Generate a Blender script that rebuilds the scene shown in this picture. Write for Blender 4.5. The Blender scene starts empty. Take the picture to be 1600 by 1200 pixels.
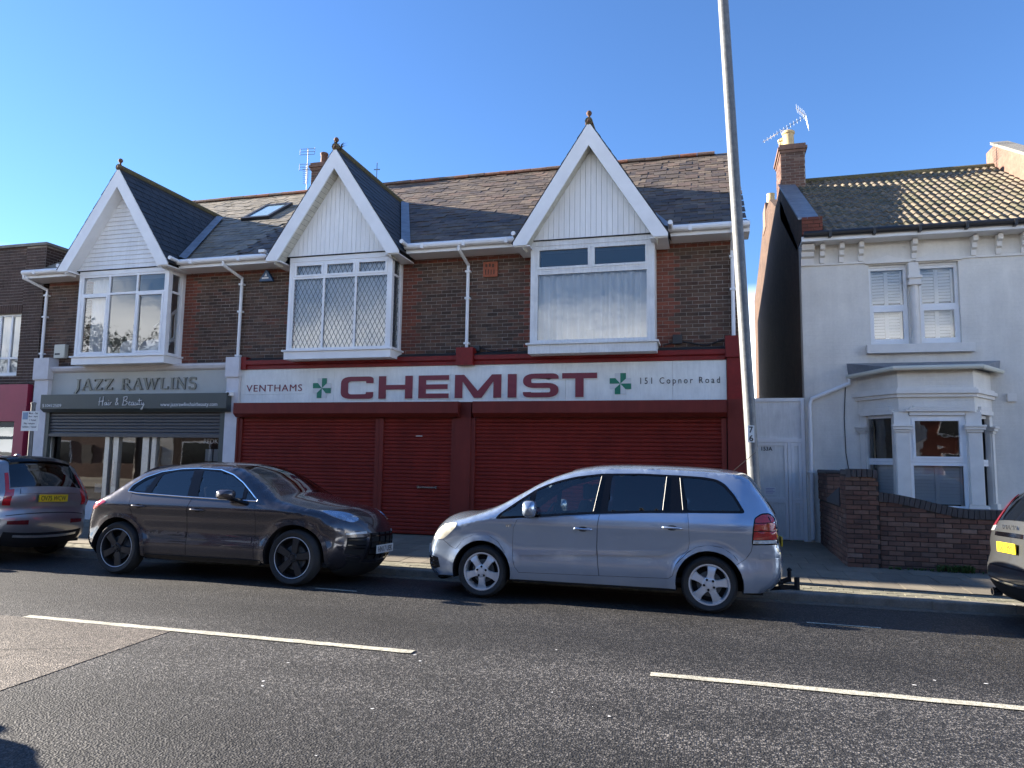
import bpy, bmesh, math, random
import numpy as np
from mathutils import Vector, Matrix
from mathutils.geometry import delaunay_2d_cdt
R = math.radians
random.seed(7)
sc = bpy.context.scene
C = sc.collection

# ------------------------------------------------------------------ camera
CAM_H = 1.6855
yaw, pit, rol = .2675, .1044, .0153
_fw = Vector((-math.sin(yaw)*math.cos(pit), math.cos(yaw)*math.cos(pit), math.sin(pit)))
_rt = Vector((math.cos(yaw), math.sin(yaw), 0)); _up = _rt.cross(_fw)
_r2 = math.cos(rol)*_rt + math.sin(rol)*_up; _u2 = -math.sin(rol)*_rt + math.cos(rol)*_up
cd = bpy.data.cameras.new('camera'); cam = bpy.data.objects.new('camera', cd); C.objects.link(cam)
M3 = Matrix((_r2, _u2, -_fw)).transposed().to_4x4(); M3.translation = (0, 0, CAM_H)
cam.matrix_world = M3
cd.sensor_width = 36; cd.lens = 36*1116.33/1600; cd.clip_end = 6000; cd.clip_start = .05
sc.camera = cam

# ------------------------------------------------------------------ sky and sun
SUN_EL, SUN_A = R(18.5), R(3.5)          # low winter sun from the left, a little behind the shop fronts
to_sun = Vector((-math.cos(SUN_EL)*math.cos(SUN_A), math.cos(SUN_EL)*math.sin(SUN_A), math.sin(SUN_EL)))
w = bpy.data.worlds.new('World'); sc.world = w; w.use_nodes = True
nt = w.node_tree; nt.nodes.clear()
wo = nt.nodes.new('ShaderNodeOutputWorld'); bg = nt.nodes.new('ShaderNodeBackground')
sky = nt.nodes.new('ShaderNodeTexSky'); sky.sky_type = 'NISHITA'; sky.sun_disc = False
sky.sun_elevation = SUN_EL; sky.sun_rotation = math.atan2(to_sun.x, to_sun.y)
sky.air_density = 1.0; sky.dust_density = .08; sky.ozone_density = 2.2; sky.altitude = 10
# white cumulus low over the horizon all the way round
tc = nt.nodes.new('ShaderNodeTexCoord'); sx = nt.nodes.new('ShaderNodeSeparateXYZ')
mp = nt.nodes.new('ShaderNodeMapping'); mp.inputs['Scale'].default_value = (1, 1, 2.6)
nz = nt.nodes.new('ShaderNodeTexNoise'); nz.inputs['Scale'].default_value = 3.3; nz.inputs['Detail'].default_value = 7
nz.inputs['Roughness'].default_value = .55
rp = nt.nodes.new('ShaderNodeMapRange'); rp.inputs['From Min'].default_value = .38; rp.inputs['From Max'].default_value = .50
re = nt.nodes.new('ShaderNodeMapRange'); re.inputs['From Min'].default_value = .235; re.inputs['From Max'].default_value = .16
mu = nt.nodes.new('ShaderNodeMath'); mu.operation = 'MULTIPLY'
mx = nt.nodes.new('ShaderNodeMix'); mx.data_type = 'RGBA'
L = nt.links.new
L(tc.outputs['Generated'], sx.inputs[0]); L(tc.outputs['Generated'], mp.inputs[0]); L(mp.outputs[0], nz.inputs['Vector'])
L(nz.outputs[0], rp.inputs[0]); L(sx.outputs[2], re.inputs[0]); L(rp.outputs[0], mu.inputs[0]); L(re.outputs[0], mu.inputs[1])
wb = nt.nodes.new('ShaderNodeMix'); wb.data_type = 'RGBA'; wb.blend_type = 'MULTIPLY'; wb.inputs['Factor'].default_value = 1
wb.inputs['B'].default_value = (.27, .375, .525, 1)          # camera white balance for the whole sky
L(sky.outputs[0], wb.inputs['A']); L(mu.outputs[0], mx.inputs['Factor']); L(wb.outputs['Result'], mx.inputs['A']); mx.inputs['B'].default_value = (7.6, 7.8, 8.0, 1)
L(mx.outputs['Result'], bg.inputs[0]); bg.inputs[1].default_value = .085
L(bg.outputs[0], wo.inputs[0])
sl = bpy.data.lights.new('sun', 'SUN'); sl.energy = 3.7; sl.angle = R(.53); sl.color = (1, .90, .76)
so = bpy.data.objects.new('sun', sl); C.objects.link(so); so.location = to_sun*60
so.rotation_euler = to_sun.to_track_quat('Z', 'Y').to_euler()
sc.view_settings.view_transform = 'Standard'; sc.view_settings.look = 'None'
sc.view_settings.exposure = 2.75; sc.view_settings.gamma = 1; sc.view_settings.use_curve_mapping = False
sc.render.engine = 'CYCLES'
sc.cycles.use_denoising = True; sc.cycles.max_bounces = 8; sc.cycles.transparent_max_bounces = 12
sc.cycles.caustics_reflective = False; sc.cycles.caustics_refractive = False

# ------------------------------------------------------------------ materials
def mat(name, col=(.5, .5, .5), rough=.6, metal=0, spec=.5, coat=0, var=None, bump=None, vary=None, ramp=None, emis=None):
    """procedural principled material.
    var=(scale, amount[, stretch xyz]) noise in the colour; bump=(scale, strength, dist) relief;
    vary='obj'|'island' + ramp=[colours] picks a colour per piece."""
    m = bpy.data.materials.new(name); m.use_nodes = True
    t = m.node_tree; b = t.nodes['Principled BSDF']; K = t.links.new
    b.inputs['Roughness'].default_value = rough; b.inputs['Metallic'].default_value = metal
    b.inputs['Specular IOR Level'].default_value = spec
    if coat: b.inputs['Coat Weight'].default_value = coat; b.inputs['Coat Roughness'].default_value = .04
    geo = t.nodes.new('ShaderNodeNewGeometry')
    if vary:
        if vary == 'obj':
            oi = t.nodes.new('ShaderNodeObjectInfo'); rnd = oi.outputs['Random']
        else:
            rnd = geo.outputs['Random Per Island']
        cr = t.nodes.new('ShaderNodeValToRGB'); cr.color_ramp.interpolation = 'LINEAR'
        els = cr.color_ramp.elements
        while len(els) < len(ramp): els.new(.5)
        for i, c in enumerate(ramp):
            els[i].position = i/(len(ramp)-1); els[i].color = (*c, 1)
        K(rnd, cr.inputs[0]); csock = cr.outputs[0]
    else:
        rgb = t.nodes.new('ShaderNodeRGB'); rgb.outputs[0].default_value = (*col, 1); csock = rgb.outputs[0]
    if var:
        vs = var if isinstance(var, list) else [var]
        for v in vs:
            mpn = t.nodes.new('ShaderNodeMapping'); mpn.inputs['Scale'].default_value = v[2] if len(v) > 2 else (1, 1, 1)
            n = t.nodes.new('ShaderNodeTexNoise'); n.inputs['Scale'].default_value = v[0]; n.inputs['Detail'].default_value = 6
            n.inputs['Roughness'].default_value = .62
            K(geo.outputs['Position'], mpn.inputs[0]); K(mpn.outputs[0], n.inputs['Vector'])
            r = t.nodes.new('ShaderNodeMapRange'); r.inputs['From Min'].default_value = .3; r.inputs['From Max'].default_value = .7
            r.inputs['To Min'].default_value = 1-v[1]; r.inputs['To Max'].default_value = 1+v[1]*.7
            K(n.outputs[0], r.inputs[0])
            mm = t.nodes.new('ShaderNodeMix'); mm.data_type = 'RGBA'; mm.blend_type = 'MULTIPLY'; mm.inputs['Factor'].default_value = 1
            K(csock, mm.inputs['A']); K(r.outputs[0], mm.inputs['B']); csock = mm.outputs['Result']
    K(csock, b.inputs['Base Color'])
    if bump:
        n = t.nodes.new('ShaderNodeTexNoise'); n.inputs['Scale'].default_value = bump[0]; n.inputs['Detail'].default_value = 5
        K(geo.outputs['Position'], n.inputs['Vector'])
        bp = t.nodes.new('ShaderNodeBump'); bp.inputs['Strength'].default_value = bump[1]; bp.inputs['Distance'].default_value = bump[2]
        K(n.outputs[0], bp.inputs['Height']); K(bp.outputs[0], b.inputs['Normal'])
    if emis:
        b.inputs['Emission Color'].default_value = (*col, 1); b.inputs['Emission Strength'].default_value = emis
    m['csock'] = 1
    return m

def glass(name, tint=(.7, .75, .75), rough=.015, refl=1.0, ior=1.5, mixmin=.04, wav=0):
    """thin pane: clear (tinted) straight through, mirror-like at its fresnel share"""
    m = bpy.data.materials.new(name); m.use_nodes = True
    t = m.node_tree; t.nodes.clear(); K = t.links.new
    o = t.nodes.new('ShaderNodeOutputMaterial'); mx = t.nodes.new('ShaderNodeMixShader')
    tr = t.nodes.new('ShaderNodeBsdfTransparent'); tr.inputs[0].default_value = (*tint, 1)
    gl = t.nodes.new('ShaderNodeBsdfGlossy'); gl.inputs['Roughness'].default_value = rough
    gl.inputs['Color'].default_value = (refl, refl, refl, 1)
    fr = t.nodes.new('ShaderNodeFresnel'); fr.inputs[0].default_value = ior
    mr = t.nodes.new('ShaderNodeMapRange'); mr.inputs['To Min'].default_value = mixmin; mr.inputs['To Max'].default_value = 1
    K(fr.outputs[0], mr.inputs[0]); K(mr.outputs[0], mx.inputs[0]); K(tr.outputs[0], mx.inputs[1]); K(gl.outputs[0], mx.inputs[2])
    if wav:
        n = t.nodes.new('ShaderNodeTexNoise'); n.inputs['Scale'].default_value = 2.2
        g = t.nodes.new('ShaderNodeNewGeometry'); K(g.outputs['Position'], n.inputs['Vector'])
        bp = t.nodes.new('ShaderNodeBump'); bp.inputs['Strength'].default_value = wav; bp.inputs['Distance'].default_value = .02
        K(n.outputs[0], bp.inputs['Height']); K(bp.outputs[0], gl.inputs['Normal']); K(bp.outputs[0], fr.inputs['Normal'])
    K(mx.outputs[0], o.inputs[0])
    return m

def asphalt(name, dark, light, bands=True):
    m = bpy.data.materials.new(name); m.use_nodes = True
    t = m.node_tree; b = t.nodes['Principled BSDF']; K = t.links.new
    g = t.nodes.new('ShaderNodeNewGeometry')
    vo = t.nodes.new('ShaderNodeTexVoronoi'); vo.inputs['Scale'].default_value = 76; K(g.outputs['Position'], vo.inputs['Vector'])
    cr = t.nodes.new('ShaderNodeValToRGB'); e = cr.color_ramp.elements
    e[0].color = (*[c*.55 for c in dark], 1); e[1].color = (*light, 1); e[1].position = .93
    k = e.new(.6); k.color = (*dark, 1)
    sp = t.nodes.new('ShaderNodeSeparateColor'); K(vo.outputs['Color'], sp.inputs[0]); K(sp.outputs[0], cr.inputs[0])
    cs = cr.outputs[0]
    for sc_, am, st in ((.55, .32, (.18, 1.5, 1)), (2.3, .22, (.5, 1, 1)), (14, .16, (1, 1, 1))):
        mpn = t.nodes.new('ShaderNodeMapping'); mpn.inputs['Scale'].default_value = st
        n = t.nodes.new('ShaderNodeTexNoise'); n.inputs['Scale'].default_value = sc_; n.inputs['Detail'].default_value = 5
        K(g.outputs['Position'], mpn.inputs[0]); K(mpn.outputs[0], n.inputs['Vector'])
        r = t.nodes.new('ShaderNodeMapRange'); r.inputs['From Min'].default_value = .3; r.inputs['From Max'].default_value = .7
        r.inputs['To Min'].default_value = 1-am; r.inputs['To Max'].default_value = 1+am
        K(n.outputs[0], r.inputs[0])
        mm = t.nodes.new('ShaderNodeMix'); mm.data_type = 'RGBA'; mm.blend_type = 'MULTIPLY'; mm.inputs['Factor'].default_value = 1
        K(cs, mm.inputs['A']); K(r.outputs[0], mm.inputs['B']); cs = mm.outputs['Result']
    if bands:   # wheel-polished strip along the lane, worn paler
        s = t.nodes.new('ShaderNodeSeparateXYZ'); K(g.outputs['Position'], s.inputs[0])
        wv = t.nodes.new('ShaderNodeTexNoise'); wv.inputs['Scale'].default_value = .35; K(g.outputs['Position'], wv.inputs['Vector'])
        ad = t.nodes.new('ShaderNodeMath'); ad.operation = 'MULTIPLY_ADD'; ad.inputs[1].default_value = 1.3; K(wv.outputs[0], ad.inputs[0]); K(s.outputs[1], ad.inputs[2])
        fc = t.nodes.new('ShaderNodeFloatCurve'); cu = fc.mapping.curves[0]
        cu.points[0].location = (0, .35); cu.points[1].location = (1, .3)
        for p in ((.42, .35), (.505, .5), (.55, .92), (.63, .95), (.70, .5), (.76, .28)): cu.points.new(*p)
        fc.mapping.update()
        dv = t.nodes.new('ShaderNodeMath'); dv.operation = 'MULTIPLY'; dv.inputs[1].default_value = .1; K(ad.outputs[0], dv.inputs[0]); K(dv.outputs[0], fc.inputs['Value'])
        r = t.nodes.new('ShaderNodeMapRange'); r.inputs['To Min'].default_value = .62; r.inputs['To Max'].default_value = 2.1; K(fc.outputs[0], r.inputs[0])
        mm = t.nodes.new('ShaderNodeMix'); mm.data_type = 'RGBA'; mm.blend_type = 'MULTIPLY'; mm.inputs['Factor'].default_value = 1
        K(cs, mm.inputs['A']); K(r.outputs[0], mm.inputs['B']); cs = mm.outputs['Result']
    K(cs, b.inputs['Base Color']); b.inputs['Roughness'].default_value = .62; b.inputs['Specular IOR Level'].default_value = .45
    bp = t.nodes.new('ShaderNodeBump'); bp.inputs['Strength'].default_value = .55; bp.inputs['Distance'].default_value = .010
    K(vo.outputs['Distance'], bp.inputs['Height']); K(bp.outputs[0], b.inputs['Normal'])
    return m

M = {}
def pieces(key, ramp, **k):
    M[key] = mat(key, vary='obj', ramp=ramp, **k); M[key+'_s'] = mat(key+'_rest', vary='island', ramp=ramp, **k)
BR = dict(rough=.85, var=[(9, .25), (.9, .3)], bump=(90, .5, .004))
pieces('brick_brown', [(.045, .026, .018), (.10, .058, .038), (.12, .064, .042), (.075, .045, .032), (.15, .092, .062), (.06, .04, .03), (.14, .058, .036)], **BR)
pieces('brick_red', [(.17, .05, .03), (.22, .065, .038), (.14, .045, .03)], **BR)
pieces('brick_dark', [(.055, .033, .026), (.085, .05, .038), (.07, .04, .03), (.10, .06, .045)], **BR)
pieces('brick_wall', [(.095, .048, .036), (.15, .075, .052), (.12, .06, .045), (.19, .11, .08), (.08, .045, .036), (.23, .15, .115)], **BR)
pieces('brick_blue', [(.025, .027, .032), (.04, .042, .048), (.033, .035, .04)], rough=.5, var=(14, .25), bump=(60, .3, .003))
SL = dict(rough=.62, var=[(7, .3), (1.1, .28)], bump=(60, .4, .004))
pieces('slate', [(.055, .042, .034), (.13, .098, .07), (.09, .066, .048), (.19, .145, .10), (.065, .052, .046), (.15, .10, .07), (.11, .09, .07)], **SL)
pieces('slate_salon', [(.19, .165, .12), (.25, .215, .16), (.16, .145, .115), (.28, .24, .18)], **SL)
M['slate_dormer'] = mat('slate_dormer', vary='island', ramp=[(.017, .018, .020), (.028, .028, .030), (.022, .022, .024)], rough=.55, var=(6, .3), bump=(60, .4, .004))  # dormer slates darkened: the shade on their slopes is in the colour
pieces('tile', [(.14, .115, .075), (.20, .16, .11), (.10, .092, .055), (.17, .14, .10), (.12, .10, .075)], rough=.8, var=[(6, .35), (30, .3)], bump=(50, .5, .006))
pieces('slab', [(.17, .148, .112), (.21, .182, .14), (.19, .165, .125), (.155, .135, .105)], rough=.85, var=[(3, .2), (40, .14)], bump=(120, .35, .003))
pieces('paver', [(.19, .18, .135), (.23, .215, .16), (.17, .165, .12)], rough=.85, var=[(8, .3), (60, .2)], bump=(120, .4, .003))
pieces('kerbstone', [(.25, .235, .20), (.21, .20, .175), (.28, .26, .22)], rough=.85, var=[(5, .3), (50, .2)], bump=(80, .5, .004))
pieces('ridge', [(.23, .085, .045), (.15, .085, .055), (.10, .08, .065), (.26, .10, .05)], rough=.8, var=(9, .35), bump=(50, .4, .004))
M['mortar'] = mat('mortar', (.34, .30, .26), .9, var=(8, .4), bump=(80, .5, .004))
M['mortar_dark'] = mat('mortar_dark', (.035, .03, .026), .9, var=(8, .4))
M['white'] = mat('white_upvc', (.82, .825, .83), .35, var=(2.5, .07))
M['white_old'] = mat('white_weathered', (.74, .745, .735), .5, var=[(3, .12), (26, .1, (1, 1, .12))])
M['white_board'] = mat('white_board', (.84, .845, .84), .42, var=[(1.6, .1, (1, 1, .4)), (20, .06, (1, 1, .1))])
M['soffit'] = mat('cream_soffit', (.60, .58, .50), .55, var=(6, .2))
M['gap'] = mat('dark_gap', (.02, .02, .02), .9)
M['board_gap'] = mat('board_gap', (.35, .35, .34), .9)
M['lead'] = mat('lead', (.20, .225, .26), .45, metal=.3, var=(5, .3), bump=(20, .4, .01))
M['felt'] = mat('black_felt', (.02, .021, .023), .8, var=(9, .4))
M['red_paint'] = mat('red_gloss', (.20, .011, .010), .42, spec=.3, var=[(2, .2), (18, .18)], bump=(8, .15, .004))
M['red_shut'] = mat('red_shutter', (.18, .017, .010), .5, spec=.22, var=[(1.2, .25), (16, .15, (.2, 1, 3)), (5, .18, (1, 1, .25))])
M['red_box'] = mat('red_shutter_box', (.15, .022, .016), .5, spec=.25, var=[(1.5, .16), (9, .14, (1, 1, .2))])
M['sign_white'] = mat('sign_white', (.76, .78, .75), .4, var=[(2.2, .1), (24, .07, (1, 1, .15))])
M['sign_red'] = mat('sign_maroon', (.17, .012, .03), .35)
M['sign_green'] = mat('sign_green', (.0, .17, .10), .35)
M['sign_palegrey'] = mat('sign_pale_grey', (.60, .62, .62), .4)
M['ink'] = mat('black_ink', (.02, .02, .022), .5)
M['sage'] = mat('sage_paint', (.43, .44, .41), .5, var=(2, .08))
M['salon_dark'] = mat('salon_dark_green', (.055, .068, .066), .4, var=(2, .1))
M['salon_slat'] = mat('salon_slat', (.07, .07, .075), .4)
M['letter_metal'] = mat('letter_metal', (.16, .165, .15), .35, metal=.6)
M['white_ink'] = mat('white_ink', (.75, .76, .76), .5)
M['pil_white'] = mat('painted_pilaster', (.62, .61, .63), .55, var=(3, .12))
M['pink'] = mat('pink_red_paint', (.36, .03, .07), .45, var=(2, .12))
M['alu'] = mat('aluminium', (.55, .55, .54), .35, metal=.75, var=(12, .12))
M['alu_bright'] = mat('bright_metal', (.7, .7, .7), .22, metal=1)
M['galv'] = mat('galvanised', (.14, .147, .15), .55, metal=.3, var=[(12, .28), (60, .2)])
M['render'] = mat('cream_render', (.76, .725, .66), .75, var=[(1.5, .09), (22, .04), (3.2, .09, (1, 1, .12)), (.7, .06)], bump=(26, .18, .008))
def add_courses(m):
    t = m.node_tree; b = t.nodes['Principled BSDF']; K = t.links.new; g = t.nodes.new('ShaderNodeNewGeometry'); s = t.nodes.new('ShaderNodeSeparateXYZ'); c = t.nodes.new('ShaderNodeCombineXYZ'); k = t.nodes.new('ShaderNodeTexBrick')
    K(g.outputs['Position'], s.inputs[0]); K(s.outputs[0], c.inputs[0]); K(s.outputs[2], c.inputs[1]); K(c.outputs[0], k.inputs['Vector'])
    k.inputs['Scale'].default_value = 1; k.inputs['Brick Width'].default_value = .225; k.inputs['Row Height'].default_value = .075; k.inputs['Mortar Size'].default_value = .006; k.inputs['Mortar Smooth'].default_value = 1
    bp = t.nodes.new('ShaderNodeBump'); bp.invert = True; bp.inputs['Strength'].default_value = .45; bp.inputs['Distance'].default_value = .006
    old = b.inputs['Normal'].links[0].from_socket; K(old, bp.inputs['Normal']); K(k.outputs['Fac'], bp.inputs['Height']); K(bp.outputs[0], b.inputs['Normal'])
add_courses(M['render'])
M['render_trim'] = mat('cream_trim', (.76, .725, .67), .7, var=(4, .08))
M['tarwall'] = mat('side_brick', (.085, .048, .03), .9, var=[(16, .5), (2, .3)], bump=(40, .7, .012))  # plain dark brown brick
M['buff'] = mat('buff_clay', (.50, .38, .20), .8, var=(6, .25))
M['terracotta'] = mat('terracotta', (.11, .052, .033), .8, var=(7, .3))
M['plaque'] = mat('plaque_terracotta', (.36, .105, .055), .8, var=(30, .2))
M['black_plastic'] = mat('black_plastic', (.018, .018, .02), .45)
M['cream_plastic'] = mat('cream_plastic', (.62, .60, .50), .45)
M['blue_plastic'] = mat('blue_plastic', (.03, .08, .17), .35)
M['copper_moss'] = mat('mossy_clay', (.10, .085, .04), .9, var=(14, .4))
M['curtain'] = mat('net_curtain', (.86, .88, .90), .8, var=(9, .06, (1, 1, .05)))
M['blind'] = mat('white_blind', (.78, .79, .80), .5)
M['room'] = mat('room_wall', (.66, .66, .66), .8)
M['room_dark'] = mat('dark_room', (.07, .065, .06), .8, var=(1.5, .4))
M['wood_dark'] = mat('dark_wood', (.06, .04, .03), .5)
M['fabric_grey'] = mat('grey_fabric', (.30, .30, .32), .9)
M['lead_came'] = mat('lead_came', (.10, .13, .16), .5)
M['glass'] = glass('window_glass', (.95, .96, .96), mixmin=.06, wav=.12)
M['glass_shop'] = glass('shop_glass', (.75, .78, .77), mixmin=.12, wav=.03)
M['glass_car'] = glass('car_glass', (.74, .79, .78), mixmin=.05)
M['glass_tint'] = glass('tinted_car_glass', (.11, .12, .135), mixmin=.05)
M['glass_lamp'] = glass('lamp_glass', (.92, .92, .90), mixmin=.08)
M['asphalt'] = asphalt('asphalt', (.0115, .0111, .0108), (.07, .066, .062))
M['asphalt_tan'] = asphalt('worn_tan_asphalt', (.098, .083, .068), (.25, .215, .18), bands=False)
M['gutter_dirt'] = mat('gutter_dirt', (.16, .145, .115), .9, var=[(12, .5), (60, .4)], bump=(60, .8, .01))
M['road_white'] = mat('road_white', (.50, .48, .39), .75, var=[(34, .5), (3, .25), (120, .4)], bump=(120, .6, .006))
M['ground'] = mat('ground', (.12, .11, .09), .95, var=(1, .2))
M['leaf'] = mat('leaf', (.05, .10, .02), .7, var=(30, .3))
M['leaf_dry'] = mat('dry_leaf', (.045, .035, .02), .8)

# ------------------------------------------------------------------ mesh helpers
ROOT = {}
class MB:
    def __init__(s): s.v = []; s.f = []; s.m = []
    def add(s, V, F, mi=0):
        n = len(s.v); s.v += [tuple(p) for p in V]; s.f += [tuple(i+n for i in f) for f in F]; s.m += [mi]*len(F); return s
    def box(s, x0, x1, y0, y1, z0, z1, mi=0):
        V = [(x0, y0, z0), (x1, y0, z0), (x1, y1, z0), (x0, y1, z0), (x0, y0, z1), (x1, y0, z1), (x1, y1, z1), (x0, y1, z1)]
        return s.add(V, [(0, 3, 2, 1), (4, 5, 6, 7), (0, 1, 5, 4), (1, 2, 6, 5), (2, 3, 7, 6), (3, 0, 4, 7)], mi)
    def prism(s, poly, axis, a, b, mi=0):
        """polygon in the two other axes, swept along axis from a to b"""
        n = len(poly)
        ar = sum(poly[i][0]*poly[(i+1) % n][1]-poly[(i+1) % n][0]*poly[i][1] for i in range(n))
        if ar < 0: poly = poly[::-1]
        def P(p, t): return {'y': (p[0], t, p[1]), 'x': (t, p[0], p[1]), 'z': (p[0], p[1], t)}[axis]
        V = [P(p, a) for p in poly]+[P(p, b) for p in poly]
        F = [tuple(range(n)), tuple(range(2*n-1, n-1, -1))]+[(i, i+n, (i+1) % n+n, (i+1) % n) for i in range(n)]
        if axis != 'y': F = [f[::-1] for f in F]
        return s.add(V, F, mi)
    def tube(s, path, r, n=8, mi=0, cap=True):
        P = [Vector(p) for p in path]; k = len(P); rs = r if isinstance(r, (list, tuple)) else [r]*k
        V = []; prev = None
        for i in range(k):
            d = (P[min(i+1, k-1)]-P[max(i-1, 0)]).normalized()
            if prev is None:
                a = Vector((0, 0, 1)) if abs(d.z) < .9 else Vector((1, 0, 0)); u = d.cross(a).normalized()
            else:
                u = (prev-d*prev.dot(d)).normalized()
            prev = u; q = d.cross(u)
            V += [tuple(P[i]+(u*math.cos(2*math.pi*j/n)+q*math.sin(2*math.pi*j/n))*rs[i]) for j in range(n)]
        F = [(i*n+j, i*n+(j+1) % n, (i+1)*n+(j+1) % n, (i+1)*n+j) for i in range(k-1) for j in range(n)]
        if cap: F += [tuple(range(n-1, -1, -1)), tuple(range((k-1)*n, k*n))]
        return s.add(V, F, mi)
    def lathe(s, prof, c, axis='z', n=20, mi=0):
        """prof: (radius, height) list turned about an axis through c"""
        V = []
        for r, h in prof:
            for j in range(n):
                a = 2*math.pi*j/n; p = (r*math.cos(a), r*math.sin(a))
                V.append((c[0]+p[0], c[1]+p[1], c[2]+h) if axis == 'z' else (c[0]+p[0], c[1]+h, c[2]+p[1]) if axis == 'y' else (c[0]+h, c[1]+p[0], c[2]+p[1]))
        k = len(prof)
        F = [(i*n+j, i*n+(j+1) % n, (i+1)*n+(j+1) % n, (i+1)*n+j) for i in range(k-1) for j in range(n)]
        F += [tuple(range(n-1, -1, -1)), tuple(range((k-1)*n, k*n))]
        if axis == 'y': F = [f[::-1] for f in F]
        return s.add(V, F, mi)
    def strip(s, pts0, pts1, mi=0):
        n = len(pts0)
        return s.add(list(pts0)+list(pts1), [(i, i+1, n+i+1, n+i) for i in range(n-1)], mi)
    def build(s, name, mats, parent=None, smooth=False, kind=None, label=None, base=None, bevel=0, auto=None):
        off = ROOT[parent.name] if parent else (Vector(base) if base is not None else Vector((0, 0, 0)))
        me = bpy.data.meshes.new(name)
        me.from_pydata([(x-off[0], y-off[1], z-off[2]) for x, y, z in s.v], [], s.f)
        mats = mats if isinstance(mats, (list, tuple)) else [mats]
        for q in mats: me.materials.append(M[q] if isinstance(q, str) else q)
        if len(mats) > 1: me.polygons.foreach_set('material_index', s.m)
        if smooth: me.polygons.foreach_set('use_smooth', [True]*len(me.polygons))
        me.update()
        if auto is not None:
            try: me.set_sharp_from_angle(angle=R(auto))
            except Exception: pass
        o = bpy.data.objects.new(name, me); C.objects.link(o)
        if parent: o.parent = parent
        elif base is not None: o.location = base
        ROOT[o.name] = off
        if kind: o['kind'] = kind
        if label: o['label'] = label
        if bevel:
            bv = o.modifiers.new('bevel', 'BEVEL'); bv.width = bevel; bv.segments = 2; bv.limit_method = 'ANGLE'
        return o
def B(*a, mi=0): return MB().box(*a, mi=mi)
def tag(o, label, cat, group=None, kind=None):
    if label: o['label'] = label
    if cat: o['category'] = cat
    if group: o['group'] = group
    if kind: o['kind'] = kind
    return o
def thing(name, label, cat, loc=(0, 0, 0), group=None, rot=None, local=False):
    o = bpy.data.objects.new(name, None); C.objects.link(o); o.location = loc; o.empty_display_size = .2
    if rot: o.rotation_euler = rot
    ROOT[o.name] = Vector((0, 0, 0)) if local else Vector(loc)
    return tag(o, label, cat, group)
def struct(name, mb, mats, **k):
    o = mb.build(name, mats, **k); o['kind'] = 'structure'; return o
def place(me, name, parent, loc, scale=None, rot=None):
    o = bpy.data.objects.new(name, me); C.objects.link(o); o.parent = parent
    o.location = Vector(loc)-ROOT[parent.name]
    if scale: o.scale = scale
    if rot: o.rotation_euler = rot
    return o
def mesh_of(mb, name, mats, smooth=False):
    me = bpy.data.meshes.new(name); me.from_pydata(mb.v, [], mb.f)
    for q in (mats if isinstance(mats, (list, tuple)) else [mats]): me.materials.append(M[q] if isinstance(q, str) else q)
    if smooth: me.polygons.foreach_set('use_smooth', [True]*len(me.polygons))
    me.update(); return me
def lay(parent, name, cells, shapes, focus, limit=300):
    """cells: (loc, scale, rot, key). the `limit` cells nearest to focus become objects that share mesh data, the rest one part.
    shapes: key -> (MB, material key)"""
    if limit: cells = sorted(cells, key=lambda c: (Vector(c[0])-Vector(focus)).length)
    near, rest = cells[:limit], cells[limit:]
    mes = {k: mesh_of(s[0], name, s[1]) for k, s in shapes.items()}
    for loc, scl, rot, key in near: place(mes[key], name, parent, loc, scl, rot)
    if rest:
        keys = list(shapes); mb = MB()
        from mathutils import Euler
        for loc, scl, rot, key in rest:
            mt = Matrix.LocRotScale(Vector(loc), Euler(rot) if rot else None, Vector(scl) if scl else None)
            s = shapes[key][0]; mb.add([mt @ Vector(p) for p in s.v], s.f, keys.index(key))
        mb.build('far_'+name if not name.startswith('far') else name, [shapes[k][1]+'_s' if shapes[k][1]+'_s' in M else shapes[k][1] for k in keys], parent, kind='stuff')
def brick_shape(w=.215, h=.065, d=.009, c=.003):
    """a brick's outer end: face with chamfered arrises, centred, face towards -y"""
    a, b = w/2, h/2
    V = [(-a, 0, -b), (a, 0, -b), (a, 0, b), (-a, 0, b)]
    V += [(-a, -d+c, -b), (a, -d+c, -b), (a, -d+c, b), (-a, -d+c, b)]
    V += [(-a+c, -d, -b+c), (a-c, -d, -b+c), (a-c, -d, b-c), (-a+c, -d, b-c)]
    F = []
    for k in (0, 4): F += [(k+i, k+(i+1) % 4, k+4+(i+1) % 4, k+4+i) for i in range(4)]
    F.append((8, 9, 10, 11))
    return MB().add(V, F)
def brick_cells(x0, x1, z0, z1, y, keyf, ph=0, jx=.225, jz=.075, face='-y'):
    """stretcher bond over a rectangle; y is the plane the mortar lies in"""
    out = []; n = int(round((z1-z0)/jz)); rnd = random.Random(int(x0*100+z0*10+y*7))
    for r in range(n):
        z = z0+(r+.5)*jz; x = x0-((r+ph) % 2)*jx/2
        while x < x1-.01:
            a, b = max(x, x0), min(x+jx, x1); x += jx
            if b-a < .05: continue
            cx = (a+b)/2
            k = keyf(cx, z)
            if k is None: continue
            sx = (b-a-.010)/.215; dy = rnd.uniform(-.002, .004)
            if face == '-y': out.append(((cx, y+dy, z), (sx, 1, 1), (0, 0, rnd.uniform(-.004, .004)), k))
            elif face == '-x': out.append(((y+dy, cx, z), (sx, 1, 1), (0, 0, -math.pi/2), k))
            else: out.append(((y-dy, cx, z), (sx, 1, 1), (0, 0, math.pi/2), k))
    return out
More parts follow.
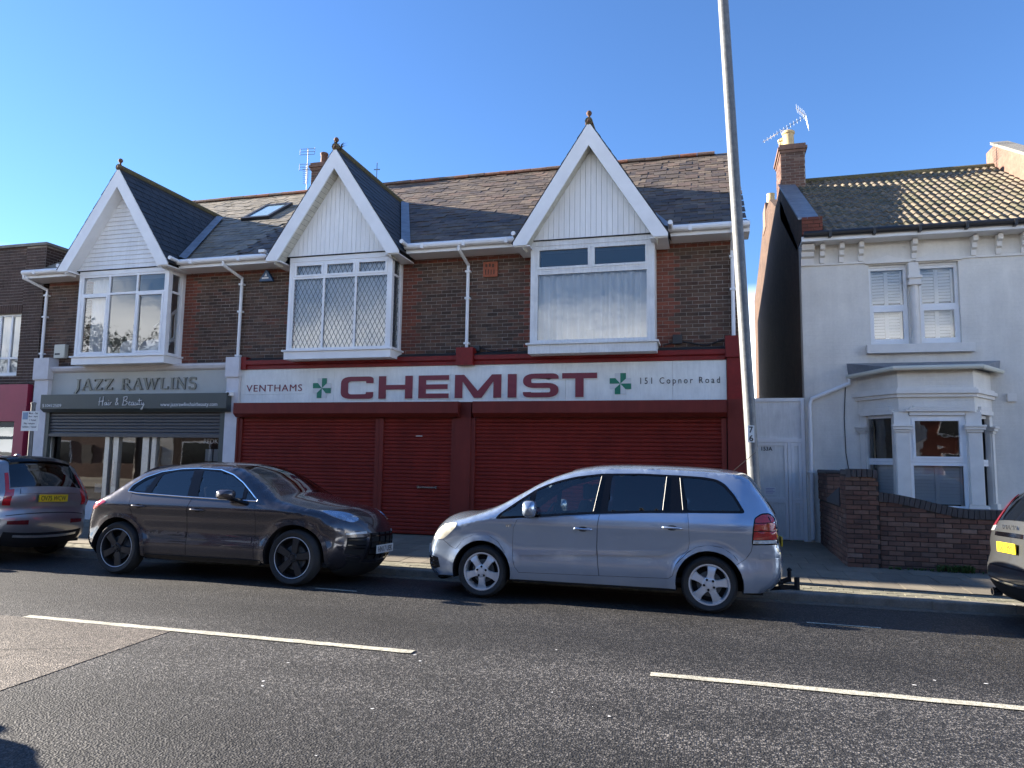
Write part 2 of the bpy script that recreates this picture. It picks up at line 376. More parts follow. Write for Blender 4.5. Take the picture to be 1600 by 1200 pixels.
def polyoff(poly, d):
    """grow (d>0) a closed polygon"""
    n = len(poly); ar = sum(poly[i][0]*poly[(i+1) % n][1]-poly[(i+1) % n][0]*poly[i][1] for i in range(n))
    sg = 1 if ar > 0 else -1; out = []
    for i in range(n):
        p0, p1, p2 = Vector(poly[i-1]), Vector(poly[i]), Vector(poly[(i+1) % n])
        a = (p1-p0).normalized(); b = (p2-p1).normalized()
        na = Vector((a.y, -a.x))*sg; nb = Vector((b.y, -b.x))*sg
        m = na+nb; l = m.length
        m = na if l < 1e-6 else m/l
        k = min(1/max(m.dot(na), .35), 2.2)
        out.append(tuple(p1+m*d*k))
    return out
def text_poly(txt, x0, x1, z0, z1, y, depth=.004, off=0, shear=0, space=1.0, rotz=0, name='lettering', mats='ink', parent=None, fit=True):
    """lettering set on a plane facing -y (before rotz), stretched to the given box"""
    cu = bpy.data.curves.new('t', 'FONT'); cu.body = txt; cu.size = 1; cu.extrude = 0; cu.offset = off; cu.shear = shear; cu.space_character = space
    cu.resolution_u = 3
    to = bpy.data.objects.new('t', cu); C.objects.link(to)
    dg = bpy.context.evaluated_depsgraph_get(); me = bpy.data.meshes.new_from_object(to.evaluated_get(dg))
    bpy.data.objects.remove(to); bpy.data.curves.remove(cu)
    co = np.empty(len(me.vertices)*3); me.vertices.foreach_get('co', co); co = co.reshape(-1, 3)
    lo, hi = co.min(0), co.max(0)
    sx_ = (x1-x0)/(hi[0]-lo[0]); sz_ = (z1-z0)/(hi[1]-lo[1]) if fit else sx_
    mb = MB(); P2 = [((c[0]-lo[0])*sx_, (c[1]-lo[1])*sz_) for c in co]
    n = len(P2); cr, sr = math.cos(rotz), math.sin(rotz)
    if rotz == 0: f = lambda px, pz, d: (x0+px, y+d, z0+pz)
    else: f = lambda px, pz, d: (x0+px*cr-d*sr, y+px*sr+d*cr, z0+pz)
    V = [f(a, b, -depth) for a, b in P2]+[f(a, b, 0) for a, b in P2]
    F = [tuple(p.vertices) for p in me.polygons]
    ec = {}
    for p in F:
        for i in range(len(p)):
            e = (p[i], p[(i+1) % len(p)]); ec[e] = 1
    side = [(b, a, a+n, b+n) for (a, b) in ec if (b, a) not in ec]
    mb.add(V, F+side); bpy.data.meshes.remove(me)
    return mb.build(name, mats, parent) if parent is not None else mb
# ------------------------------------------------------------------ the setting
def road_z(y): return 0.0 if y < 8.0 else -.09*((y-8.0)/2.12)**1.25
KERB = 10.12
def pave_z(y): return .02+(y-10.25)*.025
gnd = MB().add([(-2500, -2500, -.45), (2500, -2500, -.45), (2500, 2500, -.45), (-2500, 2500, -.45)], [(0, 1, 2, 3)])
struct('ground', gnd, 'ground')
ys = [.3]+[.3+i*.7 for i in range(1, 12)]+[8.2+i*.16 for i in range(0, 13)]; ys = sorted(y for y in ys if y < KERB)+[KERB+.02]
mb = MB(); xs = [-120, -40, -20, -10, 0, 10, 20, 40, 120]
V = [(x, y, road_z(y)) for y in ys for x in xs]; n = len(xs)
mb.add(V, [(j*n+i, j*n+i+1, (j+1)*n+i+1, (j+1)*n+i) for j in range(len(ys)-1) for i in range(n-1)])
road = struct('road', mb, 'asphalt', smooth=True)
mb = MB()      # older tan surfacing over the near lane, left of a cross joint
mb.add([(-120, .3, .004), (-5.02, .3, .004), (-4.78, 2.2, .004), (-4.84, 4.1, .004), (-4.96, 5.93, .004), (-120, 5.93, .004)], [(0, 1, 2, 3, 4, 5)])
struct('worn_road_patch', mb, 'asphalt_tan')
for k in range(-3, 5):
    x0 = -6.76+6.3*k
    mb = MB(); rr = random.Random(k+50)
    nn = 40; top = [(x0+4.27*i/nn, 6.015+rr.uniform(-.006, .006), .008) for i in range(nn+1)]; bot = [(p[0]+rr.uniform(-.004, .004), 5.915+rr.uniform(-.006, .006), .008) for p in top]
    mb.strip(bot, top); struct('lane_marking', mb, 'road_white')
for x0, x1 in ((1.0, 1.72), (-4.9, -4.3)):
    y = 8.42; mb = MB(); mb.add([(x0, y, road_z(y)+.004), (x1, y-.02, road_z(y)+.004), (x1, y+.02, road_z(y)+.004), (x0, y+.045, road_z(y+.04)+.004)], [(0, 1, 2, 3)]); struct('bay_marking', mb, 'road_white')
# grit and old line along the gutter
mb = MB(); rr = random.Random(3); N = 500
a = [(-40+80*i/N, 9.86+rr.uniform(-.035, .035), 0) for i in range(N+1)]
mb.strip([(p[0], p[1], road_z(p[1])+.004) for p in a], [(p[0], KERB+.002, road_z(KERB)+.006) for p in a]); struct('gutter', mb, 'gutter_dirt')
# pale flecks trodden into the asphalt
mb = MB()
for i in range(20):
    x, y = rr.uniform(-3.5, 3.4), rr.uniform(3.0, 6.8); r = rr.uniform(.006, .016); k = rr.randint(5, 7)
    mb.add([(x+r*math.cos(6.283*j/k)*rr.uniform(.6, 1.5), y+r*math.sin(6.283*j/k)*rr.uniform(.5, 1.1), .004) for j in range(k)], [tuple(range(k))])
o = mb.build('road_flecks', 'white_old'); tag(o, 'small pale flecks scattered on the dark asphalt', None, kind='stuff')
# cracks in the old surfacing
def crack(pts, wd, z, seed):
    r = random.Random(seed); P = []
    for (x0, y0), (x1, y1) in zip(pts[:-1], pts[1:]):
        n = max(2, int(math.hypot(x1-x0, y1-y0)/.05)); P += [(x0+(x1-x0)*i/n+r.uniform(-.012, .012), y0+(y1-y0)*i/n+r.uniform(-.012, .012)) for i in range(n)]
    d = Vector((pts[-1][0]-pts[0][0], pts[-1][1]-pts[0][1])).normalized(); q = Vector((-d.y, d.x)); mb = MB()
    w_ = [wd*r.uniform(.3, 1) for _ in P]
    mb.strip([(p[0]-q.x*k, p[1]-q.y*k, z) for p, k in zip(P, w_)], [(p[0]+q.x*k, p[1]+q.y*k, z) for p, k in zip(P, w_)]); struct('road_crack', mb, 'gap')
crack([(-5.2, 5.2), (-5.9, 4.9), (-6.5, 4.2), (-7.2, 4.3)], .006, .008, 2); crack([(-5.6, 5.05), (-5.7, 4.2), (-5.4, 3.4)], .005, .0081, 3)
crack([(-12, 7.02), (-6, 7.05), (-1, 7.0), (4, 7.06), (9, 7.0)], .004, .004, 5)
# pavement bed, kerb, pavers, slabs
mb = MB(); mb.prism([(KERB+.02, -.4), (15.7, -.4), (15.7, pave_z(15.7)-.006), (10.25, pave_z(10.25)-.006), (KERB+.02, pave_z(10.25)-.006)], 'x', -60, 60)
pave = struct('pavement', mb, 'slab_s')
ROOT[pave.name] = Vector((0, 0, 0))
ks = MB(); ks.prism([(KERB, -.3), (KERB+.135, -.3), (KERB+.135, .022), (KERB+.025, .022), (KERB+.006, .012), (KERB, -.005)], 'x', -.447, .447)
lay(pave, 'kerbstone', [((-26+.9*i+.31, random.uniform(-.004, .004), random.uniform(-.003, .003)), None, None, 'k') for i in range(48)], {'k': (ks, 'kerbstone')}, (1, 10, 0))
pv = MB().box(-.097, .097, -.047, .047, -.05, .004)
cells = []
for r in range(4):
    for i in range(-66, 38):
        y = 10.307+r*.1035; x = i*.2015+(r % 2)*.1
        cells.append(((x, y, pave_z(y)+random.uniform(-.003, .002)), None, (R(1.4)+random.uniform(-.01, .01), 0, random.uniform(-.01, .01)), 'p'))
lay(pave, 'paver', cells, {'p': (pv, 'paver')}, (2.4, 10.4, 0))
sb = MB().box(-.188, .188, -.312, .312, -.05, .004); cells = []
for r in range(5):
    for i in range(-42, 19):
        y = 11.035+r*.632; x = .03+i*.3835+(r % 2)*.19
        cells.append(((x, y, pave_z(y)+random.uniform(-.002, .003)), None, (R(1.43)+random.uniform(-.004, .004), random.uniform(-.004, .004), 0), 's'))
lay(pave, 'paving_slab', cells, {'s': (sb, 'slab')}, (2.4, 11, 0))
mb = MB(); mb.prism([(-9, -.4), (.3, -.4), (.3, .09), (-9, .15)], 'x', -120, 120); struct('near_pavement', mb, 'slab_s')

# weeds along the foot of the garden wall
def weeds(x0, x1, y, z, n, h, m, name, label, cat, seed=1, spread=.1):
    r = random.Random(seed); mb = MB()
    for i in range(n):
        bx = r.uniform(x0, x1); by = y+r.uniform(-spread, 0)
        for k in range(5):
            a = r.uniform(0, 6.28); l = h*r.uniform(.4, 1); lean = r.uniform(.2, .9)*l; wd = r.uniform(.006, .014)
            dx, dy = math.cos(a), math.sin(a)
            p0 = Vector((bx, by, z)); p1 = p0+Vector((dx*lean*.4, dy*lean*.4, l*.7)); p2 = p0+Vector((dx*lean, dy*lean, l*.8))
            s = Vector((-dy, dx, 0))*wd
            mb.add([p0-s*.5, p0+s*.5, p1+s, p1-s, p2], [(0, 1, 2, 3), (3, 2, 4)])
    o = mb.build(name, m, base=((x0+x1)/2, y, z)); return tag(o, label, cat)
# ------------------------------------------------------------------ the two shops
F = 13.93
EAVE_Y, EAVE_Z, RID_Y, RID_Z = 13.50, 6.07, 18.5, 9.60
PITCH = math.atan2(RID_Z-EAVE_Z, RID_Y-EAVE_Y); MSL = math.tan(PITCH)
def roof_z(y): return EAVE_Z+(y-EAVE_Y)*MSL
salon = thing('salon_shop', 'brown brick hair salon with horizontal boarded white gable and half raised shutter', 'shop', (-13.15, F, .11))
chem = thing('chemist_shop', 'brown brick chemist shop with two white gables and closed dark red shutters', 'shop', (-4.9, F, .11))
BAYS = {'s': (-14.40, -11.85), 'a': (-8.72, -6.29), 'b': (-3.32, -.92)}
# (centre x, apex z, half width, foot z)
DORM = {'s': (-13.20, 8.33, 1.56, 5.98), 'a': (-7.57, 8.24, 1.56, 5.90), 'b': (-2.13, 8.19, 1.49, 5.88)}
def walls(root, x0, x1, bays, zones, focus):
    mb = MB(); z0, z1 = 3.62, 6.06
    xs = [x0]+[v for b in bays for v in (b[0]+.03, b[1]-.03)]+[x1]
    for i in range(0, len(xs), 2): mb.box(xs[i], xs[i+1], F, F+.28, z0, z1)
    mb.box(x0, x0+.25, F+.28, 23.4, .1, 6.0); mb.box(x1-.25, x1, F+.28, 23.4, .1, 6.0); mb.box(x0, x1, 23.4, 23.65, .1, 6.0)
    wall = mb.build('wall', 'mortar', root); cells = []
    for a, b, edges in zones:
        def key(x, z, a=a, b=b, edges=edges):
            row = int((z-z0)/.075)
            for e in edges:
                q = .24 if (row//3) % 2 else .36
                if abs(x-e) < q: return 'red'
            if z > 5.80: return 'red'
            return 'brown'
        cells += brick_cells(a, b, z0+.02, z1-.03, F, key, ph=int(a*7) % 2)
    lay(wall, 'brick', cells, {'brown': (brick_shape(), 'brick_brown'), 'red': (brick_shape(), 'brick_red')}, focus)
    return wall
walls(salon, -15.92, -10.40, [BAYS['s']], [(-15.92, -14.40, []), (-11.85, -10.40, [-11.85])], (-11, 13.9, 5))
walls(chem, -10.40, .62, [BAYS['a'], BAYS['b']], [(-10.40, -8.72, [-8.72]), (-6.29, -3.32, [-6.29, -3.32]), (-.92, .61, [-.92])], (-2, 13.9, 5))

slate_shape = MB().box(-.146, .146, -.02, .32, -.006, .009)
def roof(root, x0, x1, dorms, key, focus, hole=None):
    mb = MB(); d = .03
    mb.prism([(EAVE_Y-.02, EAVE_Z-.10), (EAVE_Y-.02, EAVE_Z-d), (RID_Y, RID_Z-d), (2*RID_Y-EAVE_Y, EAVE_Z-d), (2*RID_Y-EAVE_Y, EAVE_Z-.1)], 'x', x0, x1)
    rf = mb.build('roof', 'felt', root); cells = []; ex = .21
    ln = (RID_Y-EAVE_Y)/math.cos(PITCH); rows = int(ln/ex); rr = random.Random(int(x0))
    for r in range(rows+1):
        s = r*ex; y = EAVE_Y+s*math.cos(PITCH); z = EAVE_Z+s*math.sin(PITCH)
        n = int((x1-x0)/.302)+1
        for i in range(n+1):
            x = x0+.151+i*.302-(r % 2)*.151
            if x < x0+.02 or x > x1-.02: continue
            if any(abs(x-c)+.05 < h*(za-z)/(za-zf) for c, za, h, zf in dorms): continue
            if hole and hole[0] < x < hole[1] and hole[2] < y+.1 < hole[3]: continue
            cells.append(((x+rr.uniform(-.005, .005), y+rr.uniform(-.012, .012), z+rr.uniform(-.003, .006)), (1, 1 if s+.33 < ln else max(.3, (ln-s)/.33), 1), (PITCH-.034+rr.uniform(-.012, .012), rr.uniform(-.016, .016), rr.uniform(-.022, .022)), 's'))
    lay(rf, 'slate', cells, {'s': (slate_shape, key)}, focus)
    # ridge tiles
    rt = MB(); prof = [(.13*math.cos(a), .10*math.sin(a)-.02) for a in [math.pi*i/6 for i in range(7)]]
    rt.prism(prof+[(-.10, -.04), (.10, -.04)], 'x', -.218, .218)
    me = mesh_of(rt, 'ridge_tile', 'ridge')
    for i in range(int((x1-x0)/.445)):
        place(me, 'ridge_tile', rf, (x0+.22+i*.445, RID_Y, RID_Z+rr.uniform(-.006, .006)), None, (0, rr.uniform(-.015, .015), 0))
    return rf
rf_s = roof(salon, -15.95, -10.40, [DORM['s']], 'slate_salon', (-11, 16, 8), hole=(-12.1, -11.28, 16.25, 17.25))
rf_c = roof(chem, -10.40, .66, [DORM['a'], DORM['b']], 'slate', (-3, 15.5, 7.5))
# skylight in the salon roof
def on_roof(x, y, off): return (x, y-off*math.sin(PITCH), roof_z(y)+off*math.cos(PITCH))
mb = MB()
for a, b, c, d in ((-12.12, -12.02, 16.2, 17.3), (-11.36, -11.26, 16.2, 17.3), (-12.02, -11.36, 16.2, 16.3), (-12.02, -11.36, 17.2, 17.3)):
    P = [on_roof(x, y, o) for o in (-.02, .09) for x, y in ((a, c), (b, c), (b, d), (a, d))]
    mb.add(P, [(0, 3, 2, 1), (4, 5, 6, 7), (0, 1, 5, 4), (1, 2, 6, 5), (2, 3, 7, 6), (3, 0, 4, 7)])
sk = mb.build('skylight', 'black_plastic', salon)
mb = MB().add([on_roof(*p, .07) for p in ((-12.02, 16.3), (-11.36, 16.3), (-11.36, 17.2), (-12.02, 17.2))], [(0, 1, 2, 3)])
mb.build('pane', mat('skylight_glass', (.25, .36, .42), .08, spec=.9), sk)

def dormer(root, key, boards):
    cx, za, hw, zf = DORM[key]; FY, BY = 13.10, 13.38      # verge plane, gable face
    s = (za-zf)/hw                                        # slope of the dormer roof
    yb = EAVE_Y+(za-EAVE_Z)/MSL; yf = EAVE_Y+.02
    ln = math.hypot(hw, za-zf); ux, uz = hw/ln, -(za-zf)/ln   # down-slope unit (right side)
    nx, nz_ = (za-zf)/ln, hw/ln
    mb = MB()
    for sg in (-1, 1):
        O = Vector((cx, 0, za))
        def P(u, y, o, sg=sg): return (cx+sg*(ux*u+nx*o), y, za+uz*u+nz_*o)
        V = [P(0, FY, -.01), P(0, yb+.25, -.01), P(ln, yf+.25, -.01), P(ln, FY, -.01), P(0, FY, -.07), P(0, yb+.25, -.07), P(ln, yf+.25, -.07), P(ln, FY, -.07)]
        Fc = [(0, 1, 2, 3), (7, 6, 5, 4), (0, 3, 7, 4), (3, 2, 6, 7), (1, 0, 4, 5)]
        mb.add(V, Fc if sg < 0 else [f[::-1] for f in Fc], 0)
    dm = mb.build('gable_dormer', ['felt'], root)
    mb = MB(); rr = random.Random(int(cx*10))
    for sg in (-1, 1):
        def P(u, y, o, sg=sg): return (cx+sg*(ux*u+nx*o), y, za+uz*u+nz_*o)
        rows = int(ln/.19)+1
        for r in range(rows):
            u1 = min(ln+.03, (r+1)*.19+.02); u0 = max(0, u1-.30); y = FY-.03-(r % 2)*.125
            while True:
                a, b = max(FY-.03, y+.004), y+.246; y += .25
                zc = za+uz*(u0+u1)/2
                if EAVE_Y+(zc-EAVE_Z)/MSL < a-.1 or a > yb+.2: break
                j = rr.uniform(-.002, .004)
                V = [P(u0, a, .0), P(u0, b, .0), P(u1, b, .012+j), P(u1, a, .012+j), P(u0, a, -.008), P(u0, b, -.008), P(u1, b, .004+j), P(u1, a, .004+j)]
                Fc = [(0, 1, 2, 3), (7, 6, 5, 4), (0, 3, 7, 4), (3, 2, 6, 7), (2, 1, 5, 6)]
                mb.add(V, Fc if sg < 0 else [f[::-1] for f in Fc])
    mb.build('slates', 'slate_dormer', dm, kind='stuff')
    # mossy ridge, finial, lead valleys
    mb = MB(); mb.tube([(cx, FY-.04, za+.0), (cx, yb+.1, za+.0)], .075, 8); mb.build('ridge_capping', 'copper_moss', dm)
    mb = MB(); mb.lathe([(.08, -.04), (.06, .05), (.024, .08), (.022, .12), (.048, .145), (.056, .18), (.036, .215), (.0, .23)], (cx, FY+.02, za+.0), n=10)
    mb.build('finial', 'terracotta', dm, smooth=True)
    for sg in (-1, 1):
        mb = MB(); n = 8; p0 = []; p1 = []
        for i in range(n+1):
            t = i/n; z = zf+.15+(za-.1-zf-.15)*t; y = EAVE_Y+(z-EAVE_Z)/MSL; x = cx+sg*hw*(za-z)/(za-zf)
            p0.append((x+sg*.20, y-.10*math.sin(PITCH), z+.03)); p1.append((x-sg*.02, y-.05, z+.10))
        mb.strip(p0, p1); mb.build('lead_valley', 'lead', dm)
    # bargeboards with their soffits
    bw = .25
    for sg in (-1, 1):
        def Q(u, o, sg=sg): return (cx+sg*(ux*u+nx*o), za+uz*u+nz_*o)
        top = Q(0, -.015); foot = Q(ln, -.015)
        wv = bw/nz_                                          # the board's height measured plumb
        poly = [(cx, za-.02), foot, (foot[0], foot[1]-.06), (foot[0]-sg*.16, foot[1]-.06), (cx, za-.02-wv)]
        poly[3] = (cx+sg*(hw-bw/nx+ .02), foot[1]-.06)
        MB().prism(poly, 'y', FY-.03, FY+.005).build('bargeboard', 'white', dm)
        n = int(ln/.13) if boards == 'v' else 1
        for i in range(n):                                   # soffit boards between verge and gable face
            u0_ = .245*nx/ux+.005; a, b = u0_+(ln-u0_)*i/n+.003, u0_+(ln-u0_)*(i+1)/n-.003
            q = [Q(a, -.245), Q(b, -.245), Q(b, -.23), Q(a, -.23)]
            pass
            MB().prism(q, 'y', FY+.005, BY+.02).build('soffit_board', 'soffit' if boards == 'v' else 'white', dm)
        MB().box(*sorted((cx+sg*(hw-.34), cx+sg*(hw-.02))), FY+.006, BY+.5, zf-.085, zf-.06).build('box_end', 'white', dm)
    # boarded gable triangle
    pd = .24/nz_; zb = max(zf-.02, 5.985); h2 = lambda z: hw*(za-pd-z)/(za-zf)       # half width under the soffit
    MB().prism([(cx-h2(zb), zb), (cx+h2(zb), zb), (cx, za-pd)], 'y', BY+.014, BY+.03).build('backing', 'board_gap', dm)
    MB().box(cx-h2(zb), cx+h2(zb), BY-.03, BY+.012, zb-.020, zb-.004).build('drip_strip', 'felt', dm)  # dark strip whose black stands in for the shaded gap under the boards
    if boards == 'h':
        z = zb; st = .105
        while z < za-pd-.06:
            t = min(z+st-.004, za-pd-.005)
            MB().add([(cx-h2(z), BY-.012, z), (cx+h2(z), BY-.012, z), (cx+h2(t), BY+.006, t), (cx-h2(t), BY+.006, t), (cx-h2(z), BY+.013, z), (cx+h2(z), BY+.013, z)],
                     [(0, 1, 2, 3), (0, 4, 5, 1)]).build('board', 'white_board', dm); z += st
    else:
        st = .105; n = int(h2(zb)/st)
        for i in range(-n-1, n+1):
            a, b = cx+i*st+.003, cx+(i+1)*st-.003
            f = lambda x: za-pd-abs(x-cx)*(za-zf)/hw
            pts = [(a, zb), (b, zb), (b, f(b)), (a, f(a))]
            if max(f(a), f(b)) < zb+.02: continue
            pts = [(x, max(z, zb)) for x, z in pts]
            if f(a) < zb: pts = [(cx-h2(zb), zb), (b, zb), (b, f(b))]
            if f(b) < zb: pts = [(a, zb), (cx+h2(zb), zb), (a, f(a))]
            MB().prism(pts, 'y', BY-.006+random.uniform(-.002, .002), BY+.013).build('board', 'white_board', dm)
    return dm
dormer(salon, 's', 'h'); dormer(chem, 'a', 'v'); dm_b = dormer(chem, 'b', 'v')

# gutters, fascias, downpipes
def gutter(root, segs):
    for a, b in segs:
        mb = MB(); mb.box(a, b, EAVE_Y-.06, EAVE_Y+.02, EAVE_Z-.16, EAVE_Z-.03); mb.box(a, b, EAVE_Y+.02, F+.02, EAVE_Z-.16, EAVE_Z-.13)
        fs = mb.build('fascia', 'white', root)
        mb = MB(); mb.tube([(a, EAVE_Y-.125, EAVE_Z-.03), (b, EAVE_Y-.125, EAVE_Z-.03)], .062, 10)
        for x in np.arange(a+.4, b, .9): mb.box(x-.03, x+.03, EAVE_Y-.192, EAVE_Y-.06, EAVE_Z-.10, EAVE_Z+.01)
        mb.build('gutter', 'white', root, smooth=False)
gutter(salon, [(-16.15, -14.72), (-11.66, -10.40)]); gutter(chem, [(-10.40, -9.10), (-6.02, -3.60), (-.66, .80)])
def dormer_gutter(root, x):   # the short gutter returning along a dormer's eaves
    mb = MB(); mb.tube([(x+.03, 13.08, EAVE_Z+.0), (x+.03, EAVE_Y-.12, EAVE_Z-.02)], .045, 10); mb.build('gutter', 'white', root)
for r_, x in ((salon, -11.64), (chem, -6.0), (chem, -.64), (chem, -3.64), (salon, -14.8)): dormer_gutter(r_, x)
def downpipe(root, x, zb, sh=0):
    mb = MB(); y = F-.075
    mb.tube([(x-sh, EAVE_Y-.125, EAVE_Z-.06), (x-sh, EAVE_Y-.125, EAVE_Z-.16), (x, y, EAVE_Z-.36), (x, y, EAVE_Z-.5), (x, y, zb)], .036, 10)
    for z in (EAVE_Z-.5, (EAVE_Z+zb)/2, zb+.12): mb.box(x-.055, x+.055, y-.045, F, z-.02, z+.02)
    mb.build('downpipe', 'white', root)
downpipe(salon, -15.90, 3.98, .22); downpipe(salon, -10.26, 3.80, .16); downpipe(chem, -4.785, 3.93, .05); downpipe(chem, .50, 3.80, 0)

# bay windows
def frame_grid(part, x0, x1, z0, z1, y, cols, rows, t=.05, d=.07, casements=(), mats='white', gl='glass', plane='y', flip=1):
    """bars round a grid of panes in a plane facing -y (plane='y') or +-x; cols/rows are fractional boundaries"""
    def bx(mb, a, b, c, e, p0, p1):
        if plane == 'y': mb.box(a, b, p0, p1, c, e)
        else: mb.box(*sorted((p0, p1)), a, b, c, e)
    mb = MB(); X = [x0+(x1-x0)*c for c in cols]; Z = [z0+(z1-z0)*r for r in rows]
    q = lambda k: y+k*flip
    for i, x in enumerate(X):
        a, b = (x, x+t) if i == 0 else (x-t, x) if i == len(X)-1 else (x-t/2, x+t/2)
        bx(mb, a, b, z0, z1, q(0), q(d))
    for j, z in enumerate(Z):
        a, b = (z, z+t) if j == 0 else (z-t, z) if j == len(Z)-1 else (z-t/2, z+t/2)
        for i in range(len(X)-1):
            xa = X[i]+(t if i == 0 else t/2); xb = X[i+1]-(t if i == len(X)-2 else t/2)
            bx(mb, xa, xb, a, b, q(.002), q(d-.002))
    rects = []
    for j in range(len(Z)-1):
        for i in range(len(X)-1):
            xa = X[i]+(t if i == 0 else t/2); xb = X[i+1]-(t if i == len(X)-2 else t/2)
            za = Z[j]+(t if j == 0 else t/2); zb = Z[j+1]-(t if j == len(Z)-2 else t/2)
            if (i, j) in casements:
                s = .045
                bx(mb, xa, xa+s, za, zb, q(-.012), q(.045)); bx(mb, xb-s, xb, za, zb, q(-.012), q(.045))
                bx(mb, xa+s, xb-s, za, za+s, q(-.011), q(.044)); bx(mb, xa+s, xb-s, zb-s, zb, q(-.011), q(.044))
                xa += s; xb -= s; za += s; zb -= s
            rects.append((xa, xb, za, zb))
    mb.build('frame', mats, part)
    for xa, xb, za, zb in rects:
        g = MB(); yy = q(.03)
        if plane == 'y': g.add([(xa-.01, yy, za-.01), (xb+.01, yy, za-.01), (xb+.01, yy, zb+.01), (xa-.01, yy, zb+.01)], [(0, 1, 2, 3)])
        else: g.add([(yy, xa-.01, za-.01), (yy, xb+.01, za-.01), (yy, xb+.01, zb+.01), (yy, xa-.01, zb+.01)], [(0, 1, 2, 3)])
        g.build('pane', gl, part)
    return rects
def lattice(part, rects, y, plane='y', a=.105, b=.20):
    mb = MB()
    for x0, x1, z0, z1 in rects:
        for sg in (1, -1):
            m = sg*b/a; k0 = min(z0-m*x0, z0-m*x1); k1 = max(z1-m*x0, z1-m*x1); k = math.ceil(k0/b)*b
            while k < k1:
                pts = []
                for x in (x0, x1):
                    z = m*x+k
                    if z0 <= z <= z1: pts.append((x, z))
                for z in (z0, z1):
                    x = (z-k)/m
                    if x0 < x < x1: pts.append((x, z))
                if len(pts) >= 2:
                    (xa, za), (xb, zb) = pts[0], pts[1]; yy = y-(.001 if sg > 0 else .003)
                    if plane == 'y': mb.tube([(xa, yy, za), (xb, yy, zb)], .0048, 4)
                    else: mb.tube([(y+(.001 if sg > 0 else .003), xa, za), (y+(.001 if sg > 0 else .003), xb, zb)], .0048, 4)
                k += b
    mb.build('lead_lattice', 'lead_came', part)
def room(root, x0, x1, y0, y1, z0, z1, m='room'):
    mb = MB(); V = [(x0, y0, z0), (x1, y0, z0), (x1, y1, z0), (x0, y1, z0), (x0, y0, z1), (x1, y0, z1), (x1, y1, z1), (x0, y1, z1)]
    mb.add(V, [(0, 1, 2, 3), (7, 6, 5, 4), (1, 5, 6, 2), (2, 6, 7, 3), (3, 7, 4, 0)]); return mb.build('room', m, root)
def curtain(root, x0, x1, y, z0, z1, amp=.03, seed=1, m='curtain', name='net_curtain'):
    r = random.Random(seed); n = int((x1-x0)/.018); ph = 0; top = []; bot = []
    for i in range(n+1):
        ph += r.uniform(.2, .95); x = x0+(x1-x0)*i/n; d = amp*(math.sin(ph)+.4*math.sin(ph*.37+1))
        top.append((x, y+d*.8, z1)); bot.append((x+r.uniform(-.004, .004), y+d*1.15, z0))
    mb = MB(); mb.strip(bot, top); return mb.build(name, m, root, smooth=True)
YF = 13.38; ZS, ZH = 3.93, 5.86
def bay(root, key, cols, rows, casem, old=False, latt=False, t=.05):
    x0, x1 = BAYS[key]; wm = 'white_old' if old else 'white'
    mb = MB(); mb.box(x0-.0, x1+.0, YF-.0, F+.03, ZH+.002, ZH+.10)
    pw = .075
    mb.box(x0, x0+pw, YF, YF+.09, ZS, ZH); mb.box(x1-pw, x1, YF, YF+.09, ZS, ZH)
    for xa, xb in ((x0, x0+.09), (x1-.09, x1)): mb.box(xa, xb, F-.10, F+.03, ZS, ZH)
    bw_ = mb.build('bay_window', wm, root)
    mb = MB(); mb.box(x0-.07, x1+.07, YF-.07, F-.002, ZS-.035, ZS); mb.build('sill', wm, bw_)
    mb = MB(); mb.box(x0-.03, x1+.03, YF-.03, F-.002, ZS-.20, ZS-.037); mb.build('apron', wm, bw_)
    rects = frame_grid(bw_, x0+pw, x1-pw, ZS, ZH, YF+.012, cols, rows, t, casements=casem, mats=wm)
    sr = []
    for sx_, fl in ((x1, -1), (x0, 1)):
        sr.append((sx_-.03*1 if fl < 0 else sx_, frame_grid(bw_, YF+.09, F-.10, ZS, ZH, sx_-.012 if fl < 0 else sx_+.012, (0, 1), rows, t, mats=wm, plane='x', flip=fl)))
    if latt:
        lattice(bw_, rects, YF+.036); lattice(bw_, sr[0][1], x1-.034, 'x')
    room(root, x0-.2, x1+.2, F+.03, F+3.0, ZS-.2, ZH+.0)
    MB().box(x0+.02, x1-.02, YF+.05, F+.03, ZS-.03, ZS-.004).build('window_board', wm, bw_)
    return bw_
b1 = bay(salon, 's', (0, .335, .665, 1), (0, .76, 1), {(0, 0), (2, 0)})
b2 = bay(chem, 'a', (0, .335, .665, 1), (0, .815, 1), {(0, 1), (1, 1), (2, 1)}, latt=True, t=.045)
# third bay has its two fanlights over one large pane
x0, x1 = BAYS['b']; mb = MB(); mb.box(x0, x1, YF, F+.03, ZH+.002, ZH+.10); pw = .085
mb.box(x0, x0+pw, YF, YF+.09, ZS, ZH); mb.box(x1-pw, x1, YF, YF+.09, ZS, ZH)
mb.box(x0, x0+.03, YF+.09, F+.03, ZS, ZH); mb.box(x1-.03, x1, YF+.09, F+.03, ZS, ZH)
b3 = mb.build('bay_window', 'white_old', chem)
MB().box(x0-.07, x1+.07, YF-.07, F-.002, ZS-.035, ZS).build('sill', 'white_old', b3)
MB().box(x0-.03, x1+.03, YF-.03, F-.002, ZS-.21, ZS-.037).build('apron', 'white_old', b3)
zt = ZS+1.42
frame_grid(b3, x0+pw, x1-pw, ZS, zt, YF+.012, (0, 1), (0, 1), .06, mats='white_old')
frame_grid(b3, x0+pw, x1-pw, zt+.002, ZH, YF+.010, (0, .5, 1), (0, 1), .04, casements={(0, 0), (1, 0)}, mats='white_old')
room(chem, x0-.2, x1+.2, F+.03, F+3.0, ZS-.2, ZH)
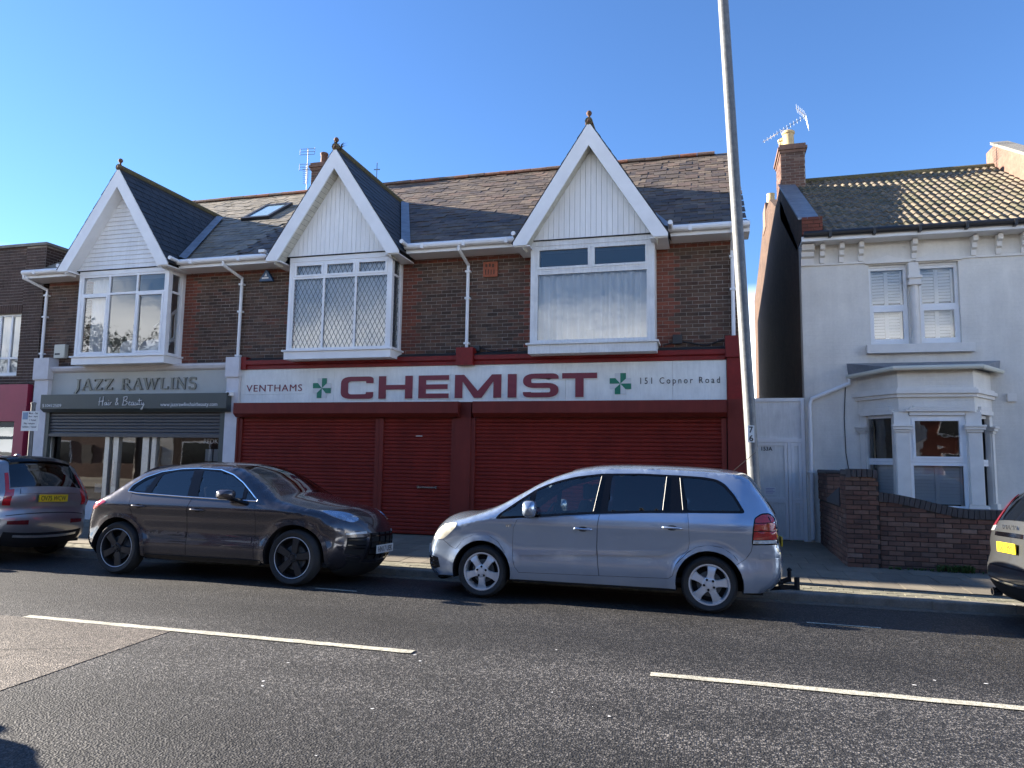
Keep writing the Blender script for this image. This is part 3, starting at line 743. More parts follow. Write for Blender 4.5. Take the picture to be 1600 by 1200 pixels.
# what shows behind the panes
curtain(chem, x0+.13, x1-.12, YF+.12, ZS+.04, zt+.02, .034, 4)
curtain(chem, BAYS['a'][0]+.1, BAYS['a'][1]-.1, YF+.13, ZS+.02, ZH-.06, .012, 9)
MB().box(-8.62, -6.39, F-.1, F-.06, ZS+.0, ZS+.04).build('curtain_rail', 'white', chem)
mb = MB(); mb.box(-2.22, -2.08, YF+.075, YF+.12, ZS+.07, ZS+.25); mb.build('window_ornament', 'white', chem)
curtain(salon, -14.2, -13.7, YF+.2, ZS+.02, ZH-.05, .02, 5)
mb = MB()      # white stair balustrade and cushions seen through the salon's upper window
for i in range(13):
    x = -13.35+i*.115; zb = ZS+.25+(i*.075); mb.box(x, x+.035, F+.9, F+.935, zb, zb+.72)
mb.tube([(-13.5, F+.92, ZS+.93), (-11.9, F+.92, ZS+1.93)], .04, 6); mb.tube([(-13.5, F+.92, ZS+.23), (-11.9, F+.92, ZS+1.23)], .05, 6)
mb.build('balustrade', 'white', salon)
for a, b in ((-14.2, -13.62), (-13.3, -12.75), (-12.72, -12.05)):
    mb = MB(); mb.prism([(a, ZS), (b, ZS), (b+.02, ZS+.2), (b-.05, ZS+.36), ((a+b)/2, ZS+.40), (a+.05, ZS+.35), (a-.02, ZS+.2)], 'y', YF+.22, YF+.36); mb.build('cushion', 'curtain', salon, bevel=.03)

# pilasters and shopfronts
def pil(root, x0, x1, m, z1, block=None, y0=13.69, z0=.1):
    mb = MB(); mb.box(x0, x1, y0, F+.1, z0, z1)
    p = mb.build('pilaster', m, root)
    if block: MB().box(x0-.02, x1+.02, y0-.05, F-.004, block[0], block[1]).build('pilaster_block', m, root)
    return p
pil(salon, -15.86, -15.44, 'pil_white', 3.42, (3.44, 3.96)); pil(salon, -10.39, -10.08, 'pil_white', 3.40, (3.42, 3.86))
MB().box(-15.89, -15.42, 13.66, F, 3.421, 3.45).build('pilaster_moulding', 'pil_white', salon); MB().box(-10.41, -10.06, 13.66, F, 3.401, 3.425).build('pilaster_moulding', 'pil_white', salon)
pil(chem, -10.075, -10.03, 'red_box', 2.5); MB().box(-10.055, -9.93, 13.70, F-.004, 3.58, 3.86).build('pilaster_block', 'red_paint', chem)
pil(chem, -4.93, -4.60, 'red_box', 2.80); MB().box(-4.93, -4.57, 13.62, F-.004, 3.57, 3.93).build('pilaster_block', 'red_paint', chem)
pil(chem, .36, .72, 'red_box', 2.84); MB().box(.365, .70, 13.72, F+.1, 2.842, 3.62).build('pilaster_cap', 'red_paint', chem); MB().box(.34, .74, 13.66, F+.1, 3.622, 4.02).build('pilaster_block', 'red_paint', chem)
# red cornice over the chemist sign and its felt flashing
for a, b in ((-9.93, -4.932), (-4.568, .338)):
    mb = MB(); mb.prism([(13.74, 3.585), (13.74, 3.66), (13.69, 3.69), (13.69, 3.775), (F-.004, 3.80), (F-.004, 3.585)], 'x', a, b); mb.build('cornice', 'red_paint', chem)
    mb = MB(); mb.prism([(13.70, 3.782), (13.70, 3.79), (F-.03, 3.86), (F-.024, 3.80)], 'x', a, b); mb.build('flashing', 'felt', chem)
# chemist roller shutters
slat = MB(); sp = [(-.012, -.037), (-.022, -.022), (-.022, .012), (-.010, .030), (-.004, .036), (.004, .037), (.006, -.037)]
def shutter(root, x0, x1, z0, z1, m, name='roller_shutter', y=13.76, guide=.09):
    p = MB().box(x0, x1, y-.012, y+.02, z1-.02, z1+.03)
    s = p.build(name, m if m != 'red_shut' else 'red_box', root)
    if guide:
        for a_, b_ in ((x0-guide, x0), (x1, x1+guide)): MB().box(a_, b_, y-.05, y+.06, z0, z1).build('guide_rail', 'red_box', s)
    me_b = MB(); me_b.prism(sp, 'x', x0-ROOT[root.name].x-.0, x1-ROOT[root.name].x)
    me = mesh_of(me_b, 'slat', m)
    n = int((z1-z0)/.076)
    for i in range(n):
        o = bpy.data.objects.new('slat', me); C.objects.link(o); o.parent = s
        o.location = (0, y+random.uniform(-.003, .003)-ROOT[root.name].y, z0+.05+i*.076-ROOT[root.name].z)
    return s
ZT = 2.49
s1 = shutter(chem, -9.94, -6.71, .12, ZT, 'red_shut'); s2 = shutter(chem, -6.525, -5.02, .12, ZT, 'red_shut'); s3 = shutter(chem, -4.51, .25, .12, ZT, 'red_shut')
MB().box(-5.72, -5.30, 13.66, 13.685, 1.07, 1.10).box(-5.72, -5.69, 13.685, 13.745, 1.06, 1.11).box(-5.33, -5.30, 13.685, 13.745, 1.06, 1.11).build('pull_handle', 'alu_bright', s2)
MB().box(-5.80, -5.66, 13.725, 13.735, 2.115, 2.135).build('lock_plate', 'alu', s2)
def hood(root, x0, x1, m, z0=2.51, z1=2.815, y0=13.50):
    mb = MB(); mb.prism([(y0, z0+.075), (y0, z1), (F-.12, z1), (F-.12, z0), (y0+.10, z0)], 'x', x0, x1); return mb.build('shutter_hood', m, root)
hood(chem, -10.04, -4.82, 'red_box'); hood(chem, -4.51, .345, 'red_box')
MB().box(-10.2, .36, 13.80, F+.02, 2.5, 3.6).build('fascia_panel', 'red_box', chem)
MB().box(-10.3, .40, 13.86, 14.1, .1, 2.52).build('shopfront', 'room_dark', chem)

# chemist sign
sign = thing('shop_sign', 'long white fascia sign with maroon CHEMIST letters and green crosses', 'sign', (-4.9, 13.78, 2.83))
px = [-10.07, -7.75, -5.08, -2.68, -.62, .358]
for a, b in zip(px[:-1], px[1:]):
    MB().box(a+.002, b-.002, 13.765+random.uniform(0, .003), 13.798, 2.828, 3.583).build('sign_panel', 'sign_white', sign)
SY = 13.762
def fil(pts, rad, n=6):
    out = [Vector(pts[0])]
    for i in range(1, len(pts)-1):
        p0, p1, p2 = Vector(pts[i-1]), Vector(pts[i]), Vector(pts[i+1])
        a = (p0-p1); b = (p2-p1); r = min(rad, a.length*.5, b.length*.5); a.normalize(); b.normalize()
        s, e = p1+a*r, p1+b*r
        for k in range(n+1):
            t = k/n; out.append((1-t)**2*s+2*t*(1-t)*p1+t*t*e)
    out.append(Vector(pts[-1])); return out
def ribbon(path, hw):
    l = []; r = []
    for i, p in enumerate(path):
        d = (path[min(i+1, len(path)-1)]-path[max(i-1, 0)]).normalized(); q = Vector((-d.y, d.x)); l.append(p+q*hw); r.append(p-q*hw)
    return [tuple(v) for v in l+r[::-1]]
ZL0, ZL1 = 2.905, 3.380; HH = ZL1-ZL0; VS, HS = .165, .098
def boxlet(x0, x1, polys): return [[(x0+(x1-x0)*u, ZL0+HH*v) for u, v in p] for p in polys]
def big_letter(ch, x0, x1):
    w_ = x1-x0; k = VS/HS
    if ch in 'CS':
        hw = VS/2; a, b = hw, w_-hw; H2 = HH*k; lo, hi = hw, H2-hw
        rad = .15
        if ch == 'C': pts = [(0, 0), (1, 0)]
        else:
            mid = H2/2; pts = [(b, hi-.10), (b, hi), (a, hi), (a, mid), (b, mid), (b, lo), (a, lo), (a, lo+.10)]; rad = .15
        path = fil(pts, rad)
        poly = [(x0+x, ZL0+z/k) for x, z in ribbon(path, hw)]
        if ch == 'C':
            q, tt_ = VS, .30*H2
            out_ = fil([(w_, H2-tt_), (w_, H2), (0, H2), (0, 0), (w_, 0), (w_, tt_)], .24)+fil([(w_-q, tt_), (w_-q, q), (q, q), (q, H2-q), (w_-q, H2-q), (w_-q, H2-tt_)], .10)
            poly = [(x0+p[0], ZL0+p[1]/k) for p in out_]
    else:
        v = VS/w_; h = HS/HH
        if ch == 'H': p = [(0, 0), (v, 0), (v, .5-h/2), (1-v, .5-h/2), (1-v, 0), (1, 0), (1, 1), (1-v, 1), (1-v, .5+h/2), (v, .5+h/2), (v, 1), (0, 1)]
        elif ch == 'E': p = [(0, 0), (1, 0), (1, h), (v, h), (v, .5-h/2), (.96, .5-h/2), (.96, .5+h/2), (v, .5+h/2), (v, 1-h), (1, 1-h), (1, 1), (0, 1)]
        elif ch == 'M': p = [(0, 0), (v, 0), (v, .72), (.42, 0), (.58, 0), (1-v, .72), (1-v, 0), (1, 0), (1, 1), (.80, 1), (.5, .30), (.20, 1), (0, 1)]
        elif ch == 'I': p = [(0, 0), (1, 0), (1, 1), (0, 1)]
        else: p = [(.5-v/2, 0), (.5+v/2, 0), (.5+v/2, 1-h*1.1), (1, 1-h*1.1), (1, 1), (0, 1), (0, 1-h*1.1), (.5-v/2, 1-h*1.1)]
        poly = [(x0+w_*u, ZL0+HH*t) for u, t in p]
    m = MB(); m.prism(poly, 'y', SY-.028, SY-.0125)
    lt = m.build('letter', 'sign_red', sign, label='maroon sign letter '+ch)
    m = MB(); m.prism(polyoff(poly, .019), 'y', SY-.012, SY+.0005); m.build('letter_edge', 'sign_white', lt)
for ch, a, b in (('C', -7.605, -6.844), ('H', -6.716, -5.945), ('E', -5.808, -5.137), ('M', -5.004, -4.009), ('I', -3.874, -3.689), ('S', -3.555, -2.829), ('T', -2.758, -2.064)): big_letter(ch, a*.995, b*.995)
def cross(cx, cz, s):
    t = .115*s/.22
    arms = {'sign_green': [[(cx, cz), (cx, cz+s), (cx+t, cz+s), (cx+t, cz+t*.9)], [(cx, cz), (cx+s, cz), (cx+s, cz-t), (cx+t*.9, cz-t)], [(cx, cz), (cx, cz-s), (cx-t, cz-s), (cx-t, cz-t*.9)], [(cx, cz), (cx-s, cz), (cx-s, cz+t), (cx-t*.9, cz+t)]],
            'sign_palegrey': [[(cx, cz), (cx, cz+s), (cx-t, cz+s), (cx-t, cz+t*.9)], [(cx, cz), (cx+s, cz), (cx+s, cz+t), (cx+t*.9, cz+t)], [(cx, cz), (cx, cz-s), (cx+t, cz-s), (cx+t, cz-t*.9)], [(cx, cz), (cx-s, cz), (cx-s, cz-t), (cx-t*.9, cz-t)]]}
    ob = None
    for i, (m, ps) in enumerate(arms.items()):
        mb = MB()
        for p in ps: mb.prism(p, 'y', SY-.010+i*.005, SY)
        ob = mb.build('cross' if ob is None else 'cross_shading', m, sign if ob is None else ob)
cross(-8.035, 3.145, .215); cross(-1.605, 3.16, .205)
text_poly('VENTHAMS', -9.92, -8.52, 3.085, 3.235, SY, space=1.12, mats='sign_red', parent=sign)
MB().box(-10.0, -8.47, SY-.006, SY+.001, 3.025, 3.032).build('sign_line', 'sign_palegrey', sign)
text_poly('151 Copnor Road', -1.225, .24, 3.11, 3.27, SY, off=.0, space=1.45, mats='ink', parent=sign)

# salon front
MB().box(-15.5, -10.3, 13.80, F+.02, 3.05, 3.60).build('fascia_panel', 'sage', salon)
mb = MB(); mb.prism([(13.79, 3.602), (13.73, 3.64), (13.70, 3.70), (13.70, 3.74), (F-.004, 3.78), (F-.004, 3.602)], 'x', -15.46, -10.41); mb.build('cornice', 'pil_white', salon)
hd = hood(salon, -15.43, -10.24, 'salon_dark', 2.63, 3.045, 13.52)
ss = shutter(salon, -15.33, -10.52, 2.08, 2.64, 'salon_slat', guide=.0)
MB().box(-15.33, -10.52, 13.71, 13.79, 2.055, 2.12).build('bottom_rail', 'salon_slat', ss)
for a, b in ((-15.43, -15.33), (-10.52, -10.40)): MB().box(a, b, 13.70, 13.80, .12, 2.63).build('guide_rail', 'salon_dark', ss)
ssn = thing('salon_sign', 'grey metal JAZZ RAWLINS letters fixed on the sage fascia', 'sign', (-13.05, 13.80, 3.13))
lx = {'J': (-14.77, -14.60), 'A': (-14.55, -14.22), 'Z': (-14.15, -13.90), 'Z2': (-13.82, -13.56), 'R': (-13.28, -12.98), 'A2': (-12.93, -12.62), 'W': (-12.58, -12.14), 'L': (-12.07, -11.83), 'I': (-11.77, -11.65), 'N': (-11.59, -11.28), 'S': (-11.20, -11.0)}
sh_ = -.36/ (11); 
def serif_letter(ch, x0, x1, z0, z1):
    w_, h_ = x1-x0, z1-z0; th, tn = .052, .022
    def st(a, b, t):       # a stroke as its own small slab
        A, Bp = Vector((x0+a[0]*w_, z0+a[1]*h_)), Vector((x0+b[0]*w_, z0+b[1]*h_)); d = (Bp-A).normalized(); q = Vector((-d.y, d.x))*t/2
        return [tuple(A+q), tuple(A-q), tuple(Bp-q), tuple(Bp+q)]
    def sf(x, z): return [(x0+x*w_-.05, z0+z*h_), (x0+x*w_+.05, z0+z*h_), (x0+x*w_+.05, z0+z*h_+(.016 if z < .5 else -.016)), (x0+x*w_-.05, z0+z*h_+(.016 if z < .5 else -.016))]
    S = []; c = ch[0]
    if c == 'J': S = [st((.55, 1), (.55, .05), th), sf(.55, 1), [(x0-.05, z0-.07), (x0+.03, z0-.08), (x0+.55*w_+.02, z0+.03), (x0+.55*w_-.026, z0+.05), (x0+.0, z0-.045)]]
    if c == 'A': S = [st((.08, 0), (.47, 1), tn), st((.88, 0), (.49, 1), th), st((.25, .33), (.72, .33), tn), sf(.08, 0), sf(.88, 0)]
    if c == 'Z': S = [st((0, .965), (1, .965), tn), st((.12, .05), (.88, .95), th), st((0, .035), (1, .035), tn), st((.03, .96), (.03, .78), tn), st((.97, .04), (.97, .22), tn)]
    if c == 'R': S = [st((.15, 0), (.15, 1), th), st((.15, .96), (.62, .96), tn), st((.72, .9), (.72, .58), th), st((.15, .5), (.62, .5), tn), st((.40, .5), (.93, .0), th), sf(.15, 0), sf(.93, 0)]
    if c == 'W': S = [st((.05, 1), (.28, 0), th), st((.28, 0), (.50, .95), tn), st((.50, .95), (.72, 0), th), st((.72, 0), (.95, 1), tn), sf(.05, 1), sf(.95, 1)]
    if c == 'L': S = [st((.2, 0), (.2, 1), th), st((.2, .035), (1, .035), tn), st((.97, .04), (.97, .25), tn), sf(.2, 1)]
    if c == 'I': S = [st((.5, 0), (.5, 1), th), sf(.5, 0), sf(.5, 1)]
    if c == 'N': S = [st((.12, 0), (.12, 1), tn), st((.12, 1), (.88, 0), th), st((.88, 0), (.88, 1), tn), sf(.12, 0), sf(.12, 1), sf(.88, 1)]
    if c == 'S':
        path = fil([(w_*.95, h_*.78), (w_*.95, h_*.95), (w_*.08, h_*.97), (w_*.06, h_*.58), (w_*.95, h_*.44), (w_*.97, h_*.03), (w_*.05, h_*.04), (w_*.05, h_*.22)], .09)
        S = [[(x0+a, z0+b) for a, b in ribbon(path, .022)]]
    mb = MB()
    for i, p in enumerate(S): mb.prism(p, 'y', 13.772-i*.0012, 13.7995)
    mb.build('letter', 'letter_metal', ssn, label='grey serif sign letter '+c)
for k, (a, b) in lx.items():
    q_ = lambda v: -14.70+(v+14.77)*.907; serif_letter(k, q_(a), q_(b), 3.17, 3.435)
# script and print on the shutter hood
def hand(strokes, x0, z0, sx_, sz_, y, m, parent, name='lettering', r=.007):
    mb = MB()
    for i, s in enumerate(strokes):
        p = fil([(a, b) for a, b in s], .5, 4) if len(s) > 2 else [Vector(q) for q in s]
        mb.tube([(x0+q[0]*sx_, y-.0015*(i % 3), z0+q[1]*sz_) for q in p], r, 5)
    return mb.build(name, m, parent)
H_ = [[(.3, 0), (.5, 2.0)], [(1.3, 0), (1.5, 2.2)], [(.2, .9), (1.7, 1.15)], [(2.4, .8), (1.9, .7), (1.8, .1), (2.3, .1), (2.5, .9), (2.5, 0), (2.9, .3)], [(3.0, .8), (3.0, .0), (3.3, .2)], [(3.05, 1.2), (3.1, 1.25)], [(3.5, .8), (3.5, .0), (3.55, .6), (4.0, .8)],
      [(5.9, .1), (5.2, 1.4), (5.5, 1.9), (5.8, 1.4), (5.0, .5), (5.2, 0), (5.9, .6)],
      [(7.2, 0), (7.5, 2.1)], [(7.2, 1.9), (8.4, 2.2), (8.3, 1.4), (7.4, 1.1), (8.5, 1.0), (8.3, .1), (7.0, .1)], [(8.8, .4), (9.4, .7), (9.1, 1.0), (8.8, .4), (9.1, 0), (9.6, .3)], [(10.2, .8), (9.7, .7), (9.7, .0), (10.1, .1), (10.3, .8), (10.3, 0), (10.6, .2)], [(10.7, .8), (10.7, .0), (11.1, .1), (11.3, .8), (11.3, 0), (11.6, .3)], [(11.9, 1.6), (11.8, .1), (12.2, .2)], [(11.5, 1.1), (12.6, 1.2)], [(12.5, .8), (12.5, .1), (12.9, .2), (13.1, .8), (12.9, -.9), (12.3, -1.0), (13.4, .3)]]
hand(H_, -13.72, 2.775, .098, .098, 13.512, 'white_ink', hd)
text_poly('www.jazzrawlinshairbeauty.com', -11.98, -10.47, 2.725, 2.835, 13.519, off=-.005, mats='white_ink', parent=hd)
text_poly('510412509', -15.36, -14.80, 2.745, 2.82, 13.519, off=-.005, mats='white_ink', parent=hd)
# glazed shopfront under the half raised shutter
sf_ = MB().box(-15.62, -10.40, 13.86, 14.0, .1, .55).build('stall_riser', 'pil_white', salon)
MB().box(-15.55, -15.40, 13.80, 13.96, .55, 2.6).build('jamb', 'white', salon)
for a, b in ((-13.75, -13.63), (-13.50, -13.36), (-12.68, -12.50), (-12.42, -12.30), (-10.52, -10.42)): MB().box(a, b, 13.83, 13.93, .1, 2.6).build('mullion', 'alu', salon)
for a, b in ((-15.40, -13.75), (-13.63, -13.50), (-13.36, -12.68), (-12.50, -12.42), (-12.30, -10.52)):
    z0_ = .15 if -13.6 < a < -12.4 else .55
    MB().add([(a, 13.89, z0_), (b, 13.89, z0_), (b, 13.89, 2.6), (a, 13.89, 2.6)], [(0, 1, 2, 3)]).build('pane', 'glass_shop', salon)
MB().tube([(-13.43, 13.79, .9), (-13.43, 13.79, 1.5)], .014, 8).box(-13.44, -13.42, 13.79, 13.83, .93, .95).box(-13.44, -13.42, 13.79, 13.83, 1.45, 1.47).build('door_handle', 'alu_bright', salon)
room(salon, -15.55, -10.62, 14.0, 18.5, .1, 2.75, 'room_dark')
for x in (-14.9, -11.2): MB().lathe([(.0, 0), (.26, .0), (.26, .03), (.0, .03)], (x, 17.9, 1.5), axis='y', n=20).build('oval_mirror', 'alu_bright', salon)
mb = MB(); mb.box(-15.0, -14.2, 15.3, 15.8, .1, 1.0); mb.build('reception_desk', 'wood_dark', salon)
for x in (-12.0, -11.2):
    mb = MB(); mb.box(x-.28, x+.28, 15.6, 16.1, .45, .6); mb.box(x-.28, x+.28, 16.0, 16.12, .6, 1.25); mb.tube([(x, 15.85, .1), (x, 15.85, .5)], .05); mb.build('salon_chair', 'black_plastic', salon, bevel=.03)
text_poly('REDKE', -11.05, -10.60, 1.93, 2.03, 13.886, depth=.001, off=-.01, mats='white_ink', parent=salon)
for a in (-11.0, -10.78): MB().box(a, a+.185, 13.893, 13.896, 1.53, 1.80).build('notice', 'blind', salon)
MB().box(-14.02, -13.83, 13.893, 13.896, .75, .95).build('notice', 'blind', salon)

# chimney on the party wall
def chimney(root, x0, x1, y0, y1, z0, z1, pots, m='brick_red', capm='terracotta', pot=.11, poth=.42, potm='terracotta', corbel=True):
    mb = MB(); mb.box(x0, x1, y0, y1, z0, z1-.0)
    ch = mb.build('chimney', 'mortar', root); cells = []
    for r in range(int((z1-z0)/.075)): pass
    g = .035 if corbel else 0
    cells += brick_cells(x0, x1, z0, z1-.23, y0, lambda x, z: 'b')
    cells += brick_cells(y0, y1, z0, z1-.23, x1, lambda x, z: 'b', face='+x'); cells += brick_cells(y0, y1, z0, z1-.23, x0, lambda x, z: 'b', face='-x')
    lay(ch, 'brick', cells, {'b': (brick_shape(), m)}, ((x0+x1)/2, y0, z1), 200)
    for i, (a, h) in enumerate(((.03, .075), (.065, .075), (.03, .08))): MB().box(x0-a, x1+a, y0-a, y1+a, z1-.23+i*.077, z1-.23+i*.077+.074).build('corbel_course', m+'_s', ch)
    for x, y in pots:
        mb = MB(); mb.lathe([(pot*1.25, 0), (pot*1.2, .05), (pot, .09), (pot*.92, poth-.1), (pot*1.12, poth-.07), (pot*1.12, poth-.02), (pot*.95, poth), (pot*.75, poth), (pot*.7, poth-.15), (0, poth-.15)], (x, y, z1), n=14); mb.build('chimney_pot', potm, ch, smooth=True, auto=40)
    return ch
mb = MB(); mb.prism([(18.6, 9.45), (22.75, 8.80), (25, 8.2), (28.4, 7.45), (28.4, .1), (18.6, .1)], 'x', -4.5, .62); mb.build('rear_wing', 'brick_dark_s', chem)
chimney(chem, -11.35, -10.42, 18.3, 19.1, 9.0, 10.42, [(-11.12, 18.6), (-10.75, 18.7)], m='brick_wall')
# ------------------------------------------------------------------ house on the right
HY = 15.4; HX0, HX1 = 1.90, 6.9
house = thing('cream_house', 'cream rendered terraced house with bay window and brown tiled roof', 'house', (4.4, HY, .15))
mb = MB()
ups = [(3.16, 3.86), (4.06, 4.76)]; uz0, uz1 = 4.03, 5.66
mb.box(HX0, ups[0][0], HY, HY+.3, .1, 6.2); mb.box(ups[0][1], ups[1][0], HY, HY+.3, uz0, uz1); mb.box(ups[1][1], HX1, HY, HY+.3, .1, 6.2)
mb.box(ups[0][0], ups[1][1], HY, HY+.3, uz1, 6.2); mb.box(ups[0][0], ups[1][1], HY, HY+.3, 3.4, uz0); mb.box(ups[0][0], ups[1][1], HY+1.5, HY+1.6, .1, 3.4)
wl = mb.build('wall', 'render', house)
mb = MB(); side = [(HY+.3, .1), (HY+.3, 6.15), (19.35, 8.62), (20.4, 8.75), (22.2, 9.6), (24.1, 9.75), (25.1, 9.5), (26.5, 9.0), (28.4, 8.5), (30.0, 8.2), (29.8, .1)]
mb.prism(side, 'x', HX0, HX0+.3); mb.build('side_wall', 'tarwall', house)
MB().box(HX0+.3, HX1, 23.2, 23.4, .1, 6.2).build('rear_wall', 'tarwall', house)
MB().box(HX0-.02, HX0+.4, 23.5, 24.5, 9.2, 9.98).build('rear_stack', 'brick_wall_s', house)
MB().lathe([(.13, 0), (.12, .4), (.13, .45), (.0, .45)], (HX0+.2, 24.0, 9.98)).build('chimney_pot', 'buff', house, smooth=True, auto=40)
# roof of double-roll tiles
RE_Y, RE_Z, RR_Y, RR_Z = 15.12, 6.30, 19.5, 9.02
hp = math.atan2(RR_Z-RE_Z, RR_Y-RE_Y)
mb = MB(); mb.prism([(RE_Y, RE_Z-.12), (RE_Y, RE_Z-.05), (RR_Y, RR_Z-.05), (2*RR_Y-RE_Y, RE_Z-.05), (2*RR_Y-RE_Y, RE_Z-.12)], 'x', HX0+.32, HX1+.3)
hr = mb.build('roof', 'felt', house)
tl = MB(); n = 16; tw = .33; prof = []
for i in range(n+1):
    u = i/n*2; k = u % 1; prof.append((-tw/2+tw*i/n, .034*max(0, math.sin(math.pi*min(1, k/.62))) if k < .62 else 0.0))
f0 = [(x, -.02, z+.012) for x, z in prof]; f1 = [(x, .36, z-.012) for x, z in prof]; b0 = [(x, -.02, z-.012) for x, z in prof]
tl.strip(f0, f1); tl.strip(b0, f0)
cells = []; ex = .325; ln = math.hypot(RR_Y-RE_Y, RR_Z-RE_Z); rows = int(ln/ex)+1; rr = random.Random(5)
for r in range(rows):
    s = r*ex
    for i in range(15):
        x = HX0+.42+tw/2+i*tw
        if x > HX1+.25: continue
        sy_ = 1 if s+.36 < ln else max(.2, (ln-s)/.36)
        cells.append(((x, RE_Y-.05+s*math.cos(hp), RE_Z+.0+s*math.sin(hp)+rr.uniform(-.004, .005)), (1, sy_, 1), (hp+rr.uniform(-.01, .01), rr.uniform(-.008, .008), rr.uniform(-.012, .012)), 't'))
lay(hr, 'roof_tile', cells, {'t': (tl, 'tile')}, (4, 15, 7))
mb = MB(); mb.tube([(HX0+.5, RR_Y, RR_Z+.0), (HX1+.2, RR_Y, RR_Z+.0)], .11, 10); mb.build('ridge_capping', 'copper_moss', hr)
# lead-dressed parapet on the left verge with its brick kneeler
def vq(y0, y1, z0, z1, x0, x1, h): return [(x0, y0, z0), (x1, y0, z0-.02), (x1, y1, z1-.02), (x0, y1, z1), (x0, y0, z0-h), (x1, y0, z0-h), (x1, y1, z1-h), (x0, y1, z1-h)]
FB = [(0, 1, 2, 3), (7, 6, 5, 4), (0, 4, 5, 1), (1, 5, 6, 2), (2, 6, 7, 3), (3, 7, 4, 0)]
for i in range(6):
    t0, t1 = i/6, (i+1)/6-.004; y0, y1 = 15.30+t0*3.8, 15.30+t1*3.8; zz = lambda y: 6.72+(y-15.3)*.575
    MB().add(vq(y0, y1, zz(y0), zz(y1), HX0-.04, HX0+.36, .05), FB).build('lead_coping', 'lead', house)
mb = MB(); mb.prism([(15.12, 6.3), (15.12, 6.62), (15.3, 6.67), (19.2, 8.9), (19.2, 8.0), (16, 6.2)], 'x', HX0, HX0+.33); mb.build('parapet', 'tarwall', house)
lay(house, 'brick', brick_cells(HX0, HX0+.40, 6.28, 6.62, 15.115, lambda x, z: 'b', ph=1), {'b': (brick_shape(), 'brick_red')}, (2, 15, 6))
mb = MB(); mb.prism([(16.5, 7.3), (16.5, 7.9), (19.4, 9.55), (19.9, 9.55), (19.9, 8.8)], 'x', HX1, HX1+.3); mb.build('party_parapet', 'brick_wall_s', house)
MB().add([(HX1-.04, 16.3, 7.85), (HX1+.34, 16.3, 7.85), (HX1+.34, 19.5, 9.68), (HX1-.04, 19.5, 9.68), (HX1-.04, 16.3, 7.78), (HX1+.34, 16.3, 7.78), (HX1+.34, 19.5, 9.61), (HX1-.04, 19.5, 9.61)], FB).build('parapet_coping', 'kerbstone_s', house)
hc = chimney(house, HX0+.02, HX0+.60, 18.95, 20.1, 8.3, 9.88, [(HX0+.26, 19.3), (HX0+.20, 19.75)], m='brick_wall', pot=.145, poth=.50, potm='buff')
# eaves
MB().box(HX0-.02, HX1+.2, 15.02, 15.06, 6.12, 6.22).box(HX0-.02, HX1+.2, 15.06, HY-.002, 6.12, 6.15).build('fascia', 'white', house)
mb = MB(); mb.tube([(HX0+.02, 14.97, 6.25), (HX1+.2, 14.97, 6.25)], .06, 10)
for x in np.arange(2.4, 7, .8): mb.box(x-.025, x+.025, 14.90, 15.02, 6.16, 6.28)
mb.build('gutter', 'black_plastic', house)
def bracket(x, w_=.085, big=False):
    mb = MB(); h = .42 if not big else .46
    mb.prism([(HY+.0, 6.1), (HY-.21 if not big else HY-.25, 6.1), (HY-.20, 6.0), (HY-.13, 5.97), (HY-.12, 5.88), (HY-.06, 5.85), (HY-.05, 6.1-h*.85), (HY, 6.1-h*.85)], 'x', x-w_/2, x+w_/2); mb.build('bracket', 'render_trim', house)
bracket(2.02, .24, True)
for x in (2.30, 2.66, 3.02, 3.98, 5.02, 5.44, 5.86): bracket(x)
MB().box(HX0+.0, HX1, HY-.03, HY-.002, 5.70, 5.74).build('string_course', 'render_trim', house)
# upper sash windows with shutter blinds
def blind(root, x0, x1, z0, z1, y, m='blind', pitch=.062, mid=True, tilt=.9):
    mb = MB(); z = z0+.03
    while z < z1-.02:
        mb.add([(x0, y-.012, z), (x1, y-.012, z), (x1, y+.010, z+.060), (x0, y+.010, z+.060)], [(0, 1, 2, 3)]); z += pitch
    if mid: mb.box((x0+x1)/2-.035, (x0+x1)/2+.035, y-.03, y+.0, z0, z1)
    mb.box(x0-.02, x0+.015, y-.03, y, z0, z1); mb.box(x1-.015, x1+.02, y-.03, y, z0, z1)
    return mb.build('shutter_blind', m, root)
for a, b in ups:
    wd = MB().box(a, b, HY+.08, HY+.11, uz0-.0, uz0+.05).box(a, b, HY+.08, HY+.11, uz1-.04, uz1).build('sash_window', 'white', house)
    zm = uz0+.80
    frame_grid(wd, a, b, zm-.03, uz1-.041, HY+.10, (0, 1), (0, 1), .055)
    frame_grid(wd, a, b, uz0+.051, zm+.0-.032, HY+.075, (0, 1), (0, 1), .085)
    blind(wd, a+.08, b-.08, zm+.05, uz1-.1, HY+.22); blind(wd, a+.1, b-.1, uz0+.15, zm-.1, HY+.24)
    room(house, a-.3, b+.3, HY+.3, HY+1.5, uz0-.3, uz1+.05, 'room_dark')
    mb = MB(); mb.prism([(a-.06, 5.68), (b+.06, 5.68), (b+.06, 5.72), ((a+b)/2+.1, 5.80), ((a+b)/2, 5.84), ((a+b)/2-.1, 5.80), (a-.06, 5.72)], 'y', HY-.05, HY-.004); mb.build('window_head', 'render_trim', house)
xp = (ups[0][1]+ups[1][0])/2
mb = MB(); mb.tube([(xp, HY-.03, uz0), (xp, HY-.03, 5.20)], .075, 12); mb.box(xp-.12, xp+.12, HY-.14, HY-.002, 5.20, 5.25); mb.box(xp-.10, xp+.10, HY-.12, HY-.002, 5.252, 5.33); mb.box(xp-.13, xp+.13, HY-.15, HY-.002, 5.332, 5.38); mb.box(xp-.09, xp+.09, HY-.06, HY-.002, 5.382, 5.66)
mb.build('column', 'render_trim', house)
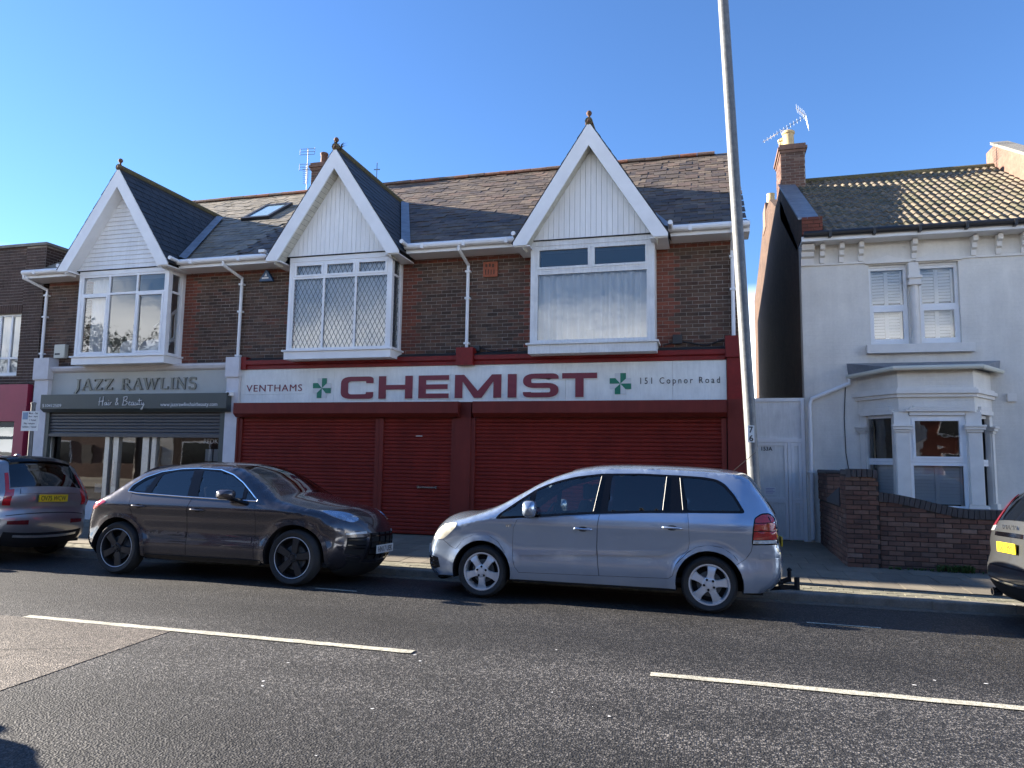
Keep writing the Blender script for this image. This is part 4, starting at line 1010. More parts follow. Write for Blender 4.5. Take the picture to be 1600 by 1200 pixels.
MB().box(ups[0][0]-.10, ups[1][1]+.18, HY-.14, HY-.002, 3.86, 4.03).build('sill', 'render_trim', house)
# canted bay
bx = [(2.88, HY), (3.42, 14.6), (4.66, 14.6), (5.20, HY)]
def band(name, o, z0, z1, m, inner=.25, parent=None):
    """a moulding that runs round the three faces of the bay, o metres proud of it"""
    P = []; q = []
    for i, (x, y) in enumerate(bx):
        if i in (0, 3): P.append((x+(-o if i == 0 else o)*1.2, HY-.003))
        else: P.append((x+(-o if i == 1 else o)*.5, y-o))
    mb = MB(); mb.prism(P, 'z', z0, z1); return mb.build(name, m, parent or house)
bayw = band('bay', .0, 2.66, 3.44, 'render'); band('cornice', .05, 2.93, 2.99, 'render_trim'); band('cornice', .09, 2.992, 3.06, 'render_trim'); band('cornice', .05, 3.062, 3.10, 'render_trim')
band('bay_base', .0, .12, .78, 'render'); band('bay_sill', .07, .782, .86, 'render_trim')
mb = MB(); P = [(2.72, HY-.003), (3.34, 14.42), (4.74, 14.42), (5.36, HY-.003)]
mb.add([(*p, 3.46) for p in P]+[(2.70, HY-.003, 3.68), (5.38, HY-.003, 3.68)], [(0, 1, 4), (1, 2, 5, 4), (2, 3, 5), (0, 3, 2, 1)]); mb.build('lead_roof', 'lead', house)
mb = MB(); mb.tube([(2.70, HY-.06, 3.40), (3.32, 14.42, 3.45), (4.76, 14.42, 3.46), (5.38, HY-.06, 3.46)], .045, 8); mb.build('gutter', 'cream_plastic', house)
mb = MB(); mb.tube([(2.72, HY-.08, 3.38), (2.72, HY-.08, 3.27), (2.02, HY-.08, 2.97), (1.98, HY-.08, 2.86), (1.98, HY-.08, .2)], .04, 10); mb.box(1.92, 2.04, HY-.13, HY-.002, 1.5, 1.54); mb.build('downpipe', 'white', house)
mb = MB(); mb.tube([(2.66, HY-.02, 3.2), (2.62, HY-.02, 2.6), (2.63, HY-.02, 1.9), (2.68, HY-.02, 1.5)], .008, 5); mb.build('cable', 'black_plastic', house)
# bay piers with caps, windows between
def pier(x, y, w_, ang, z1=2.66):
    o = thing_part = None
    mb = MB(); c, s = math.cos(ang), math.sin(ang)
    def rb(a, b, d0, d1, z0, z1_):
        V = []
        for z in (z0, z1_):
            for u, v in ((a, d0), (b, d0), (b, d1), (a, d1)): V.append((x+u*c-v*s, y+u*s+v*c, z))
        mb.add(V, [(0, 3, 2, 1), (4, 5, 6, 7), (0, 1, 5, 4), (1, 2, 6, 5), (2, 3, 7, 6), (3, 0, 4, 7)])
    rb(-w_/2, w_/2, 0, .2, .86, z1-.001); rb(-w_/2+.02, w_/2-.02, -.03, .0, 1.0, 2.28); rb(-w_/2-.02, w_/2+.02, -.06, .0, .865, .99)
    rb(-w_/2-.01, w_/2+.01, -.05, 0, 2.29, 2.33); rb(-w_/2-.035, w_/2+.035, -.08, 0, 2.335, 2.38); rb(-w_/2-.05, w_/2+.05, -.10, 0, 2.385, 2.42)
    mb.build('pier', 'render_trim', house)
pier(3.46, 14.62, .25, 0); pier(4.64, 14.62, .25, 0)
la = math.atan2(14.6-HY, 3.42-2.88); ra = math.atan2(HY-14.6, 5.20-4.66)
pier(2.95, 15.32, .16, la); pier(5.14, 15.30, .16, ra)
wc = MB().box(3.58, 4.52, 14.66, 14.70, .86, .90).build('bay_casement', 'white', house)
frame_grid(wc, 3.585, 4.515, 1.74, 2.60, 14.66, (0, 1), (0, 1), .06, casements={(0, 0)}); frame_grid(wc, 3.585, 4.515, .90, 1.738, 14.665, (0, 1), (0, 1), .06)
blind(wc, 3.66, 4.44, .95, 1.72, 14.80); MB().box(3.60, 4.50, 14.60, 14.66, 2.60, 2.66).build('window_head', 'white', wc)
for zz_, w_ in ((2.665, .52), (2.70, .46), (2.735, .40)): MB().box(4.05-w_, 4.05+w_, 14.545, 14.597, zz_, zz_+.033).build('window_head', 'render_trim', house)
for (p0, p1) in ((bx[0], bx[1]), (bx[2], bx[3])):     # canted side lights
    a, b = Vector(p0), Vector(p1); d = (b-a); L_ = d.length; d.normalize(); nrm = Vector((d.y, -d.x))
    ct = a+d*L_*.5
    def pt(u, v, z): q = ct+d*u-nrm*v; return (q.x, q.y, z)
    def cb(mb, u0, u1, v0, v1, z0, z1):
        V = [pt(u, v, z) for z in (z0, z1) for u, v in ((u0, v0), (u1, v0), (u1, v1), (u0, v1))]
        mb.add(V, [(0, 3, 2, 1), (4, 5, 6, 7), (0, 1, 5, 4), (1, 2, 6, 5), (2, 3, 7, 6), (3, 0, 4, 7)])
    mb = MB(); hw = .37
    for z0, z1 in ((.88, 1.74), (1.742, 2.62)):
        cb(mb, -hw, -hw+.06, .05, .11, z0, z1); cb(mb, hw-.06, hw, .05, .11, z0, z1); cb(mb, -hw+.06, hw-.06, .051, .109, z0, z0+.06); cb(mb, -hw+.06, hw-.06, .051, .109, z1-.06, z1)
    sw = mb.build('side_casement', 'white', house)
    mb = MB(); cb(mb, -L_/2+.01, -hw, .02, .14, .86, 2.66); cb(mb, hw, L_/2-.02, .02, .14, .86, 2.66); mb.build('jamb', 'render_trim', house)
    for z0, z1 in ((.94, 1.68), (1.80, 2.56)): MB().add([pt(-hw+.05, .08, z0), pt(hw-.05, .08, z0), pt(hw-.05, .08, z1), pt(-hw+.05, .08, z1)], [(0, 1, 2, 3)]).build('pane', 'glass', sw)
    mb = MB(); z = .97
    while z < 1.66: mb.add([pt(-hw+.06, .16, z), pt(hw-.06, .16, z), pt(hw-.06, .18, z+.06), pt(-hw+.06, .18, z+.06)], [(0, 1, 2, 3)]); z += .062
    mb.build('shutter_blind', 'blind', sw)
    mb = MB(); cb(mb, -.38, .38, -.05, .0, 2.62, 2.70); cb(mb, -.30, .30, -.05, .0, 2.702, 2.76); mb.build('window_head', 'render_trim', house)
room(house, 3.1, 4.98, 15.17, HY+1.45, .2, 2.66, 'room_dark')
MB().box(5.45, 5.6, HY-.06, HY-.002, 2.9, 3.05).build('door_hood_end', 'render_trim', house)

# side gate between the shop and the house
gate = thing('side_gate', 'tall white panelled side gate marked 153A beside the cream house', 'gate', (1.3, HY, .14))
GX0, GX1 = .66, 1.895; gy = HY+.02
mb = MB(); mb.box(GX0, GX0+.07, gy, gy+.07, .14, 3.0); mb.box(GX1-.07, GX1, gy, gy+.07, .14, 3.0); mb.box(GX0+.07, GX1-.07, gy, gy+.07, 2.93, 3.0); mb.box(GX0+.07, GX1-.07, gy, gy+.07, 2.10, 2.18); mb.build('gate_frame', 'white', gate)
MB().box(GX0+.07, GX1-.07, gy+.03, gy+.05, 2.18, 2.93).build('top_panel', 'white_old', gate)
mb = MB(); mb.box(GX0+.07, 1.555, gy+.025, gy+.06, .16, 2.10); dr = mb.build('gate_leaf', 'white_old', gate)
MB().box(1.56, 1.62, gy, gy+.06, .16, 2.10).build('gate_post', 'white', gate); MB().box(1.62, GX1-.07, gy+.025, gy+.05, .16, 2.10).build('side_panel', 'white_old', gate)
def rails(x0, x1, z0, z1, par):
    mb = MB(); t = .055; mb.box(x0, x0+t, gy+.004, gy+.0245, z0, z1); mb.box(x1-t, x1, gy+.004, gy+.0245, z0, z1); mb.box(x0+t, x1-t, gy+.0045, gy+.0245, z0, z0+t); mb.box(x0+t, x1-t, gy+.0045, gy+.0245, z1-t, z1); mb.build('rail', 'white', par)
rails(GX0+.08, 1.55, .95, 2.09, dr); rails(GX0+.08, 1.55, .17, .945, dr); rails(1.625, GX1-.075, .95, 2.09, gate); rails(1.625, GX1-.075, .17, .945, gate)
text_poly('153A', 1.06, 1.27, 1.93, 2.01, gy+.024, depth=.004, off=.02, mats='ink', parent=dr)
nb = MB().box(1.10, 1.32, gy+.019, gy+.0245, 1.04, 1.20).build('notice', 'blind', dr)
mb = MB()
for i in range(4): mb.box(1.125, 1.295-.03*(i % 2), gy+.0175, gy+.0188, 1.165-i*.03, 1.173-i*.03)
mb.build('lettering', mat('violet_ink', (.20, .16, .42), .6), nb)

# garden wall: pier, return and the dipping front run
WY = 12.45
gw = thing('garden_wall', 'low brown brick garden wall with curved dark coping and tall end pier', 'wall', (3.6, WY, .08))
W0, W1 = 2.10, 2.585
def wtop(x):      # top of the brickwork under the coping
    t = min(1, max(0, (x-2.60)/1.35)); s = t*t*(3-2*t); return 1.14-.22*s
mb = MB(); mb.box(W0+.01, W1-.01, WY+.012, WY+.47, .0, 1.52)
core = [(2.585, .0)]+[(2.585, wtop(2.585)-.02)]+[(x, wtop(x)-.02) for x in np.linspace(2.65, 4.2, 14)]+[(6.8, wtop(4.2)-.02), (6.8, .0)]
mb.prism(core, 'y', WY+.06, WY+.27); mb.box(W0+.02, W0+.21, WY+.47, HY-.1, .0, 1.0)
wall = mb.build('wall_core', 'mortar_dark', gw); cells = []
cells += brick_cells(W0, W1, .07, 1.5, WY+.02, lambda x, z: 'b')
cells += brick_cells(WY+.02, WY+.46, .07, 1.5, W0+.02, lambda x, z: 'b', face='-x')
cells += brick_cells(WY+.46, HY-.1, .07, 1.0, W0+.03, lambda x, z: 'b', ph=1, face='-x')
cells += brick_cells(2.59, 6.8, .05, 1.16, WY+.07, lambda x, z: 'b' if z+.045 < wtop(x) else None)
lay(wall, 'brick', cells, {'b': (brick_shape(d=.022, c=.006), 'brick_wall')}, (3.0, 12.4, .6))
hd_ = brick_shape(.068, .10, .05, .006)
mb = MB(); mb.box(-.033, .033, -.02, .24, -.082, .055)
cp = mesh_of(mb, 'coping_brick', 'brick_blue')
x = 2.62
while x < 6.8:
    sl_ = (wtop(x+.04)-wtop(x-.04))/.08; place(cp, 'coping_brick', wall, (x, WY+.05, wtop(x)+.045), None, (0, -math.atan(sl_), random.uniform(-.01, .01))); x += .0745*math.cos(math.atan(sl_))
for i in range(6):
    xx = W0+.05+i*.077; place(cp, 'coping_brick', wall, (xx, WY+.005, 1.56 if 0 < i < 5 else 1.548), (1, 2.0, .9), None)
mb = MB(); prof = [(HY-.9, 1.0), (HY-.9, 1.46)]
mb = MB(); mb.box(W0+.0, W0+.24, HY-1.15, HY-.1, 1.0, 1.50); rp = mb.build('raised_end', 'mortar_dark', gw)
lay(rp, 'brick', brick_cells(HY-1.15, HY-.1, 1.0, 1.5, W0+.01, lambda x, z: 'b', face='-x')+brick_cells(W0, W0+.24, 1.0, 1.5, HY-1.145, lambda x, z: 'b'), {'b': (brick_shape(d=.02), 'brick_wall')}, (2, 14, 1))
MB().box(W0-.02, W0+.26, HY-1.18, HY-.1, 1.502, 1.57).build('coping', 'brick_blue_s', gw, bevel=.02)
mb = MB(); mb.add([(W0-.02, WY+.47, 1.30), (W0+.24, WY+.47, 1.30), (W0+.24, HY-1.2, 1.06), (W0-.02, HY-1.2, 1.06), (W0-.02, WY+.47, 1.0), (W0+.24, WY+.47, 1.0), (W0+.24, HY-1.2, 1.0), (W0-.02, HY-1.2, 1.0)], FB); mb.build('coping', 'brick_blue_s', gw)
weeds(2.62, 3.3, WY+.03, pave_z(WY), 26, .06, 'leaf', 'grass_tuft', 'low grass tuft at the foot of the garden wall pier', 'grass', 1)
weeds(3.32, 3.86, WY+.03, pave_z(WY), 44, .15, 'leaf', 'weed_clump', 'taller green weed clump against the garden wall', 'weed', 2)
weeds(3.9, 4.6, WY+.03, pave_z(WY), 24, .07, 'leaf', 'grass_tuft', 'low grass tuft by the garden wall near the grey car', 'grass', 3)
weeds(-7.64, -7.46, 13.22, 8.20, 12, .22, 'leaf_dry', 'roof_weed', 'dark dry weed growing at the peak of the middle gable', 'weed', 4)

# ------------------------------------------------------------------ neighbour on the left
nbr = thing('corner_shop', 'dark brown brick parapet shop with pink red shopfront at the left edge', 'shop', (-18.5, F, .11))
NX = -16.12
mb = MB(); wx0, wx1, wz0, wz1 = -17.85, -16.74, 3.58, 5.17
mb.box(-21.5, wx0, F, F+.3, 3.3, 6.9); mb.box(wx1, NX, F, F+.3, 3.3, 6.9); mb.box(wx0, wx1, F, F+.3, wz1, 6.9); mb.box(wx0, wx1, F, F+.3, 3.3, wz0); mb.box(NX-.3, NX, F+.3, 21, .1, 6.9); mb.box(-21.5, -21.2, F+.3, 21, .1, 6.9); mb.box(-21.2, NX-.3, 16.9, 17.1, .1, 6.4)
nw = mb.build('wall', 'mortar', nbr)
cells = []
for q in ((-19.2, wx0, 3.33, 6.88), (wx1, NX, 3.33, 6.88), (wx0, wx1, wz1+.235, 6.88), (wx0, wx1, 3.33, wz0)): cells += brick_cells(*q, F, lambda x, z: 'b')
cells += brick_cells(F, F+1.6, 3.33, 6.88, NX, lambda x, z: 'b', face='+x')
lay(nw, 'brick', cells, {'b': (brick_shape(), 'brick_dark')}, (-16.6, 13.9, 5))
sold = brick_shape(.065, .215, .022)
me = mesh_of(sold, 'soldier_brick', 'brick_dark')
xx = wx1-.02
while xx > wx0: place(me, 'soldier_brick', nw, (xx, F, wz1+.115)); xx -= .075
MB().box(-21.5, NX+.06, F-.06, F+.5, 6.9, 6.97).box(NX-.4, NX+.06, F+.5, 21, 6.9, 6.97).build('coping', 'kerbstone_s', nbr)
wn = MB().box(wx0, wx1, F+.06, F+.1, wz0, wz0+.04).build('sash_window', 'white', nbr)
frame_grid(wn, wx0, wx1, wz0+.04, wz1, F+.07, (0, .335, .665, 1), (0, .27, 1), .05)
curtain(nbr, wx0+.05, wx1-.05, F+.25, wz0, wz1, .02, 12); room(nbr, wx0-.2, wx1+.2, F+.3, F+2.5, wz0-.2, wz1+.1)
MB().box(-21.5, -16.16, 13.78, F-.004, 2.42, 3.34).build('fascia_panel', 'pink', nbr); MB().box(-16.46, -16.15, 13.75, F+.2, .1, 2.418).build('pilaster', 'pink', nbr)
MB().box(-21.5, -16.46, 13.84, 13.92, 2.28, 2.418).box(-16.54, -16.46, 13.84, 13.92, .1, 2.28).build('shopfront_frame', 'black_plastic', nbr)
MB().box(-21.5, -16.54, 13.87, 13.91, 1.98, 2.05).build('transom', 'salon_dark', nbr)
MB().add([(-21.5, 13.90, .5), (-16.54, 13.90, .5), (-16.54, 13.90, 2.28), (-21.5, 13.90, 2.28)], [(0, 1, 2, 3)]).build('pane', 'glass_shop', nbr)
MB().box(-21.5, -16.54, 13.93, 13.95, .5, 1.97).build('window_film', mat('pale_film', (.45, .52, .50), .6), nbr)
room(nbr, -21.2, -16.3, 14.1, 16.8, .1, 2.5, 'room_dark')
# an unseen block added further left so that its shadow lies along the pavement
tb = thing('far_terrace', 'tall brick terrace block further left along the street', 'building', (-31, 13, .1))
MB().box(-41, -22.2, 12.85, 17.4, .05, 8.7).build('wall', 'brick_dark_s', tb)
MB().box(-41.1, -22.15, 12.75, 17.4, 8.702, 8.82).build('parapet_coping', 'kerbstone_s', tb)
for i in range(6):
    for z in (1.2, 4.6): MB().box(-40+i*3.1, -38.6+i*3.1, 12.80, 12.846, z, z+1.7).build('window', 'glass', tb)

# ------------------------------------------------------------------ street furniture and fixings
lp = thing('lamp_post', 'leaning galvanised steel lamp post on the pavement behind the silver car', 'lamp post', (.69, 10.80, pave_z(10.8)))
pts = [Vector((.69, 10.80, .0)), Vector((.64, 10.80, 1.25)), Vector((.635, 10.80, 1.32)), Vector((.32, 10.80, 8.76)), Vector((.26, 10.80, 9.9))]
mb = MB(); mb.tube(pts, [.105, .10, .084, .078, .06], 18); mb.build('pole', 'galv', lp, smooth=True, auto=40)
mb = MB(); mb.tube([(.26, 10.80, 9.85), (.25, 10.5, 10.1), (.25, 9.8, 10.2)], .03, 10); mb.build('bracket_arm', 'galv', lp)
mb = MB(); mb.box(.13, .37, 9.2, 9.85, 10.15, 10.25); mb.build('lantern', 'galv', lp, bevel=.03)
xl = .603
nlab = MB().box(xl-.048, xl+.042, 10.800-.093, 10.800-.087, 1.97, 2.21).build('number_plate', 'sign_white', lp)
text_poly('7', xl-.03, xl+.025, 2.105, 2.195, 10.7065, depth=.0015, off=.02, mats='ink', parent=nlab); text_poly('6', xl-.03, xl+.025, 1.985, 2.075, 10.7065, depth=.0015, off=.02, mats='ink', parent=nlab)
MB().box(.55, .75, 10.69, 10.70, .45, .95).build('access_door', 'galv', lp)
ps = thing('parking_sign', 'small white parking sign on a grey post at the kerb by the salon', 'sign', (-11.95, 10.35, pave_z(10.35)))
mb = MB(); mb.tube([(-11.95, 10.35, .0), (-11.97, 10.35, 2.56)], .038, 12); mb.lathe([(.045, 0), (.045, .03), (0, .05)], (-11.97, 10.35, 2.55), n=12); mb.build('post', 'galv', ps, smooth=True, auto=40)
pl = MB().box(-12.16, -11.77, 10.30, 10.308, 2.06, 2.42).build('sign_plate', 'sign_white', ps)
MB().box(-12.14, -12.02, 10.2965, 10.2995, 2.27, 2.40).build('parking_symbol', mat('sign_blue', (.22, .32, .45), .5), pl)
for i, (t, a, b) in enumerate((('Mon - Sat', -12.0, -11.79), ('8am - 6pm', -12.0, -11.79), ('1 hour', -11.97, -11.82), ('No return', -12.1, -11.85), ('within 1 hour', -12.13, -11.80))):
    text_poly(t, a, b, 2.365-i*.062, 2.402-i*.062, 10.2995, depth=.001, off=.01, mats='ink', parent=pl)
al = thing('alarm_box', 'cream burglar alarm box on the brick left of the salon bay', 'alarm box', (-15.28, F, 3.95))
MB().box(-15.46, -15.13, F-.14, F-.025, 3.97, 4.31).build('case', 'cream_plastic', al, bevel=.015); MB().box(-15.42, -15.27, F-.146, F-.1405, 4.05, 4.09).build('lamp_slot', 'black_plastic', al)
at_ = thing('alarm_box', 'dark blue triangular alarm box on the brick left of the leaded bay', 'alarm box', (-9.62, F, 5.62))
MB().prism([(-9.80, 5.61), (-9.44, 5.61), (-9.46, 5.66), (-9.60, 5.87), (-9.64, 5.87), (-9.78, 5.66)], 'y', F-.10, F-.02).build('case', 'blue_plastic', at_, bevel=.01)
MB().box(-9.72, -9.55, F-.103, F-.1005, 5.665, 5.70).build('label_band', 'white_ink', at_)
MB().prism([(-9.66, 5.72), (-9.59, 5.72), (-9.62, 5.80)], 'y', F-.103, F-.1005).build('label_mark', 'white_ink', at_)
pq = thing('wall_plaque', 'square terracotta plaque set in the brick beside the right hand bay', 'plaque', (-4.31, F, 5.44))
MB().box(-4.47, -4.15, F-.05, F-.021, 5.44, 5.76).build('tile', 'plaque', pq, bevel=.008)
mb = MB()
for i, (x, z, w_, h_) in enumerate(((-4.42, 5.65, .06, .06), (-4.34, 5.65, .05, .07), (-4.27, 5.64, .06, .07), (-4.42, 5.49, .03, .11), (-4.36, 5.49, .03, .11), (-4.30, 5.49, .03, .10), (-4.24, 5.49, .03, .10))): mb.box(x, x+w_*.7, F-.058, F-.0505, z, z+h_)
o = mb.build('worn_relief', 'terracotta', pq); o['kind'] = 'stuff'
cc = thing('security_camera', 'small white camera box on the pilaster between the two shops', 'camera', (-10.24, 13.66, 3.02))
MB().box(-10.31, -10.18, 13.56, 13.688, 2.98, 3.08).build('housing', 'white', cc, bevel=.015); MB().tube([(-10.24, 13.56, 3.03), (-10.24, 13.53, 3.025)], .03, 10).build('lens', 'black_plastic', cc)
c2 = thing('security_camera', 'tiny white camera under the left end of the middle gable', 'camera', (-9.2, 13.15, 6.0))
MB().box(-9.28, -9.14, 13.02, 13.14, 6.02, 6.09).build('housing', 'white', c2, bevel=.01); MB().tube([(-9.21, 13.14, 6.05), (-9.21, 13.4, 6.0)], .015, 6).build('arm', 'white', c2)
jb = thing('cable_box', 'black cable box and wires above the shop cornice by the right bay', 'cable box', (-.5, F, 3.92))
MB().box(-.62, -.44, F-.09, F-.022, 3.92, 4.10).build('case', 'black_plastic', jb, bevel=.01); MB().tube([(-.44, F-.05, 3.97), (.0, F-.04, 3.88), (.3, F-.04, 3.98)], .012, 6).tube([(-.62, F-.05, 3.95), (-.8, F-.05, 3.90)], .012, 6).build('cable', 'black_plastic', jb)
jb = thing('cable_box', 'black cable box and wires beside the red block at the middle downpipe', 'cable box', (-4.55, F, 3.85))
MB().box(-4.64, -4.50, F-.09, F-.022, 3.87, 4.0).build('case', 'black_plastic', jb, bevel=.01); MB().tube([(-4.5, F-.05, 3.95), (-4.2, F-.05, 3.87), (-3.8, F-.05, 3.90)], .012, 6).build('cable', 'black_plastic', jb)
# television aerials
def yagi(name, label, base, mast_top, boom, els, el_len, refl=None, group=None, m='alu'):
    a = thing(name, label, 'aerial', base)
    MB().tube([base, mast_top], .011, 6).build('mast', m, a)
    b0, b1 = Vector(boom[0]), Vector(boom[1]); d = b1-b0
    bm = MB().tube([b0, b1], .012, 5).build('boom', m, a); q = d.normalized().cross(Vector((0, 0, 1)))
    if q.length < .1: q = Vector((1, 0, 0))
    q.normalize(); mb = MB()
    for i in range(els):
        p = b0+d*(i+.5)/els; l = el_len*(1-.3*i/els); mb.tube([p-q*l/2, p+q*l/2], .006, 4)
    mb.build('element', m, a)
    if refl:
        p = b0; mb = MB(); u = q.cross(d.normalized())
        for s in (-1, 1):
            for k in range(5): o = u*s*(.05+.065*k)+d.normalized()*(.02*k); mb.tube([p+o-q*refl, p+o+q*refl], .005, 4)
            mb.tube([p, p+u*s*.34+d.normalized()*.09], .01, 4)
        mb.build('reflector', m, a)
    return a
yagi('tv_aerial', 'long yagi television aerial clamped over the buff chimney pots', (2.15, 19.55, 9.88), (2.15, 19.55, 10.68), ((2.62, 19.5, 10.86), (1.55, 19.7, 10.34)), 13, .30, .26, m='alu_bright')
a = yagi('tv_aerial', 'twin rack television aerial on a mast beside the brick chimney', (-11.62, 18.5, 9.62), (-11.62, 18.5, 10.98), ((-11.62, 18.45, 10.42), (-11.62, 18.45, 9.85)), 9, .26, None, m='galv')
mb = MB()
for z in (10.9, 10.42):
    for k in (-.09, 0, .09): mb.tube([(-11.88, 18.48, z+k), (-11.38, 18.48, z+k-.03)], .008, 4)
    for x in (-11.88, -11.63, -11.38): mb.tube([(x, 18.48, z-.1), (x, 18.48, z+.1)], .008, 4)
mb.build('dipole_rack', 'galv', a)
yagi('tv_aerial', 'thin whip aerial behind the ridge right of the middle gable', (-9.4, 18.7, 9.4), (-9.4, 18.7, 10.42), ((-9.5, 18.7, 10.2), (-9.3, 18.7, 10.2)), 2, .12, None, m='galv')
# ------------------------------------------------------------------ vehicles
def paint(name, col, metal=.55, rough=.32):
    return mat(name, col, rough, metal=metal, coat=1.0, spec=.5, var=(2.0, .05))
M['silver_blue'] = paint('silver_blue_paint', (.34, .42, .54), .62, .20)
M['brown_grey'] = paint('dark_mauve_paint', (.048, .043, .050), .5, .24)
M['mid_grey'] = paint('mid_grey_paint', (.27, .27, .28), .6)
M['dark_grey'] = paint('dark_grey_paint', (.085, .09, .094), .45)
M['tyre'] = mat('tyre_rubber', (.018, .018, .019), .78, var=(8, .2), bump=(60, .2, .003))
M['alloy'] = mat('silver_alloy', (.68, .69, .71), .3, metal=.45, var=(12, .1))
M['alloy_black'] = mat('black_alloy', (.03, .03, .033), .35, metal=.4)
M['chrome'] = mat('chrome', (.8, .8, .8), .1, metal=1)
M['trim'] = mat('gloss_black_trim', (.006, .006, .008), .09, spec=.3)
M['cabin'] = mat('cabin_fabric', (.035, .035, .038), .85)
M['under'] = mat('underbody', (.008, .008, .009), .9)
M['lamp_red'] = mat('red_lens', (.42, .012, .016), .12, coat=1, var=(30, .25))
M['bar_grey'] = mat('pale_window_bar', (.42, .41, .36), .5)
M['lamp_dim'] = mat('dark_red_reflector', (.12, .01, .015), .2)
M['lamp_clear'] = mat('clear_lens', (.62, .64, .64), .10, coat=1, var=(24, .35))
M['lamp_blue'] = mat('headlamp_lens', (.38, .45, .55), .06, metal=.7, coat=1, var=(14, .4))
M['lamp_white'] = mat('hazed_headlamp', (.70, .66, .52), .22, coat=.6, var=(14, .2))
M['plate_y'] = mat('yellow_plate', (.72, .50, .02), .4); M['plate_w'] = mat('white_plate', (.72, .72, .70), .4)

def smooth_curve(pts, step=.03):
    """centripetal-ish catmull-rom through the points, resampled"""
    P = [np.array(p, float) for p in pts]; out = []
    for i in range(len(P)-1):
        p0 = P[i-1] if i else 2*P[0]-P[1]; p1, p2 = P[i], P[i+1]; p3 = P[i+2] if i+2 < len(P) else 2*P[-1]-P[-2]
        n = max(2, int(np.linalg.norm(p2-p1)/step))
        d = np.linalg.norm(p2-p1); t1 = (p2-p0)/max(1e-6, np.linalg.norm(p1-p0)+d)*d; t2 = (p3-p1)/max(1e-6, np.linalg.norm(p3-p2)+d)*d
        for k in range(n):
            t = k/n; out.append((2*t**3-3*t*t+1)*p1+(t**3-2*t*t+t)*t1+(-2*t**3+3*t*t)*p2+(t**3-t*t)*t2)
    out.append(P[-1]); return np.array(out)
def inpoly(pt, poly):
    x, y = pt; c = False; n = len(poly); j = n-1
    for i in range(n):
        xi, yi = poly[i]; xj, yj = poly[j]
        if (yi > y) != (yj > y) and x < (xj-xi)*(y-yi)/(yj-yi)+xi: c = not c
        j = i
    return c
def inpolys(P, poly):
    P = np.asarray(P); c = np.zeros(len(P), bool); x, y = P[:, 0], P[:, 1]; n = len(poly); j = n-1
    for i in range(n):
        xi, yi = poly[i]; xj, yj = poly[j]; j = i
        if yi == yj: continue
        c ^= ((yi > y) != (yj > y)) & (x < (xj-xi)*(y-yi)/(yj-yi)+xi)
    return c
def dens(poly, step=.035, closed=True):
    out = []; n = len(poly)
    for i in range(n if closed else n-1):
        a, b = np.array(poly[i], float), np.array(poly[(i+1) % n], float); k = max(1, int(np.linalg.norm(b-a)/step))
        out += [tuple(a+(b-a)*t/k) for t in range(k)]
    if not closed: out.append(tuple(poly[-1]))
    return out
def roundp(poly, r=.03, n=4):
    """round the corners of a closed polygon"""
    out = []; m = len(poly)
    for i in range(m):
        p0, p1, p2 = Vector(poly[i-1]), Vector(poly[i]), Vector(poly[(i+1) % m]); a, b = p0-p1, p2-p1; q = min(r, a.length*.45, b.length*.45)
        if a.length < 1e-6 or b.length < 1e-6: continue
        a.normalize(); b.normalize(); s, e = p1+a*q, p1+b*q
        for k in range(n+1): t = k/n; v = (1-t)**2*s+2*t*(1-t)*p1+t*t*e; out.append((v.x, v.y))
    return out

